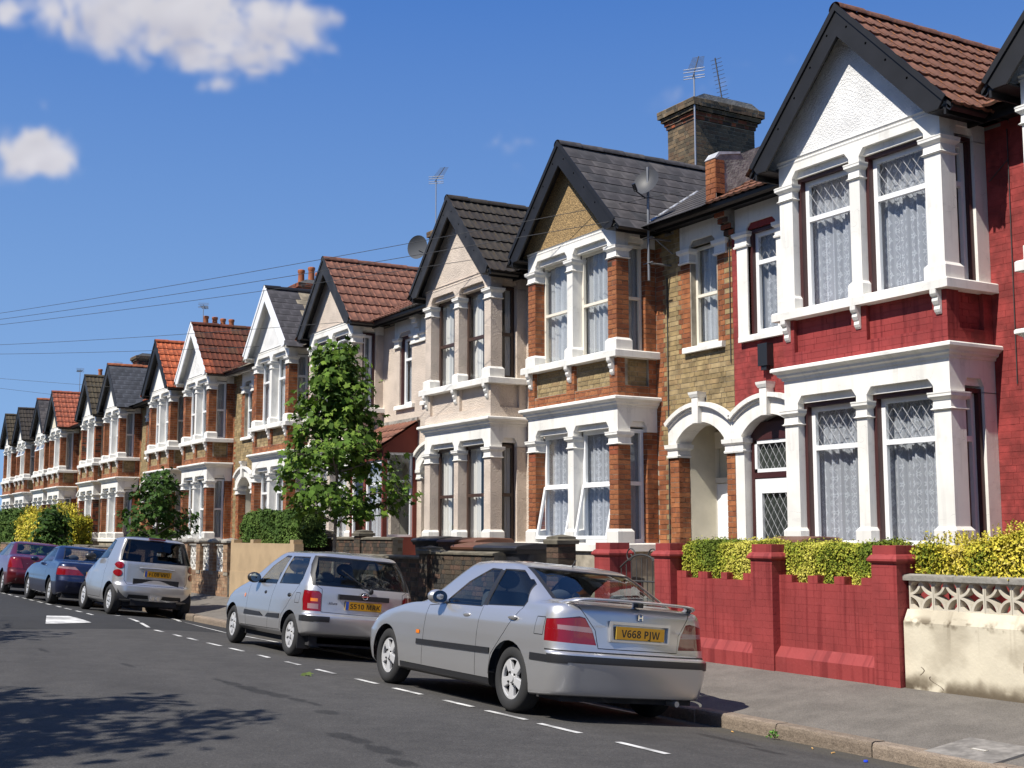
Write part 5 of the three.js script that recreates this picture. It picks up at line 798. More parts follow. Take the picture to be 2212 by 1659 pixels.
// a young tree: tapered trunk, limbs that fork, leaves on the twig ends
function tree(name, label, [x, y, z], o) {
  const t = thing(name, label, 'tree', [x, y, z], o.group), wood = [], tips = [], bark = std(L(0.24, 0.2, 0.16), { map: T.grain, bumpMap: T.fineBump, bumpScale: 0.006 });
  const H = o.h, lean = o.lean ?? [0, 0];
  const at = (v) => [lean[0] * v * v + 0.05 * Math.sin(v * 5), v * H, lean[1] * v * v + 0.04 * Math.cos(v * 4)];
  const seg = (a, b, r0, r1) => { const A = new THREE.Vector3(...a), B = new THREE.Vector3(...b), l = A.distanceTo(B), g = new THREE.CylinderGeometry(r1, r0, l, 7, 1).translate(0, l / 2, 0); g.applyQuaternion(new THREE.Quaternion().setFromUnitVectors(new THREE.Vector3(0, 1, 0), B.clone().sub(A).normalize())); g.translate(...a); wood.push(plain(g)); };
  const n = 14; for (let i = 0; i < n; i++) seg(at(i / n), at((i + 1) / n), lerp(o.r, 0.008, i / n), lerp(o.r, 0.008, (i + 1) / n));
  const prof = o.profile;   // crown radius against height
  for (let i = 0; i < o.limbs; i++) {
    const v = lerp(o.first, 0.97, Math.pow((i + rnd()) / o.limbs, 0.9)), a = at(v), az = i * 2.4 + rr(-0.4, 0.4), R = prof(v) * rr(0.75, 1.1) * (o.side ? o.side(az, v) : 1), up = rr(0.15, 0.5) * R + 0.1;
    const e = [a[0] + Math.cos(az) * R, a[1] + up - R * 0.12, a[2] + Math.sin(az) * R], m = [lerp(a[0], e[0], 0.5), lerp(a[1], e[1], 0.6), lerp(a[2], e[2], 0.5)];
    seg(a, m, 0.018 * o.k, 0.012 * o.k); seg(m, e, 0.012 * o.k, 0.004);
    for (let k = 0; k < o.twigs; k++) { const q = 0.25 + 0.75 * Math.sqrt(rnd()), b = [lerp(a[0], e[0], q), lerp(a[1], e[1], q) + 0.03, lerp(a[2], e[2], q)], l = (0.14 + 0.2 * rnd()) * o.k, th = rnd() * 6.28, ph = rr(-0.5, 0.9), c = [b[0] + l * Math.cos(th) * Math.cos(ph), b[1] + l * Math.sin(ph), b[2] + l * Math.sin(th) * Math.cos(ph)]; seg(b, c, 0.005, 0.002); tips.push([c, a]); }
    tips.push([e, a]);
  }
  asMesh('trunk', mergeAll(wood), bark, t);
  const list = []; for (const [c, a] of tips) for (let k = 0; k < o.leaves; k++) { const s = o.spread; const p = [c[0] + rr(-s, s), c[1] + rr(-s, s * 0.7), c[2] + rr(-s, s)]; const ox = p[0] - a[0], oz = p[2] - a[2], l = Math.hypot(ox, oz) + 0.01; list.push([...p, o.size * rr(0.65, 1.25), ox / l * 0.7 + rr(-0.8, 0.8), rr(0.0, 1.3), oz / l * 0.7 + rr(-0.8, 0.8), rnd() * 0.999]); }
  asMesh('crown', leafGeo(list, o.cols, o.lobes ?? 5), leafMat, t);
  return t;
}
const tg = [[0.052, 0.105, 0.01], [0.072, 0.142, 0.013], [0.1, 0.18, 0.017], [0.15, 0.235, 0.028]], td = [[0.03, 0.075, 0.01], [0.042, 0.095, 0.012], [0.06, 0.12, 0.016]];
tree('street_tree', 'young street tree with star shaped leaves behind the silver hatchback with a dented tail', [-19.1, -0.04, -7.95], { h: 4.5, r: 0.042, first: 0.36, limbs: 32, twigs: 12, leaves: 11, spread: 0.15, size: 0.095, k: 1, cols: tg, profile: (v) => v < 0.5 ? lerp(0.6, 1.15, sstep(0.34, 0.52, v)) : lerp(1.12, 0.08, Math.pow((v - 0.5) / 0.5, 0.68)), group: 'young street trees' });
tree('street_tree', 'small dark leaved street tree behind the tiny silver two seater', [-29.9, -0.04, -7.95], { h: 2.85, r: 0.04, first: 0.4, limbs: 22, twigs: 8, leaves: 8, spread: 0.13, size: 0.1, k: 0.9, cols: td, profile: (v) => lerp(0.78, 0.18, clamp((v - 0.45) / 0.55)) * (0.75 + 0.5 * Math.abs(Math.sin(v * 9))), group: 'young street trees' });
tree('street_tree', 'dark bushy street tree in front of the yellow hedges', [-42.4, -0.04, -7.95], { h: 2.15, r: 0.05, first: 0.3, limbs: 30, twigs: 9, leaves: 8, spread: 0.15, size: 0.11, k: 1, cols: td, profile: (v) => 0.45 * Math.sqrt(clamp(1 - ((v - 0.55) / 0.5) ** 2)), group: 'young street trees' });
for (const [x, z, h, lab] of [[-9.9, 3.9, 6.4, 'leafy street tree on the far pavement shading the road'], [-20.2, 3.1, 5.9, 'second leafy tree on the far pavement']]) tree('pavement_tree', lab, [x, 0.12, z], { h, r: 0.1, first: 0.42, limbs: 44, twigs: 12, leaves: 12, spread: 0.32, size: 0.17, k: 1.6, cols: tg, profile: (v) => 2.5 * Math.sqrt(clamp(1 - ((v - 0.68) / 0.42) ** 2)) });
{ const w = solo('weed', leafGeo(Array.from({ length: 40 }, () => [-8.35 + rr(-0.05, 0.05), -0.16 + rnd() * 0.06, -7.5 + rr(-0.03, 0.03), 0.03, rr(-1, 1), rr(0, 1), rr(-1, 1), rnd() * 0.99]), [[0.08, 0.2, 0.03], [0.12, 0.26, 0.05]]), hedgeMat, 'small green weed growing at the foot of the kerb', 'weed');
  solo('fallen_leaf', leafGeo([[-13.27, roadY(-13.27, -5.2) + 0.02, -5.2, 0.09, 0.2, 1, 0.3, 0.2], [-13.2, roadY(-13.2, -5.2) + 0.03, -5.22, 0.07, 0.5, 1, 0.1, 0.2]], [[0.08, 0.11, 0.03]], 5), hedgeMat, 'single fallen leaf lying on the road', 'leaf'); }
{ const cov = thing('utility_cover', 'square concrete inset utility cover in the pavement', 'cover', [-6.54, paveY(-7.9) + 0.006, -7.9]); const g = new THREE.BoxGeometry(0.62, 0.02, 0.55); const m = asMesh('cover', g, std(L(0.27, 0.25, 0.225), { map: T.grain }), cov); m.rotation.x = Math.atan(0.195 / 1.69); const tx = document.createElement('canvas'); tx.width = 128; tx.height = 32; const c = tx.getContext('2d'); c.fillStyle = '#8f887c'; c.fillRect(0, 0, 128, 32); c.fillStyle = '#d8d6d0'; for (let i = 0; i < 9; i++) c.fillRect(10 + i * 12, 8, 8, 16); const ct = new THREE.CanvasTexture(tx); ct.colorSpace = THREE.SRGBColorSpace; const p = asMesh('maker_plate', new THREE.BoxGeometry(0.14, 0.004, 0.035).translate(0, 0.013, 0), std(L(1), { map: ct }), cov); p.rotation.x = m.rotation.x; }
solo('bottle_cap', new THREE.CylinderGeometry(0.016, 0.018, 0.012, 12).translate(-7.05, -0.14, -7.25), std(L(0.01, 0.05, 0.6)), 'small blue bottle cap in the gutter', 'litter');
for (const [x, z, lab] of [[-7.75, -7.38, 'orange cigarette end in the gutter, midway between weed and bottle cap'], [-7.5, -7.36, 'orange cigarette end in the gutter beside the blue bottle cap'], [-8.75, -7.4, 'orange cigarette end in the gutter behind the saloon with a tail wing']]) solo('cigarette_end', new THREE.CylinderGeometry(0.006, 0.006, 0.035, 6).rotateZ(Math.PI / 2).rotateY(x * 9).translate(x, roadY(x, z) + 0.01, z), std(L(0.6, 0.35, 0.12)), lab, 'litter', 'cigarette ends in the gutter');

// ================================================================ parked cars
// Local frame of a car: the rear bumper at x = 0, the front towards -x, y up from the tyres, z across. `a` below is the distance forward of the rear bumper, `b` the distance from the middle.
const paint = (r, g, b, m = 0.7) => phys(L(r, g, b), { metalness: m, roughness: 0.32, clearcoat: 1, clearcoatRoughness: 0.06 });
const CM = {
  glass: phys(L(0.74, 0.8, 0.8), { transmission: 1, thickness: 0, roughness: 0, ior: 1.5 }), tint: phys(L(0.16, 0.17, 0.19), { transmission: 1, thickness: 0, roughness: 0, ior: 1.5 }),
  rubber: std(L(0.016, 0.016, 0.018), { roughness: 0.55 }), trim: std(L(0.02, 0.02, 0.022), { roughness: 0.4 }), seam: std(L(0.012), { roughness: 0.8 }), tyre: std(L(0.02, 0.02, 0.021), { roughness: 0.85 }), rim: phys(L(0.62, 0.62, 0.63), { metalness: 0.35, roughness: 0.3 }),
  redLamp: phys(L(0.2, 0.005, 0.009), { roughness: 0.12, clearcoat: 1, clearcoatRoughness: 0.02 }), clearLamp: phys(L(0.3, 0.17, 0.17), { roughness: 0.15, clearcoat: 1 }), amber: phys(L(0.75, 0.2, 0.01), { roughness: 0.2, clearcoat: 1 }),
  chrome: std(L(0.75), { metalness: 1, roughness: 0.12 }), seat: std(L(0.06, 0.065, 0.075), { roughness: 0.95 }), cabin: std(L(0.022, 0.022, 0.025), { roughness: 0.9 }), mirror: std(L(0.8), { metalness: 1, roughness: 0.03 }),
};
function cr(p0, p1, p2, p3, t) { return 0.5 * (2 * p1 + (p2 - p0) * t + (2 * p0 - 5 * p1 + 4 * p2 - p3) * t * t + (3 * p1 - p0 - 3 * p2 + p3) * t * t * t); }
function carShell(spec) {
  const rows = spec.rows, NT = (rows.length - 1) * 5, S = [];
  for (let i = 0; i < 12; i++) S.push([0, i / 12]); for (let i = 0; i < 12; i++) S.push([1, i / 12]); for (let i = 0; i < 54; i++) S.push([2, i / 54]); for (let i = 0; i < 10; i++) S.push([3, i / 10]); for (let i = 0; i <= 10; i++) S.push([4, i / 10]);
  const bl = spec.bulge ?? 0.07, bf = spec.bulgeF ?? 0.22, bar = spec.barrel ?? 0.025, dr = spec.dr ?? 0.5, df = spec.df ?? 1.1;
  const grid = [];
  for (let j = 0; j <= NT; j++) {
    const q = Math.min(rows.length - 2, Math.floor(j / 5)), t = j / 5 - q, R = rows[q].map((_, k) => { const g = (n) => rows[clamp(n, 0, rows.length - 1)][k]; return k === 2 || k > 5 ? Math.max(0, lerp(g(q), g(q + 1), t) * 0.4 + cr(g(q - 1), g(q), g(q + 1), g(q + 2), t) * 0.6) : lerp(g(q), g(q + 1), t) * 0.45 + cr(g(q - 1), g(q), g(q + 1), g(q + 2), t) * 0.55; });
    let [ar, yr, w, ys, af, yf, rc, rf] = R; rc = Math.min(rc, w * 0.95); rf = Math.min(rf, w * 0.95); const sc = Math.min(1, (af - ar) / 1.2);
    const qa = w > 0.01 ? ((w - rc) / w) ** 2 : 0, qf = w > 0.01 ? ((w - rf) / w) ** 2 : 0, rcA = rc * 0.85 * sc, rfA = rf * 1.3 * sc, aR = ar + bl * qa * sc, aF = af - bf * qf * sc, line = [];
    for (const [k, u] of S) {
      let a, b;
      if (k === 0) { b = u * (w - rc); a = ar + bl * sc * (w > 0.01 ? (b / w) ** 2 : 0); } else if (k === 1) { const f = u * Math.PI / 2; b = w - rc + rc * Math.sin(f); a = aR + rcA * (1 - Math.cos(f)); } else if (k === 2) { a = lerp(aR + rcA, aF - rfA, u); const v = 2 * u - 1; b = w + bar * (1 - v * v) * Math.min(1, w * 2); } else if (k === 3) { const f = (1 - u) * Math.PI / 2; b = w - rf + rf * Math.sin(f); a = aF - rfA * (1 - Math.cos(f)); } else { b = (1 - u) * (w - rf); a = af - bf * sc * (w > 0.01 ? (b / w) ** 2 : 0); }
      const y = ys + (yr - ys) * (1 - sstep(0, dr, a - ar)) + (yf - ys) * sstep(af - df, af, a);
      line.push([a, y, b]);
    }
    grid.push(line);
  }
  // smooth normals
  const N = S.length, nrm = grid.map((l) => l.map(() => [0, 0, 0])), sb = (p, q) => [p[0] - q[0], p[1] - q[1], p[2] - q[2]];
  for (let j = 0; j <= NT; j++) for (let i = 0; i < N; i++) {
    let u = sb(grid[j][Math.min(N - 1, i + 1)], grid[j][Math.max(0, i - 1)]), v = sb(grid[Math.min(NT, j + 1)][i], grid[Math.max(0, j - 1)][i]);
    if (i === 0 || i === N - 1) u = [0, 0, i === 0 ? 1 : -1];
    let n = [u[1] * v[2] - u[2] * v[1], u[2] * v[0] - u[0] * v[2], u[0] * v[1] - u[1] * v[0]]; n = n.map((x) => -x); let l = Math.hypot(...n); if (l < 1e-9) { n = [0, 1, 0]; l = 1; }
    nrm[j][i] = n.map((x) => x / l);
  }
  // fix orientation: on the side the normal must point outward (+b)
  const mid = nrm[Math.floor(NT * 0.35)][Math.floor(N * 0.5)]; if (mid[2] < 0) for (const l of nrm) for (const n of l) for (let k = 0; k < 3; k++) n[k] = -n[k];
  return { grid, nrm, NT, N };
}
function carBody(car, spec) {
  const { grid, nrm, NT, N } = carShell(spec), out = new Map();
  const feats = spec.features;
  const axes = { s: [0, 1], r: [2, 1], f: [2, 1], t: [0, 2] };
  const push = (key, poly) => { if (!out.has(key)) out.set(key, []); out.get(key).push(poly); };
  const mixv = (p, q, t) => ({ p: p.p.map((x, k) => lerp(x, q.p[k], t)), n: p.n.map((x, k) => lerp(x, q.n[k], t)) });
  const F2 = feats.map((f) => { let area = 0; const P = f.poly; for (let i = 0; i < P.length; i++) { const a = P[i], b = P[(i + 1) % P.length]; area += a[0] * b[1] - a[1] * b[0]; } const Q = area < 0 ? P.slice().reverse() : P; return { ...f, poly: Q, x0: Math.min(...Q.map((p) => p[0])), x1: Math.max(...Q.map((p) => p[0])), y0: Math.min(...Q.map((p) => p[1])), y1: Math.max(...Q.map((p) => p[1])) }; });
  for (let j = 0; j < NT; j++) for (let i = 0; i < N - 1; i++) {
    let pieces = [[[j, i], [j, i + 1], [j + 1, i + 1], [j + 1, i]].map(([y, x]) => ({ p: grid[y][x], n: nrm[y][x] }))];
    const na = [0, 1, 2].map((k) => pieces[0].reduce((s, v) => s + v.n[k], 0) / 4), ca = pieces[0].reduce((s, v) => s + v.p[0], 0) / 4;
    for (const f of F2) {
      const [ax, ay] = axes[f.proj];
      if (f.proj === 's' && na[2] < 0.42 || f.proj === 'r' && (na[0] > -0.1 || na[2] > 0.9 && !f.wrap || ca > 1.9) || f.proj === 'f' && (na[0] < 0.1 || ca < 1.5) || f.proj === 't' && na[1] < 0.5) continue;
      const next = [];
      for (const pc of pieces) {
        const xs = pc.map((v) => v.p[ax]), ys = pc.map((v) => v.p[ay]);
        if (Math.max(...xs) < f.x0 || Math.min(...xs) > f.x1 || Math.max(...ys) < f.y0 || Math.min(...ys) > f.y1) { next.push(pc); continue; }
        let rest = pc;
        for (let e = 0; e < f.poly.length && rest.length > 2; e++) {
          const A = f.poly[e], B = f.poly[(e + 1) % f.poly.length], side = (v) => (B[0] - A[0]) * (v.p[ay] - A[1]) - (B[1] - A[1]) * (v.p[ax] - A[0]), inn = [], outp = [];
          for (let k = 0; k < rest.length; k++) { const P = rest[k], Q = rest[(k + 1) % rest.length], sp = side(P), sq = side(Q); (sp >= 0 ? inn : outp).push(P); if (sp >= 0 !== sq >= 0) { const m = mixv(P, Q, sp / (sp - sq)); inn.push(m); outp.push(m); } }
          if (outp.length > 2) next.push(outp); rest = inn;
        }
        if (rest.length > 2 && !f.drop) push(f.key, rest.map((v) => ({ p: v.p.map((x, k) => x - v.n[k] * (f.inset ?? 0)), n: v.n })));
      }
      pieces = next;
    }
    for (const pc of pieces) push('body', pc);
  }
  const build = (polys, sides) => { const pos = [], nor = []; for (const sd of sides) for (const pc of polys) for (let k = 1; k < pc.length - 1; k++) { let t = [pc[0], pc[k], pc[k + 1]]; { const [A, B, C] = t.map((v) => v.p), u = [0, 1, 2].map((i) => B[i] - A[i]), w = [0, 1, 2].map((i) => C[i] - A[i]), d = (u[1] * w[2] - u[2] * w[1]) * t[0].n[0] + (u[2] * w[0] - u[0] * w[2]) * t[0].n[1] + (u[0] * w[1] - u[1] * w[0]) * t[0].n[2]; if ((d > 0) === (sd > 0)) t = [t[0], t[2], t[1]]; } for (const v of t) { pos.push(-v.p[0], v.p[1], v.p[2] * sd); nor.push(-v.n[0], v.n[1], v.n[2] * sd); } } const g = new THREE.BufferGeometry(); g.setAttribute('position', new THREE.Float32BufferAttribute(pos, 3)); g.setAttribute('normal', new THREE.Float32BufferAttribute(nor, 3)); g.setAttribute('uv', new THREE.Float32BufferAttribute(new Float32Array(pos.length / 3 * 2), 2)); return g; };
  asMesh('body', build(out.get('body'), [1, -1]), spec.paint, car);
  const done = new Set();
  for (const f of F2) { if (f.drop || done.has(f.key) || !out.has(f.key)) continue; done.add(f.key); if (f.both) asMesh(f.name, build(out.get(f.key), [1, -1]), f.mat, car); else for (const sd of [1, -1]) asMesh(f.name, build(out.get(f.key), [sd]), f.mat, car); }
}
const circ = (x, y, r, n = 28) => Array.from({ length: n }, (_, i) => [x + r * Math.cos(i / n * 2 * Math.PI), y + r * Math.sin(i / n * 2 * Math.PI)]);
const rect = (x0, x1, y0, y1) => [[x0, y0], [x1, y0], [x1, y1], [x0, y1]];
function grow(poly, d) { const c = poly.reduce((s, p) => [s[0] + p[0] / poly.length, s[1] + p[1] / poly.length], [0, 0]); return poly.map((p) => { const l = Math.hypot(p[0] - c[0], p[1] - c[1]); return [p[0] + (p[0] - c[0]) / l * d, p[1] + (p[1] - c[1]) / l * d]; }); }
function seam(a, b, w = 0.007) { const dx = b[0] - a[0], dy = b[1] - a[1], l = Math.hypot(dx, dy), nx = -dy / l * w / 2, ny = dx / l * w / 2; return [[a[0] + nx, a[1] + ny], [b[0] + nx, b[1] + ny], [b[0] - nx, b[1] - ny], [a[0] - nx, a[1] - ny]]; }
const Fw = (key, proj, poly, mat, o = {}) => ({ key, name: o.name ?? key, proj, poly, mat, inset: o.inset ?? 0.004, both: o.both, wrap: o.wrap });
function windowFeats(key, proj, poly, mat = CM.glass, o = {}) { return [Fw(key, proj, poly, mat, { inset: 0.006, ...o }), Fw(key + '_seal', proj, grow(poly, o.seal ?? 0.018), CM.rubber, { inset: 0.002, both: o.both, wrap: o.wrap, name: (o.name ?? key) + '_seal' })]; }
function seams(list) { return list.map(([p, a, b]) => ({ key: 'panel_gap', name: 'panel_gap', proj: p, poly: seam(a, b), mat: CM.seam, inset: 0.005, both: true })); }
function arches(list) { return list.flatMap(([a, y, r]) => [{ key: 'arch', proj: 's', poly: circ(a, y, r), drop: true }]); }

function wheel(car, a, side, b, R, style, tw = 0.19) {
  const w = sub('wheel', car, [-a, R, side * (b - tw / 2)]);
  const r = R * 0.66, pr = [[r - 0.012, -tw / 2 + 0.02], [r + 0.004, -tw / 2], [R - 0.045, -tw / 2 - 0.006], [R - 0.012, -tw / 2 + 0.018], [R, -tw / 2 + 0.045], [R, tw / 2 - 0.045], [R - 0.012, tw / 2 - 0.018], [R - 0.045, tw / 2 + 0.006], [r + 0.004, tw / 2], [r - 0.012, tw / 2 - 0.02], [r - 0.012, -tw / 2 + 0.02]];
  asMesh('tyre', new THREE.LatheGeometry(pr.map((p) => new THREE.Vector2(...p)), 40).rotateX(Math.PI / 2), CM.tyre, w);
  const out = [[0, 0]], holes = [], n = style.n, sh = new THREE.Shape(); sh.absarc(0, 0, r, 0, Math.PI * 2);
  for (let i = 0; i < n; i++) { const a0 = i / n * 2 * Math.PI + style.turn, wd = Math.PI / n * style.open, P = []; for (let k = 0; k <= 6; k++) { const t = lerp(-wd, wd, k / 6); P.push(new THREE.Vector2((r - 0.028) * Math.cos(a0 + t), (r - 0.028) * Math.sin(a0 + t))); } const wi = wd * style.inner; for (let k = 0; k <= 3; k++) { const t = lerp(wi, -wi, k / 3), ri = r * style.ri; P.push(new THREE.Vector2(ri * Math.cos(a0 + t), ri * Math.sin(a0 + t))); } sh.holes.push(new THREE.Path(P)); }
  const rg = new THREE.ExtrudeGeometry(sh, { depth: 0.02, bevelEnabled: true, bevelSize: 0.006, bevelThickness: 0.008, bevelSegments: 2, curveSegments: 48 }); rg.translate(0, 0, tw / 2 - 0.05); if (side < 0) rg.rotateY(Math.PI);
  asMesh('rim', uvw(plain(rg)), CM.rim, w);
  asMesh('rim_well', new THREE.CylinderGeometry(r - 0.005, r - 0.005, 0.12, 32, 1, true).rotateX(Math.PI / 2), CM.rim, w);
  asMesh('brake_disc', new THREE.CylinderGeometry(r * 0.72, r * 0.72, 0.02, 24).rotateX(Math.PI / 2), CM.cabin, w);
  asMesh('hub_cap', new THREE.CylinderGeometry(0.035, 0.04, 0.02, 16).rotateX(Math.PI / 2).translate(0, 0, side * (tw / 2 - 0.02)), CM.rim, w);
  asMesh('wheel_nuts', Array.from({ length: 4 }, (_, i) => new THREE.CylinderGeometry(0.01, 0.01, 0.02, 6).rotateX(Math.PI / 2).translate(0.06 * Math.cos(i * 1.571 + 0.6), 0.06 * Math.sin(i * 1.571 + 0.6), side * (tw / 2 - 0.018))), CM.seam, w);
}
function plate(car, text, a, y, b, w, h, tilt = 0, o = {}) {
  const c = document.createElement('canvas'); c.width = 512; c.height = Math.round(512 * h / w); const x = c.getContext('2d'); x.fillStyle = o.white ? '#d8d8d4' : '#c89018'; x.fillRect(0, 0, c.width, c.height);
  if (o.band) { x.fillStyle = '#2a55b0'; x.fillRect(0, 0, 44, c.height); }
  x.fillStyle = '#15120c'; x.textAlign = 'center'; x.textBaseline = 'middle'; x.font = `bold ${Math.round(c.height * 0.86)}px sans-serif`; x.save(); x.translate(c.width / 2 + (o.band ? 22 : 0), c.height * 0.54); const m = x.measureText(text).width || 400, fit = (o.band ? 440 : 480) / m; x.scale(Math.min(fit, 1), 1); x.fillText(text, 0, 0); x.restore();
  const t = new THREE.CanvasTexture(c); t.colorSpace = THREE.SRGBColorSpace;
  const g = new THREE.BoxGeometry(0.012, h, w), side = std(L(0.6, 0.4, 0.06)); const q = asMesh('number_plate', g, side, car); q.position.set(-a, y, b); q.rotation.z = tilt;
  const f = asMesh('plate_face', new THREE.PlaneGeometry(w - 0.006, h - 0.006).rotateY(Math.PI / 2).translate(0.0075, 0, 0), std(L(1), { map: t, roughness: 0.35 }), q); return q;
}
function badge(car, text, a, y, b, w, h, col = '#e8e8ea') { const c = document.createElement('canvas'); c.width = 256; c.height = 64; const x = c.getContext('2d'); x.clearRect(0, 0, 256, 64); x.fillStyle = col; x.font = 'bold 54px sans-serif'; x.textAlign = 'center'; x.textBaseline = 'middle'; x.fillText(text, 128, 34, 246); const t = new THREE.CanvasTexture(c); t.colorSpace = THREE.SRGBColorSpace; const m = asMesh('badge', new THREE.PlaneGeometry(w, h).rotateY(Math.PI / 2), phys(L(1), { map: t, transparent: true, alphaTest: 0.4, roughness: 0.25, metalness: 0.4 }), car); m.position.set(-a, y, b); return m; }
function bar(pts, ra, rb, n = 10) {   // a bar of flattened section through points (x, y, z)
  const c = new THREE.CatmullRomCurve3(pts.map((p) => new THREE.Vector3(...p))), m = pts.length * 6, pos = [], P = [];
  for (let i = 0; i <= m; i++) { const o = c.getPoint(i / m), t = c.getTangent(i / m), u = new THREE.Vector3(1, 0, 0), v = new THREE.Vector3().crossVectors(t, u).normalize(), k = i === 0 || i === m ? 0.5 : 1; P.push(Array.from({ length: n }, (_, q) => { const f = q / n * 2 * Math.PI; return o.clone().addScaledVector(u, ra * k * Math.cos(f)).addScaledVector(v, rb * Math.sin(f)).toArray(); })); }
  for (let i = 0; i < m; i++) for (let q = 0; q < n; q++) { const r = (q + 1) % n; pos.push(...P[i][q], ...P[i + 1][q], ...P[i + 1][r], ...P[i][q], ...P[i + 1][r], ...P[i][r]); }
  const g = new THREE.BufferGeometry(); g.setAttribute('position', new THREE.Float32BufferAttribute(pos, 3)); let h = uvw((g.computeVertexNormals(), g)); return h;
}
function blob(sx, sy, sz, x, y, z) { return new THREE.SphereGeometry(1, 18, 12).scale(sx, sy, sz).translate(x, y, z); }
function cabin(car, o) {
  const { L: len, w, floor = 0.3, seats, rearSeat, belt } = o;
  asMesh('floor_pan', box(-len + 0.35, -0.2, 0.17, floor, -w + 0.1, w - 0.1), CM.cabin, car);
  asMesh('dashboard', box(-seats - 1.05, -seats - 0.75, floor, belt + 0.02, -w + 0.14, w - 0.14), CM.cabin, car);
  for (const s of [-1, 1]) asMesh('seat', [extrude([[0, floor], [0.5, floor], [0.52, floor + 0.28], [0.12, floor + 0.26], [0.02, belt + 0.16], [-0.1, belt + 0.15], [-0.06, floor + 0.2]].map(([a, y]) => [-seats - a, y]), 0.46, [], 0.02).translate(0, 0, s * 0.36 - 0.23), blob(0.05, 0.09, 0.13, -seats + 0.06, belt + 0.27, s * 0.36), rod([-seats + 0.03, belt + 0.1, s * 0.36], [-seats + 0.06, belt + 0.22, s * 0.36], 0.012)], CM.seat, car);
  if (rearSeat) asMesh('rear_seat', [extrude([[0, floor], [0.5, floor], [0.52, floor + 0.25], [0.14, floor + 0.24], [0.02, belt + 0.08], [-0.1, belt + 0.07], [-0.06, floor + 0.2]].map(([a, y]) => [-rearSeat - a, y]), 1.1, [], 0.02).translate(0, 0, -0.55), ...[-0.33, 0.33].map((b) => blob(0.05, 0.07, 0.12, -rearSeat + 0.07, belt + 0.14, b))], CM.seat, car);
  asMesh('steering_wheel', new THREE.TorusGeometry(0.18, 0.016, 8, 24).rotateY(Math.PI / 2).rotateZ(0.4).translate(-seats - 0.62, belt - 0.02, -0.36), CM.cabin, car);
  for (const a of o.wheels) asMesh('wheel_housing', [box(-a - 0.36, -a + 0.36, 0.2, 0.7, -w + 0.28, w - 0.28), ...[-1, 1].map((s) => { const g = new THREE.CylinderGeometry(0.36, 0.36, 0.3, 24, 1, true, Math.PI / 2, Math.PI).rotateX(Math.PI / 2); return g.translate(-a, 0.31, s * (w - 0.17)); })], CM.cabin, car);
}
function placeCar(name, label, xr, zc, o = {}) {
  const zl = zc + 0.72, zr = zc - 0.72, xm = xr - (o.mid ?? 1.9), yl = roadY(xm, zl), yr = Math.max(roadY(xm, Math.max(zr, -7.6)), -0.19), car = thing(name, label, 'car', [xr, (yl + yr) / 2, zc], o.group);
  car.rotation.set(-Math.atan2(yl - yr, 1.44), o.yaw ?? 0, 0); return car;
}
const SILVER = paint(0.56, 0.555, 0.555), rims5 = { n: 5, open: 0.62, inner: 0.55, ri: 0.36, turn: 0.3 }, rims7 = { n: 7, open: 0.55, inner: 0.5, ri: 0.42, turn: 0.1 }, rims12 = { n: 9, open: 0.6, inner: 0.6, ri: 0.5, turn: 0 };
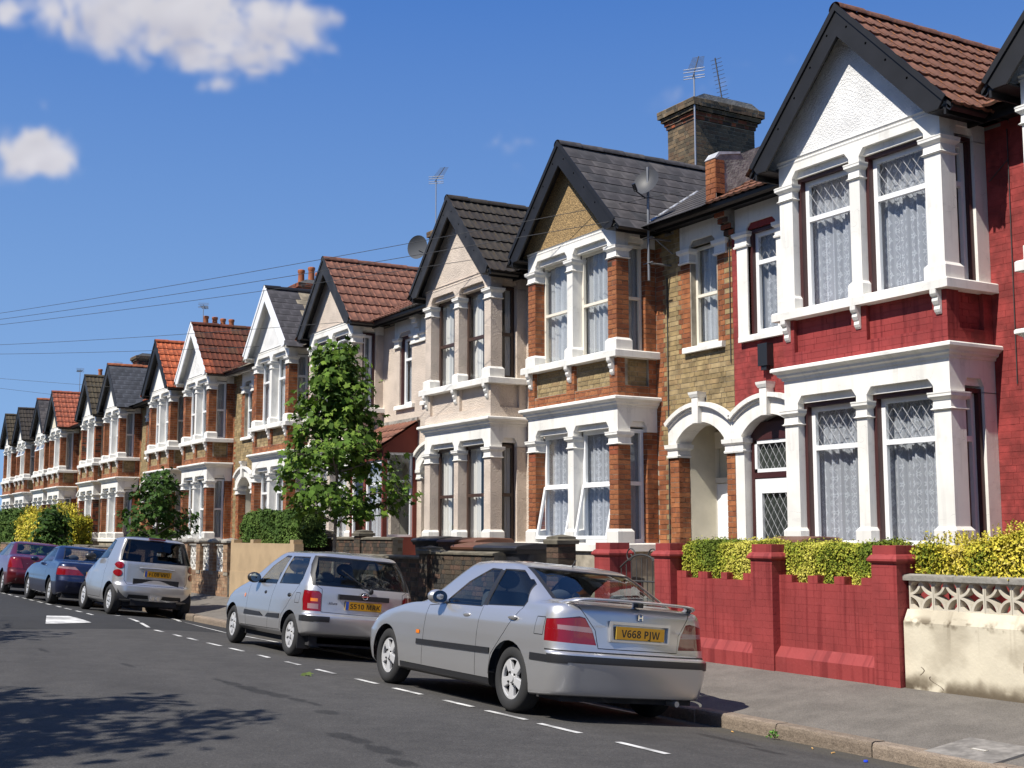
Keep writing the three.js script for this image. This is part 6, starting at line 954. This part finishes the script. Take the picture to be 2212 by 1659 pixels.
{ // silver saloon with a tail wing
  const car = placeCar('parked_car', 'silver saloon with a tail wing, parked in front of the red garden wall', -9.03, -6.6, { group: 'cars parked along the kerb' }); car.scale.x = 0.98;
  const rows = [[0.12, 0.215, 0.79, 0.19, 4.2, 0.19, 0.26, 0.35], [0.05, 0.235, 0.82, 0.215, 4.28, 0.25, 0.25, 0.35], [0.02, 0.38, 0.84, 0.34, 4.32, 0.36, 0.24, 0.35], [0, 0.50, 0.848, 0.46, 4.33, 0.46, 0.24, 0.35], [0.005, 0.575, 0.85, 0.53, 4.32, 0.54, 0.24, 0.35], [0.05, 0.6, 0.85, 0.57, 4.29, 0.57, 0.24, 0.35], [0.07, 0.68, 0.85, 0.66, 4.24, 0.61, 0.24, 0.35], [0.085, 0.80, 0.84, 0.77, 4.17, 0.66, 0.24, 0.35], [0.10, 0.93, 0.82, 0.84, 4.05, 0.71, 0.23, 0.33], [0.135, 0.985, 0.805, 0.88, 3.9, 0.745, 0.22, 0.3], [0.22, 1.005, 0.795, 0.9, 3.45, 0.83, 0.24, 0.3], [0.44, 1.015, 0.782, 0.92, 3.08, 0.91, 0.26, 0.3], [0.64, 1.11, 0.735, 1.05, 2.8, 1.045, 0.26, 0.26], [0.9, 1.235, 0.68, 1.19, 2.56, 1.18, 0.24, 0.22], [1.08, 1.305, 0.64, 1.275, 2.38, 1.275, 0.2, 0.2], [1.18, 1.33, 0.59, 1.315, 2.28, 1.32, 0.18, 0.18], [1.35, 1.352, 0.42, 1.35, 2.1, 1.35, 0.16, 0.16], [1.6, 1.365, 0, 1.36, 1.85, 1.355, 0.02, 0.02]];
  const fw = [[2.3, 0.895], [1.5, 0.905], [1.44, 1.25], [1.62, 1.25], [1.94, 1.12]], rw = [[1.42, 0.92], [0.78, 0.94], [0.75, 0.99], [0.84, 1.15], [0.95, 1.245], [1.36, 1.255]];
  carBody(car, { rows, paint: SILVER, bulge: 0.1, features: [...arches([[0.87, 0.28, 0.345], [3.5, 0.28, 0.34]]),
    ...windowFeats('side_window', 's', fw, CM.glass), ...windowFeats('rear_side_window', 's', rw, CM.glass), Fw('door_pillar', 's', [[1.52, 0.91], [1.4, 0.91], [1.34, 1.25], [1.46, 1.25]], CM.trim, { inset: 0.001 }), ...windowFeats('rear_window', 'r', [[-0.6, 1.03], [0.6, 1.03], [0.53, 1.285], [-0.53, 1.285]], CM.glass, { both: true, seal: 0.04 }), ...windowFeats('windscreen', 'f', [[-0.62, 0.95], [0.62, 0.95], [0.55, 1.25], [-0.55, 1.25]], CM.glass, { both: true }),
    Fw('tail_lamp', 'r', [[0.44, 0.655], [0.86, 0.665], [0.86, 0.772], [0.47, 0.757]], CM.redLamp, { wrap: true }), Fw('reversing_lamp', 'r', [[0.47, 0.758], [0.78, 0.77], [0.78, 0.808], [0.49, 0.802]], CM.clearLamp, { wrap: true }), Fw('tail_lamp_top', 'r', [[0.47, 0.758], [0.86, 0.772], [0.84, 0.85], [0.6, 0.89], [0.545, 0.88]], CM.redLamp, { wrap: true, name: 'tail_lamp' }),
    Fw('tail_lamp_side', 's', [[0, 0.665], [0.2, 0.665], [0.16, 0.83], [0, 0.85]], CM.redLamp, { name: 'tail_lamp' }),
    Fw('bumper_strip', 'r', rect(0, 0.87, 0.5, 0.56), CM.trim, { both: true, wrap: true, inset: -0.006 }), Fw('bumper_strip', 's', rect(0, 0.5, 0.49, 0.55), CM.trim, { both: true, inset: -0.006 }), Fw('door_strip', 's', [[1.2, 0.485], [2.72, 0.465], [2.72, 0.515], [1.2, 0.535]], CM.trim, { inset: -0.01 }), Fw('sill', 's', rect(1.2, 3.12, 0.1, 0.262), CM.trim, { inset: -0.002 }),
    Fw('side_repeater', 's', rect(2.66, 2.74, 0.57, 0.605), CM.amber, { inset: -0.006 }), Fw('head_lamp', 'f', [[0.4, 0.56], [0.8, 0.58], [0.8, 0.68], [0.45, 0.66]], CM.clearLamp), Fw('grille', 'f', rect(0, 0.3, 0.58, 0.65), CM.trim, { both: true }), Fw('boot_shadow_gap', 'r', rect(0, 0.86, 0.588, 0.6), CM.seam, { both: true, wrap: true }),
    ...seams([['s', [2.6, 0.27], [2.56, 0.86]], ['s', [2.56, 0.86], [2.25, 0.885]], ['s', [1.47, 0.27], [1.46, 0.91]], ['s', [1.22, 0.3], [1.18, 0.48]], ['s', [1.18, 0.48], [0.98, 0.68]], ['s', [0.98, 0.68], [0.73, 0.98]], ['s', [1.46, 0.915], [1.4, 1.25]], ['s', [1.22, 0.262], [3.12, 0.262]], ['s', [0.33, 0.71], [0.33, 0.86]], ['s', [0.47, 0.71], [0.47, 0.86]], ['s', [0.33, 0.71], [0.47, 0.71]], ['s', [0.33, 0.86], [0.47, 0.86]], ['r', [0.425, 0.63], [0.45, 0.78]], ['r', [0.45, 0.78], [0.56, 0.92]], ['r', [0.56, 0.92], [0.62, 1.0]], ['r', [0, 0.63], [0.425, 0.63]]])] });
  cabin(car, { L: 4.33, w: 0.8, seats: 1.9, rearSeat: 0.98, belt: 0.9, wheels: [0.87, 3.5] });
  for (const [a, s] of [[0.87, 1], [0.87, -1], [3.5, 1], [3.5, -1]]) wheel(car, a, s, 0.82, 0.295, rims5);
  asMesh('tail_wing', [bar([[-0.36, 0.985, 0.68], [-0.25, 1.012, 0.66], [-0.17, 1.036, 0.59], [-0.13, 1.048, 0.3], [-0.12, 1.05, 0], [-0.13, 1.048, -0.3], [-0.17, 1.036, -0.59], [-0.25, 1.012, -0.66], [-0.36, 0.985, -0.68]], 0.085, 0.014), box(-0.2, -0.1, 1.0, 1.05, -0.012, 0.012)], SILVER, car);
  asMesh('brake_lamp_housing', box(-0.16, -0.09, 1.0, 1.035, -0.03, 0.03), CM.trim, car);
  asMesh('plate_recess', [box(-0.1, -0.062, 0.845, 0.87, -0.32, 0.32), box(-0.1, -0.062, 0.695, 0.712, -0.32, 0.32), box(-0.1, -0.062, 0.712, 0.845, -0.32, -0.3), box(-0.1, -0.062, 0.712, 0.845, 0.3, 0.32)], SILVER, car);
  plate(car, 'V668 PJW', 0.068, 0.775, 0, 0.52, 0.111, 0.0);
  { const e = asMesh('emblem', [box(-0.1, -0.078, -0.03, 0.03, -0.034, -0.022), box(-0.1, -0.078, -0.03, 0.03, 0.022, 0.034), box(-0.1, -0.079, -0.005, 0.005, -0.022, 0.022), bar([[-0.09, 0.035, -0.04], [-0.09, 0.04, 0], [-0.09, 0.035, 0.04]], 0.008, 0.004), bar([[-0.09, 0.035, -0.042], [-0.09, -0.035, -0.03], [-0.09, -0.04, 0.03], [-0.09, 0.035, 0.042]], 0.008, 0.004)], CM.chrome, car); e.scale.set(1, 0.72, 0.72); e.position.y = 0.915; }
  badge(car, 'HONDA', 0.07, 0.82, 0.42, 0.13, 0.028, '#c8c8cc'); badge(car, 'CIVIC', 0.078, 0.815, -0.43, 0.12, 0.03, '#e8e8ea'); badge(car, '1.5i', 0.08, 0.775, -0.46, 0.06, 0.022, '#b02020');
  for (const a of [1.72, 0.86]) asMesh('door_handle', [blob(0.075, 0.026, 0.02, -a, 0.81 + (1.72 - a) * 0.025, 0.853), blob(0.075, 0.026, 0.02, -a, 0.81 + (1.72 - a) * 0.025, -0.853)], SILVER, car);
  for (const s of [1, -1]) { asMesh('door_mirror', [blob(0.075, 0.07, 0.1, -2.25, 0.95, s * 0.92), rod([-2.24, 0.91, s * 0.8], [-2.25, 0.93, s * 0.9], 0.025)], SILVER, car); asMesh('mirror_glass', new THREE.CircleGeometry(0.062, 20).scale(1.3, 1, 1).rotateY(Math.PI / 2).translate(-2.182, 0.95, s * 0.92), CM.mirror, car); }
  asMesh('roof_aerial', rod([-1.25, 1.34, 0], [-1.2, 1.4, 0], 0.008), CM.trim, car); asMesh('exhaust', rod([-0.4, 0.19, -0.45], [-0.07, 0.19, -0.45], 0.026, 12), M.steel, car); asMesh('under_tray', box(-4.1, -0.25, 0.19, 0.24, -0.6, 0.6), CM.cabin, car);
}
{ // silver hatchback with black mouldings
  const car = placeCar('parked_car', 'silver five door hatchback with a dented tail and black mouldings', -15.5, -6.84, { group: 'cars parked along the kerb', mid: 1.8 });
  const rows = [[0.12, 0.3, 0.7, 0.24, 3.6, 0.24, 0.22, 0.35], [0.03, 0.34, 0.77, 0.3, 3.68, 0.32, 0.22, 0.35], [0.0, 0.47, 0.795, 0.43, 3.72, 0.44, 0.22, 0.35], [0.0, 0.56, 0.8, 0.53, 3.72, 0.52, 0.22, 0.35], [0.06, 0.595, 0.8, 0.58, 3.68, 0.58, 0.2, 0.35], [0.08, 0.72, 0.795, 0.72, 3.6, 0.66, 0.2, 0.34], [0.09, 0.85, 0.78, 0.83, 3.45, 0.74, 0.2, 0.32], [0.11, 0.93, 0.765, 0.905, 3.2, 0.82, 0.2, 0.3], [0.13, 0.97, 0.755, 0.94, 2.78, 0.94, 0.2, 0.28], [0.17, 1.08, 0.715, 1.06, 2.5, 1.07, 0.2, 0.25], [0.24, 1.22, 0.66, 1.2, 2.2, 1.22, 0.18, 0.22], [0.31, 1.33, 0.6, 1.32, 1.97, 1.33, 0.16, 0.2], [0.36, 1.375, 0.54, 1.37, 1.86, 1.375, 0.15, 0.18], [0.52, 1.405, 0.36, 1.4, 1.7, 1.405, 0.12, 0.14], [0.85, 1.42, 0, 1.42, 1.4, 1.42, 0.02, 0.02]];
  carBody(car, { rows, paint: SILVER, bulge: 0.05, barrel: 0.02, features: [...arches([[0.62, 0.275, 0.325], [2.98, 0.275, 0.32]]),
    ...windowFeats('side_window', 's', [[2.04, 0.915], [1.3, 0.93], [1.24, 1.305], [1.42, 1.305], [1.74, 1.16]]), ...windowFeats('rear_side_window', 's', [[1.18, 0.935], [0.5, 0.95], [0.46, 1.02], [0.49, 1.2], [0.57, 1.3], [1.13, 1.305]]), ...windowFeats('rear_window', 'r', [[-0.66, 0.955], [0.66, 0.955], [0.65, 1.1], [0.58, 1.32], [-0.58, 1.32], [-0.65, 1.1]], CM.glass, { both: true, seal: 0.045 }), ...windowFeats('windscreen', 'f', [[-0.6, 0.98], [0.6, 0.98], [0.53, 1.3], [-0.53, 1.3]], CM.glass, { both: true }),
    Fw('reversing_lamp', 'r', rect(0.62, 0.75, 0.645, 0.71), CM.clearLamp, { wrap: true }), Fw('indicator_lamp', 'r', rect(0.63, 0.72, 0.74, 0.78), CM.amber, { wrap: true }), Fw('tail_lamp', 'r', [[0.585, 0.615], [0.79, 0.615], [0.79, 0.875], [0.62, 0.875], [0.585, 0.84]], CM.redLamp, { wrap: true }), Fw('tail_lamp_side', 's', rect(0, 0.17, 0.615, 0.87), CM.redLamp, { name: 'tail_lamp' }),
    Fw('bumper_corner', 'r', rect(0.48, 0.83, 0.485, 0.555), CM.trim, { wrap: true, inset: -0.004 }), Fw('bumper_corner_side', 's', rect(0, 0.28, 0.48, 0.55), CM.trim, { name: 'bumper_corner', inset: -0.004 }), Fw('door_moulding', 's', [[0.98, 0.47], [1.5, 0.465], [1.42, 0.515], [0.98, 0.53]], CM.trim, { inset: -0.008 }), Fw('front_moulding', 's', [[1.6, 0.465], [2.42, 0.45], [2.4, 0.52], [1.75, 0.515]], CM.trim, { name: 'door_moulding', inset: -0.008 }),
    Fw('side_repeater', 's', circ(2.45, 0.72, 0.03, 12), CM.amber, { inset: -0.004 }), Fw('head_lamp', 'f', [[0.35, 0.58], [0.76, 0.6], [0.76, 0.72], [0.4, 0.7]], CM.clearLamp),
    ...seams([['s', [2.36, 0.3], [2.32, 0.9]], ['s', [1.46, 0.3], [1.3, 0.93]], ['s', [0.98, 0.34], [0.92, 0.52]], ['s', [0.92, 0.52], [0.74, 0.66]], ['s', [0.74, 0.66], [0.46, 0.95]], ['s', [0.98, 0.32], [2.6, 0.3]], ['s', [0.36, 0.7], [0.36, 0.83]], ['s', [0.5, 0.7], [0.5, 0.83]], ['s', [0.36, 0.7], [0.5, 0.7]], ['s', [0.36, 0.83], [0.5, 0.83]], ['r', [0, 0.6], [0.58, 0.61]], ['r', [0.58, 0.61], [0.58, 0.9]], ['r', [0.58, 0.9], [0.66, 0.95]]])] });
  cabin(car, { L: 3.72, w: 0.76, seats: 1.72, rearSeat: 0.72, belt: 0.92, wheels: [0.62, 2.98] });
  for (const [a, s] of [[0.62, 1], [0.62, -1], [2.98, 1], [2.98, -1]]) wheel(car, a, s, 0.785, 0.28, rims7, 0.17);
  asMesh('tailgate_handle', [box(-0.1, -0.055, 0.79, 0.855, -0.36, 0.36), blob(0.03, 0.05, 0.075, -0.075, 0.845, 0)], CM.trim, car);
  asMesh('emblem', [new THREE.TorusGeometry(0.035, 0.006, 8, 24).rotateY(Math.PI / 2).translate(-0.04, 0.845, 0), box(-0.05, -0.036, 0.838, 0.852, -0.05, 0.05)], CM.chrome, car);
  plate(car, 'S510 MRK', 0.066, 0.715, 0, 0.52, 0.111, 0, { band: true });
  badge(car, 'Allure', 0.072, 0.73, 0.43, 0.2, 0.05, '#38405a'); badge(car, 'Mi', 0.075, 0.72, -0.45, 0.12, 0.05, '#9094a0');
  asMesh('rear_wiper', [bar([[-0.075, 0.93, -0.1], [-0.1, 1.0, 0.05], [-0.17, 1.17, 0.32]], 0.008, 0.01), blob(0.02, 0.04, 0.03, -0.08, 0.92, -0.1)], CM.trim, car);
  for (const a of [1.62, 0.72]) for (const s of [1, -1]) asMesh('door_handle', blob(0.06, 0.028, 0.022, -a, 0.79, s * 0.795), CM.trim, car);
  for (const s of [1, -1]) { asMesh('door_mirror', [blob(0.07, 0.075, 0.1, -1.98, 0.98, s * 0.87), rod([-1.97, 0.94, s * 0.76], [-1.98, 0.96, s * 0.84], 0.025)], CM.trim, car); asMesh('mirror_glass', new THREE.CircleGeometry(0.06, 20).scale(1.2, 1, 1).rotateY(Math.PI / 2).translate(-1.912, 0.98, s * 0.87), CM.mirror, car); }
  for (const s of [1, -1]) asMesh('mud_flap', box(-0.34, -0.325, 0.12, 0.38, s * 0.6, s * 0.77), CM.rubber, car); asMesh('under_tray', box(-3.5, -0.2, 0.2, 0.28, -0.55, 0.55), CM.cabin, car);
}
{ // tiny two seater
  const car = placeCar('parked_car', 'tiny silver two seater with round stacked tail lamps and black glass', -25.95, -6.9, { group: 'cars parked along the kerb', mid: 1.3, yaw: 0.05 }); car.scale.setScalar(1.07);
  const SM = paint(0.56, 0.555, 0.555), rows = [[0.14, 0.26, 0.68, 0.2, 2.5, 0.22, 0.24, 0.28], [0.04, 0.30, 0.74, 0.26, 2.56, 0.3, 0.26, 0.3], [0.0, 0.44, 0.77, 0.4, 2.58, 0.42, 0.28, 0.3], [0.01, 0.56, 0.775, 0.55, 2.57, 0.54, 0.28, 0.3], [0.05, 0.62, 0.775, 0.62, 2.54, 0.62, 0.26, 0.3], [0.07, 0.78, 0.765, 0.78, 2.45, 0.72, 0.25, 0.3], [0.09, 0.95, 0.74, 0.93, 2.28, 0.82, 0.23, 0.28], [0.11, 1.02, 0.725, 1.0, 2.05, 0.93, 0.22, 0.26], [0.14, 1.06, 0.715, 1.04, 1.9, 1.0, 0.2, 0.25], [0.23, 1.25, 0.66, 1.22, 1.6, 1.22, 0.18, 0.22], [0.32, 1.42, 0.6, 1.4, 1.25, 1.42, 0.16, 0.2], [0.37, 1.465, 0.53, 1.455, 1.15, 1.46, 0.15, 0.18], [0.5, 1.49, 0.32, 1.485, 1.0, 1.49, 0.1, 0.1], [0.65, 1.5, 0, 1.5, 0.8, 1.5, 0.02, 0.02]];
  carBody(car, { rows, paint: SM, bulge: 0.08, features: [...arches([[0.42, 0.29, 0.33], [2.2, 0.28, 0.32]]), ...windowFeats('side_window', 's', [[1.68, 1.03], [0.85, 1.05], [0.78, 1.38], [0.98, 1.4], [1.3, 1.28]]), ...windowFeats('rear_window', 'r', [[-0.66, 1.02], [0.66, 1.02], [0.62, 1.2], [0.54, 1.42], [-0.54, 1.42], [-0.62, 1.2]], CM.tint, { both: true, seal: 0.03 }), ...windowFeats('windscreen', 'f', [[-0.62, 1.03], [0.62, 1.03], [0.5, 1.4], [-0.5, 1.4]], CM.glass, { both: true }),
    Fw('tail_lamp', 'r', circ(0.68, 0.93, 0.062, 20), CM.redLamp, { wrap: true, inset: -0.012 }), Fw('lower_tail_lamp', 'r', circ(0.7, 0.785, 0.062, 20), CM.redLamp, { wrap: true, inset: -0.012, name: 'tail_lamp' }), Fw('bumper_grille', 'r', [[0.12, 0.33], [0.52, 0.33], [0.5, 0.4], [0.14, 0.4]], CM.trim, { inset: 0.012 }), Fw('roof_panel', 't', rect(0.42, 1.1, 0, 0.5), CM.trim, { both: true, inset: -0.001 }), ...seams([['s', [1.85, 0.3], [1.86, 1.0]], ['s', [0.82, 0.5], [0.78, 1.04]], ['s', [0.82, 0.5], [0.95, 0.3]], ['s', [0.95, 0.3], [1.85, 0.3]], ['r', [0, 0.585], [0.55, 0.585]], ['r', [0.55, 0.585], [0.6, 0.66]], ['r', [0.6, 0.66], [0.61, 1.0]]])] });
  cabin(car, { L: 2.58, w: 0.72, seats: 0.82, belt: 1.0, wheels: [0.42, 2.2] });
  for (const [a, s] of [[0.42, 1], [0.42, -1], [2.2, 1], [2.2, -1]]) wheel(car, a, s, 0.76, 0.285, rims12, 0.18);
  plate(car, 'FL08 VVU', 0.062, 0.8, -0.02, 0.52, 0.111, 0, { band: true });
  asMesh('plate_hood', bar([[-0.09, 0.9, 0.34], [-0.07, 0.91, 0], [-0.09, 0.9, -0.34]], 0.03, 0.012), SM, car); asMesh('high_brake_lamp', box(-0.34, -0.3, 1.45, 1.475, -0.16, 0.16), CM.redLamp, car);
  for (const b of [-0.05, 0.05]) asMesh('exhaust', rod([-0.2, 0.35, b], [0.015, 0.35, b], 0.036, 14), CM.chrome, car); asMesh('exhaust_trim', box(-0.1, 0.004, 0.3, 0.4, -0.11, 0.11), SM, car);
  for (const s of [1, -1]) asMesh('door_mirror', blob(0.07, 0.075, 0.11, -1.62, 1.05, s * 0.86), CM.trim, car);
}
{ // blue coupe
  const car = placeCar('parked_car', 'dark blue coupe with broad red tail lamps', -29.35, -6.5, { group: 'cars parked along the kerb', mid: 2 });
  const BL = paint(0.012, 0.018, 0.055, 0.4), rows = [[0.2, 0.26, 0.74, 0.2, 4.45, 0.2, 0.28, 0.35], [0.07, 0.29, 0.8, 0.23, 4.53, 0.26, 0.3, 0.35], [0.02, 0.42, 0.845, 0.36, 4.57, 0.38, 0.3, 0.35], [0, 0.54, 0.86, 0.5, 4.58, 0.48, 0.3, 0.35], [0.02, 0.60, 0.86, 0.58, 4.55, 0.56, 0.3, 0.35], [0.05, 0.66, 0.86, 0.66, 4.5, 0.6, 0.28, 0.35], [0.07, 0.8, 0.85, 0.78, 4.42, 0.66, 0.28, 0.35], [0.10, 0.9, 0.83, 0.85, 4.3, 0.72, 0.26, 0.33], [0.16, 0.95, 0.81, 0.89, 4.0, 0.77, 0.25, 0.3], [0.35, 0.98, 0.8, 0.91, 3.5, 0.85, 0.26, 0.3], [0.85, 1.0, 0.785, 0.93, 3.1, 0.93, 0.26, 0.3], [1.02, 1.1, 0.73, 1.06, 2.85, 1.05, 0.25, 0.26], [1.25, 1.22, 0.66, 1.19, 2.6, 1.18, 0.22, 0.22], [1.45, 1.3, 0.61, 1.27, 2.4, 1.27, 0.2, 0.2], [1.55, 1.325, 0.56, 1.3, 2.3, 1.305, 0.18, 0.18], [1.7, 1.345, 0.38, 1.335, 2.15, 1.335, 0.14, 0.14], [1.85, 1.355, 0, 1.35, 2.05, 1.35, 0.02, 0.02]];
  carBody(car, { rows, paint: BL, bulge: 0.13, features: [...arches([[1.0, 0.3, 0.35], [3.69, 0.3, 0.35]]), ...windowFeats('side_window', 's', [[2.62, 0.94], [1.3, 0.96], [1.28, 1.02], [1.62, 1.24], [1.95, 1.25], [2.3, 1.13]]), ...windowFeats('rear_window', 'r', [[-0.6, 1.02], [0.6, 1.02], [0.5, 1.28], [-0.5, 1.28]], CM.glass, { both: true }), ...windowFeats('windscreen', 'f', [[-0.6, 0.98], [0.6, 0.98], [0.52, 1.26], [-0.52, 1.26]], CM.glass, { both: true }), Fw('lamp_top', 'r', [[0.42, 0.8], [0.84, 0.82], [0.82, 0.86], [0.5, 0.87]], CM.clearLamp, { wrap: true, name: 'tail_lamp' }), Fw('tail_lamp', 'r', [[0.3, 0.69], [0.86, 0.67], [0.87, 0.82], [0.42, 0.8]], CM.redLamp, { wrap: true }), Fw('tail_lamp_side', 's', [[0, 0.67], [0.3, 0.68], [0.2, 0.82], [0, 0.85]], CM.redLamp, { name: 'tail_lamp' }), ...seams([['s', [2.9, 0.3], [2.86, 0.9]], ['s', [1.45, 0.5], [1.42, 0.95]], ['r', [0, 0.62], [0.3, 0.63]], ['r', [0.3, 0.63], [0.55, 0.9]]])] });
  cabin(car, { L: 4.58, w: 0.8, seats: 2.1, rearSeat: 1.35, belt: 0.92, wheels: [1.0, 3.69] });
  for (const [a, s] of [[1.0, 1], [1.0, -1], [3.69, 1], [3.69, -1]]) wheel(car, a, s, 0.84, 0.31, rims7, 0.2);
  plate(car, 'W113', 0.05, 0.72, 0, 0.52, 0.111, 0); asMesh('badge_star', new THREE.TorusGeometry(0.035, 0.006, 8, 20).rotateY(Math.PI / 2).translate(-0.09, 0.9, 0), CM.chrome, car);
  for (const s of [1, -1]) asMesh('door_mirror', blob(0.07, 0.06, 0.1, -2.66, 0.98, s * 0.93), BL, car);
}
{ // red car at the end
  const car = placeCar('parked_car', 'dark red saloon parked ahead of the blue coupe', -35.5, -6.45, { group: 'cars parked along the kerb', mid: 2 });
  const RD = paint(0.1, 0.005, 0.009, 0.2), rows = [[0.2, 0.27, 0.76, 0.2, 4.3, 0.2, 0.28, 0.35], [0.06, 0.3, 0.82, 0.23, 4.4, 0.26, 0.28, 0.35], [0.0, 0.44, 0.86, 0.38, 4.44, 0.38, 0.28, 0.35], [0.0, 0.58, 0.875, 0.55, 4.44, 0.5, 0.28, 0.35], [0.04, 0.66, 0.875, 0.64, 4.4, 0.58, 0.26, 0.35], [0.07, 0.82, 0.865, 0.8, 4.3, 0.68, 0.26, 0.35], [0.1, 0.96, 0.84, 0.9, 4.1, 0.76, 0.25, 0.33], [0.2, 1.01, 0.82, 0.94, 3.7, 0.85, 0.25, 0.3], [0.5, 1.04, 0.8, 0.97, 3.15, 0.97, 0.25, 0.3], [0.75, 1.16, 0.73, 1.12, 2.85, 1.11, 0.24, 0.25], [1.05, 1.32, 0.65, 1.29, 2.45, 1.29, 0.2, 0.2], [1.2, 1.38, 0.58, 1.36, 2.28, 1.37, 0.18, 0.18], [1.4, 1.41, 0.4, 1.4, 2.1, 1.4, 0.14, 0.14], [1.6, 1.42, 0, 1.42, 1.9, 1.42, 0.02, 0.02]];
  carBody(car, { rows, paint: RD, features: [...arches([[0.95, 0.31, 0.36], [3.6, 0.31, 0.36]]), ...windowFeats('side_window', 's', [[2.6, 0.99], [0.85, 1.01], [0.95, 1.15], [1.2, 1.31], [1.9, 1.32], [2.25, 1.2]]), ...windowFeats('rear_window', 'r', [[-0.62, 1.07], [0.62, 1.07], [0.54, 1.34], [-0.54, 1.34]], CM.glass, { both: true }), ...windowFeats('windscreen', 'f', [[-0.6, 1.0], [0.6, 1.0], [0.5, 1.34], [-0.5, 1.34]], CM.glass, { both: true }), Fw('tail_lamp', 'r', [[0.5, 0.7], [0.88, 0.7], [0.87, 0.95], [0.6, 0.95]], CM.redLamp, { wrap: true }), Fw('tail_lamp_side', 's', rect(0, 0.22, 0.7, 0.93), CM.redLamp, { name: 'tail_lamp' }), ...seams([['r', [0, 0.66], [0.48, 0.67]], ['r', [0.48, 0.67], [0.58, 0.98]]])] });
  cabin(car, { L: 4.44, w: 0.82, seats: 2.0, rearSeat: 1.05, belt: 0.97, wheels: [0.95, 3.6] });
  for (const [a, s] of [[0.95, 1], [0.95, -1], [3.6, 1], [3.6, -1]]) wheel(car, a, s, 0.85, 0.31, rims7, 0.2);
  plate(car, 'AV03', 0.05, 0.82, 0, 0.52, 0.111, 0); badge(car, 'LS', 0.075, 0.83, 0.42, 0.12, 0.03);
}

// ================================================================ the terrace across the street, which windows and paintwork mirror
{
  const wallM = [std(L(0.34, 0.24, 0.12), { map: T.grain }), std(L(0.5, 0.42, 0.34), { map: T.stain }), M.white, std(L(0.33, 0.12, 0.05), { map: T.grain })], names = ['yellow brick', 'beige rendered', 'white painted', 'red brick'];
  for (let i = 0; i < 11; i++) {
    const k = i % 4, rk = (i + Math.floor(i / 4)) % 4, x = 6 - i * 5.25, h = thing('opposite_house', `${names[i % 4]} house across the street, ${["with a slate roof", "with a brown tiled roof", "with a blue grey roof", "with a red brown roof"][rk]}`, 'house', [x, 0, 7.6], 'houses across the street');
    asMesh('wall', box(-2.62, 2.62, 0.1, 6.3, 0, 6), wallM[k], h); asMesh('bay', box(-1.5 + (i % 2) * 1.3, 1.0 + (i % 2) * 0.5, 0.1, 6.2, -0.75, -0.001), wallM[(k + 1) % 4], h);
    asMesh('roof', extrude([[-0.4, 6.25], [3, 8.3], [6.4, 6.25], [6.4, 6.15], [-0.4, 6.15]], 5.24).rotateY(-Math.PI / 2).translate(2.62, 0, 0), roofKinds[['slate', 'brown', 'darkSlate', 'redBrown'][rk]].mats[0], h);
    for (const y of [1.3, 4.3]) for (const b of [-0.75, 0.45]) { const wx = b + (i % 2) * 0.9; asMesh('window_frame', [box(wx - 0.45, wx + 0.45, y, y + 0.07, -0.79, -0.752), box(wx - 0.45, wx + 0.45, y + 1.5, y + 1.57, -0.79, -0.752), box(wx - 0.45, wx - 0.38, y + 0.07, y + 1.5, -0.79, -0.752), box(wx + 0.38, wx + 0.45, y + 0.07, y + 1.5, -0.79, -0.752)], M.upvc, h); asMesh('pane', box(wx - 0.38, wx + 0.38, y + 0.07, y + 1.5, -0.77, -0.753), std(L(0.05, 0.055, 0.06), { roughness: 0.05 }), h); }
    asMesh('door', box(1.7 - (i % 2) * 3.6, 2.5 - (i % 2) * 3.6, 0.1, 2.2, -0.06, -0.001), M.maroon, h);
  }
}
renderer.render(scene, camera);
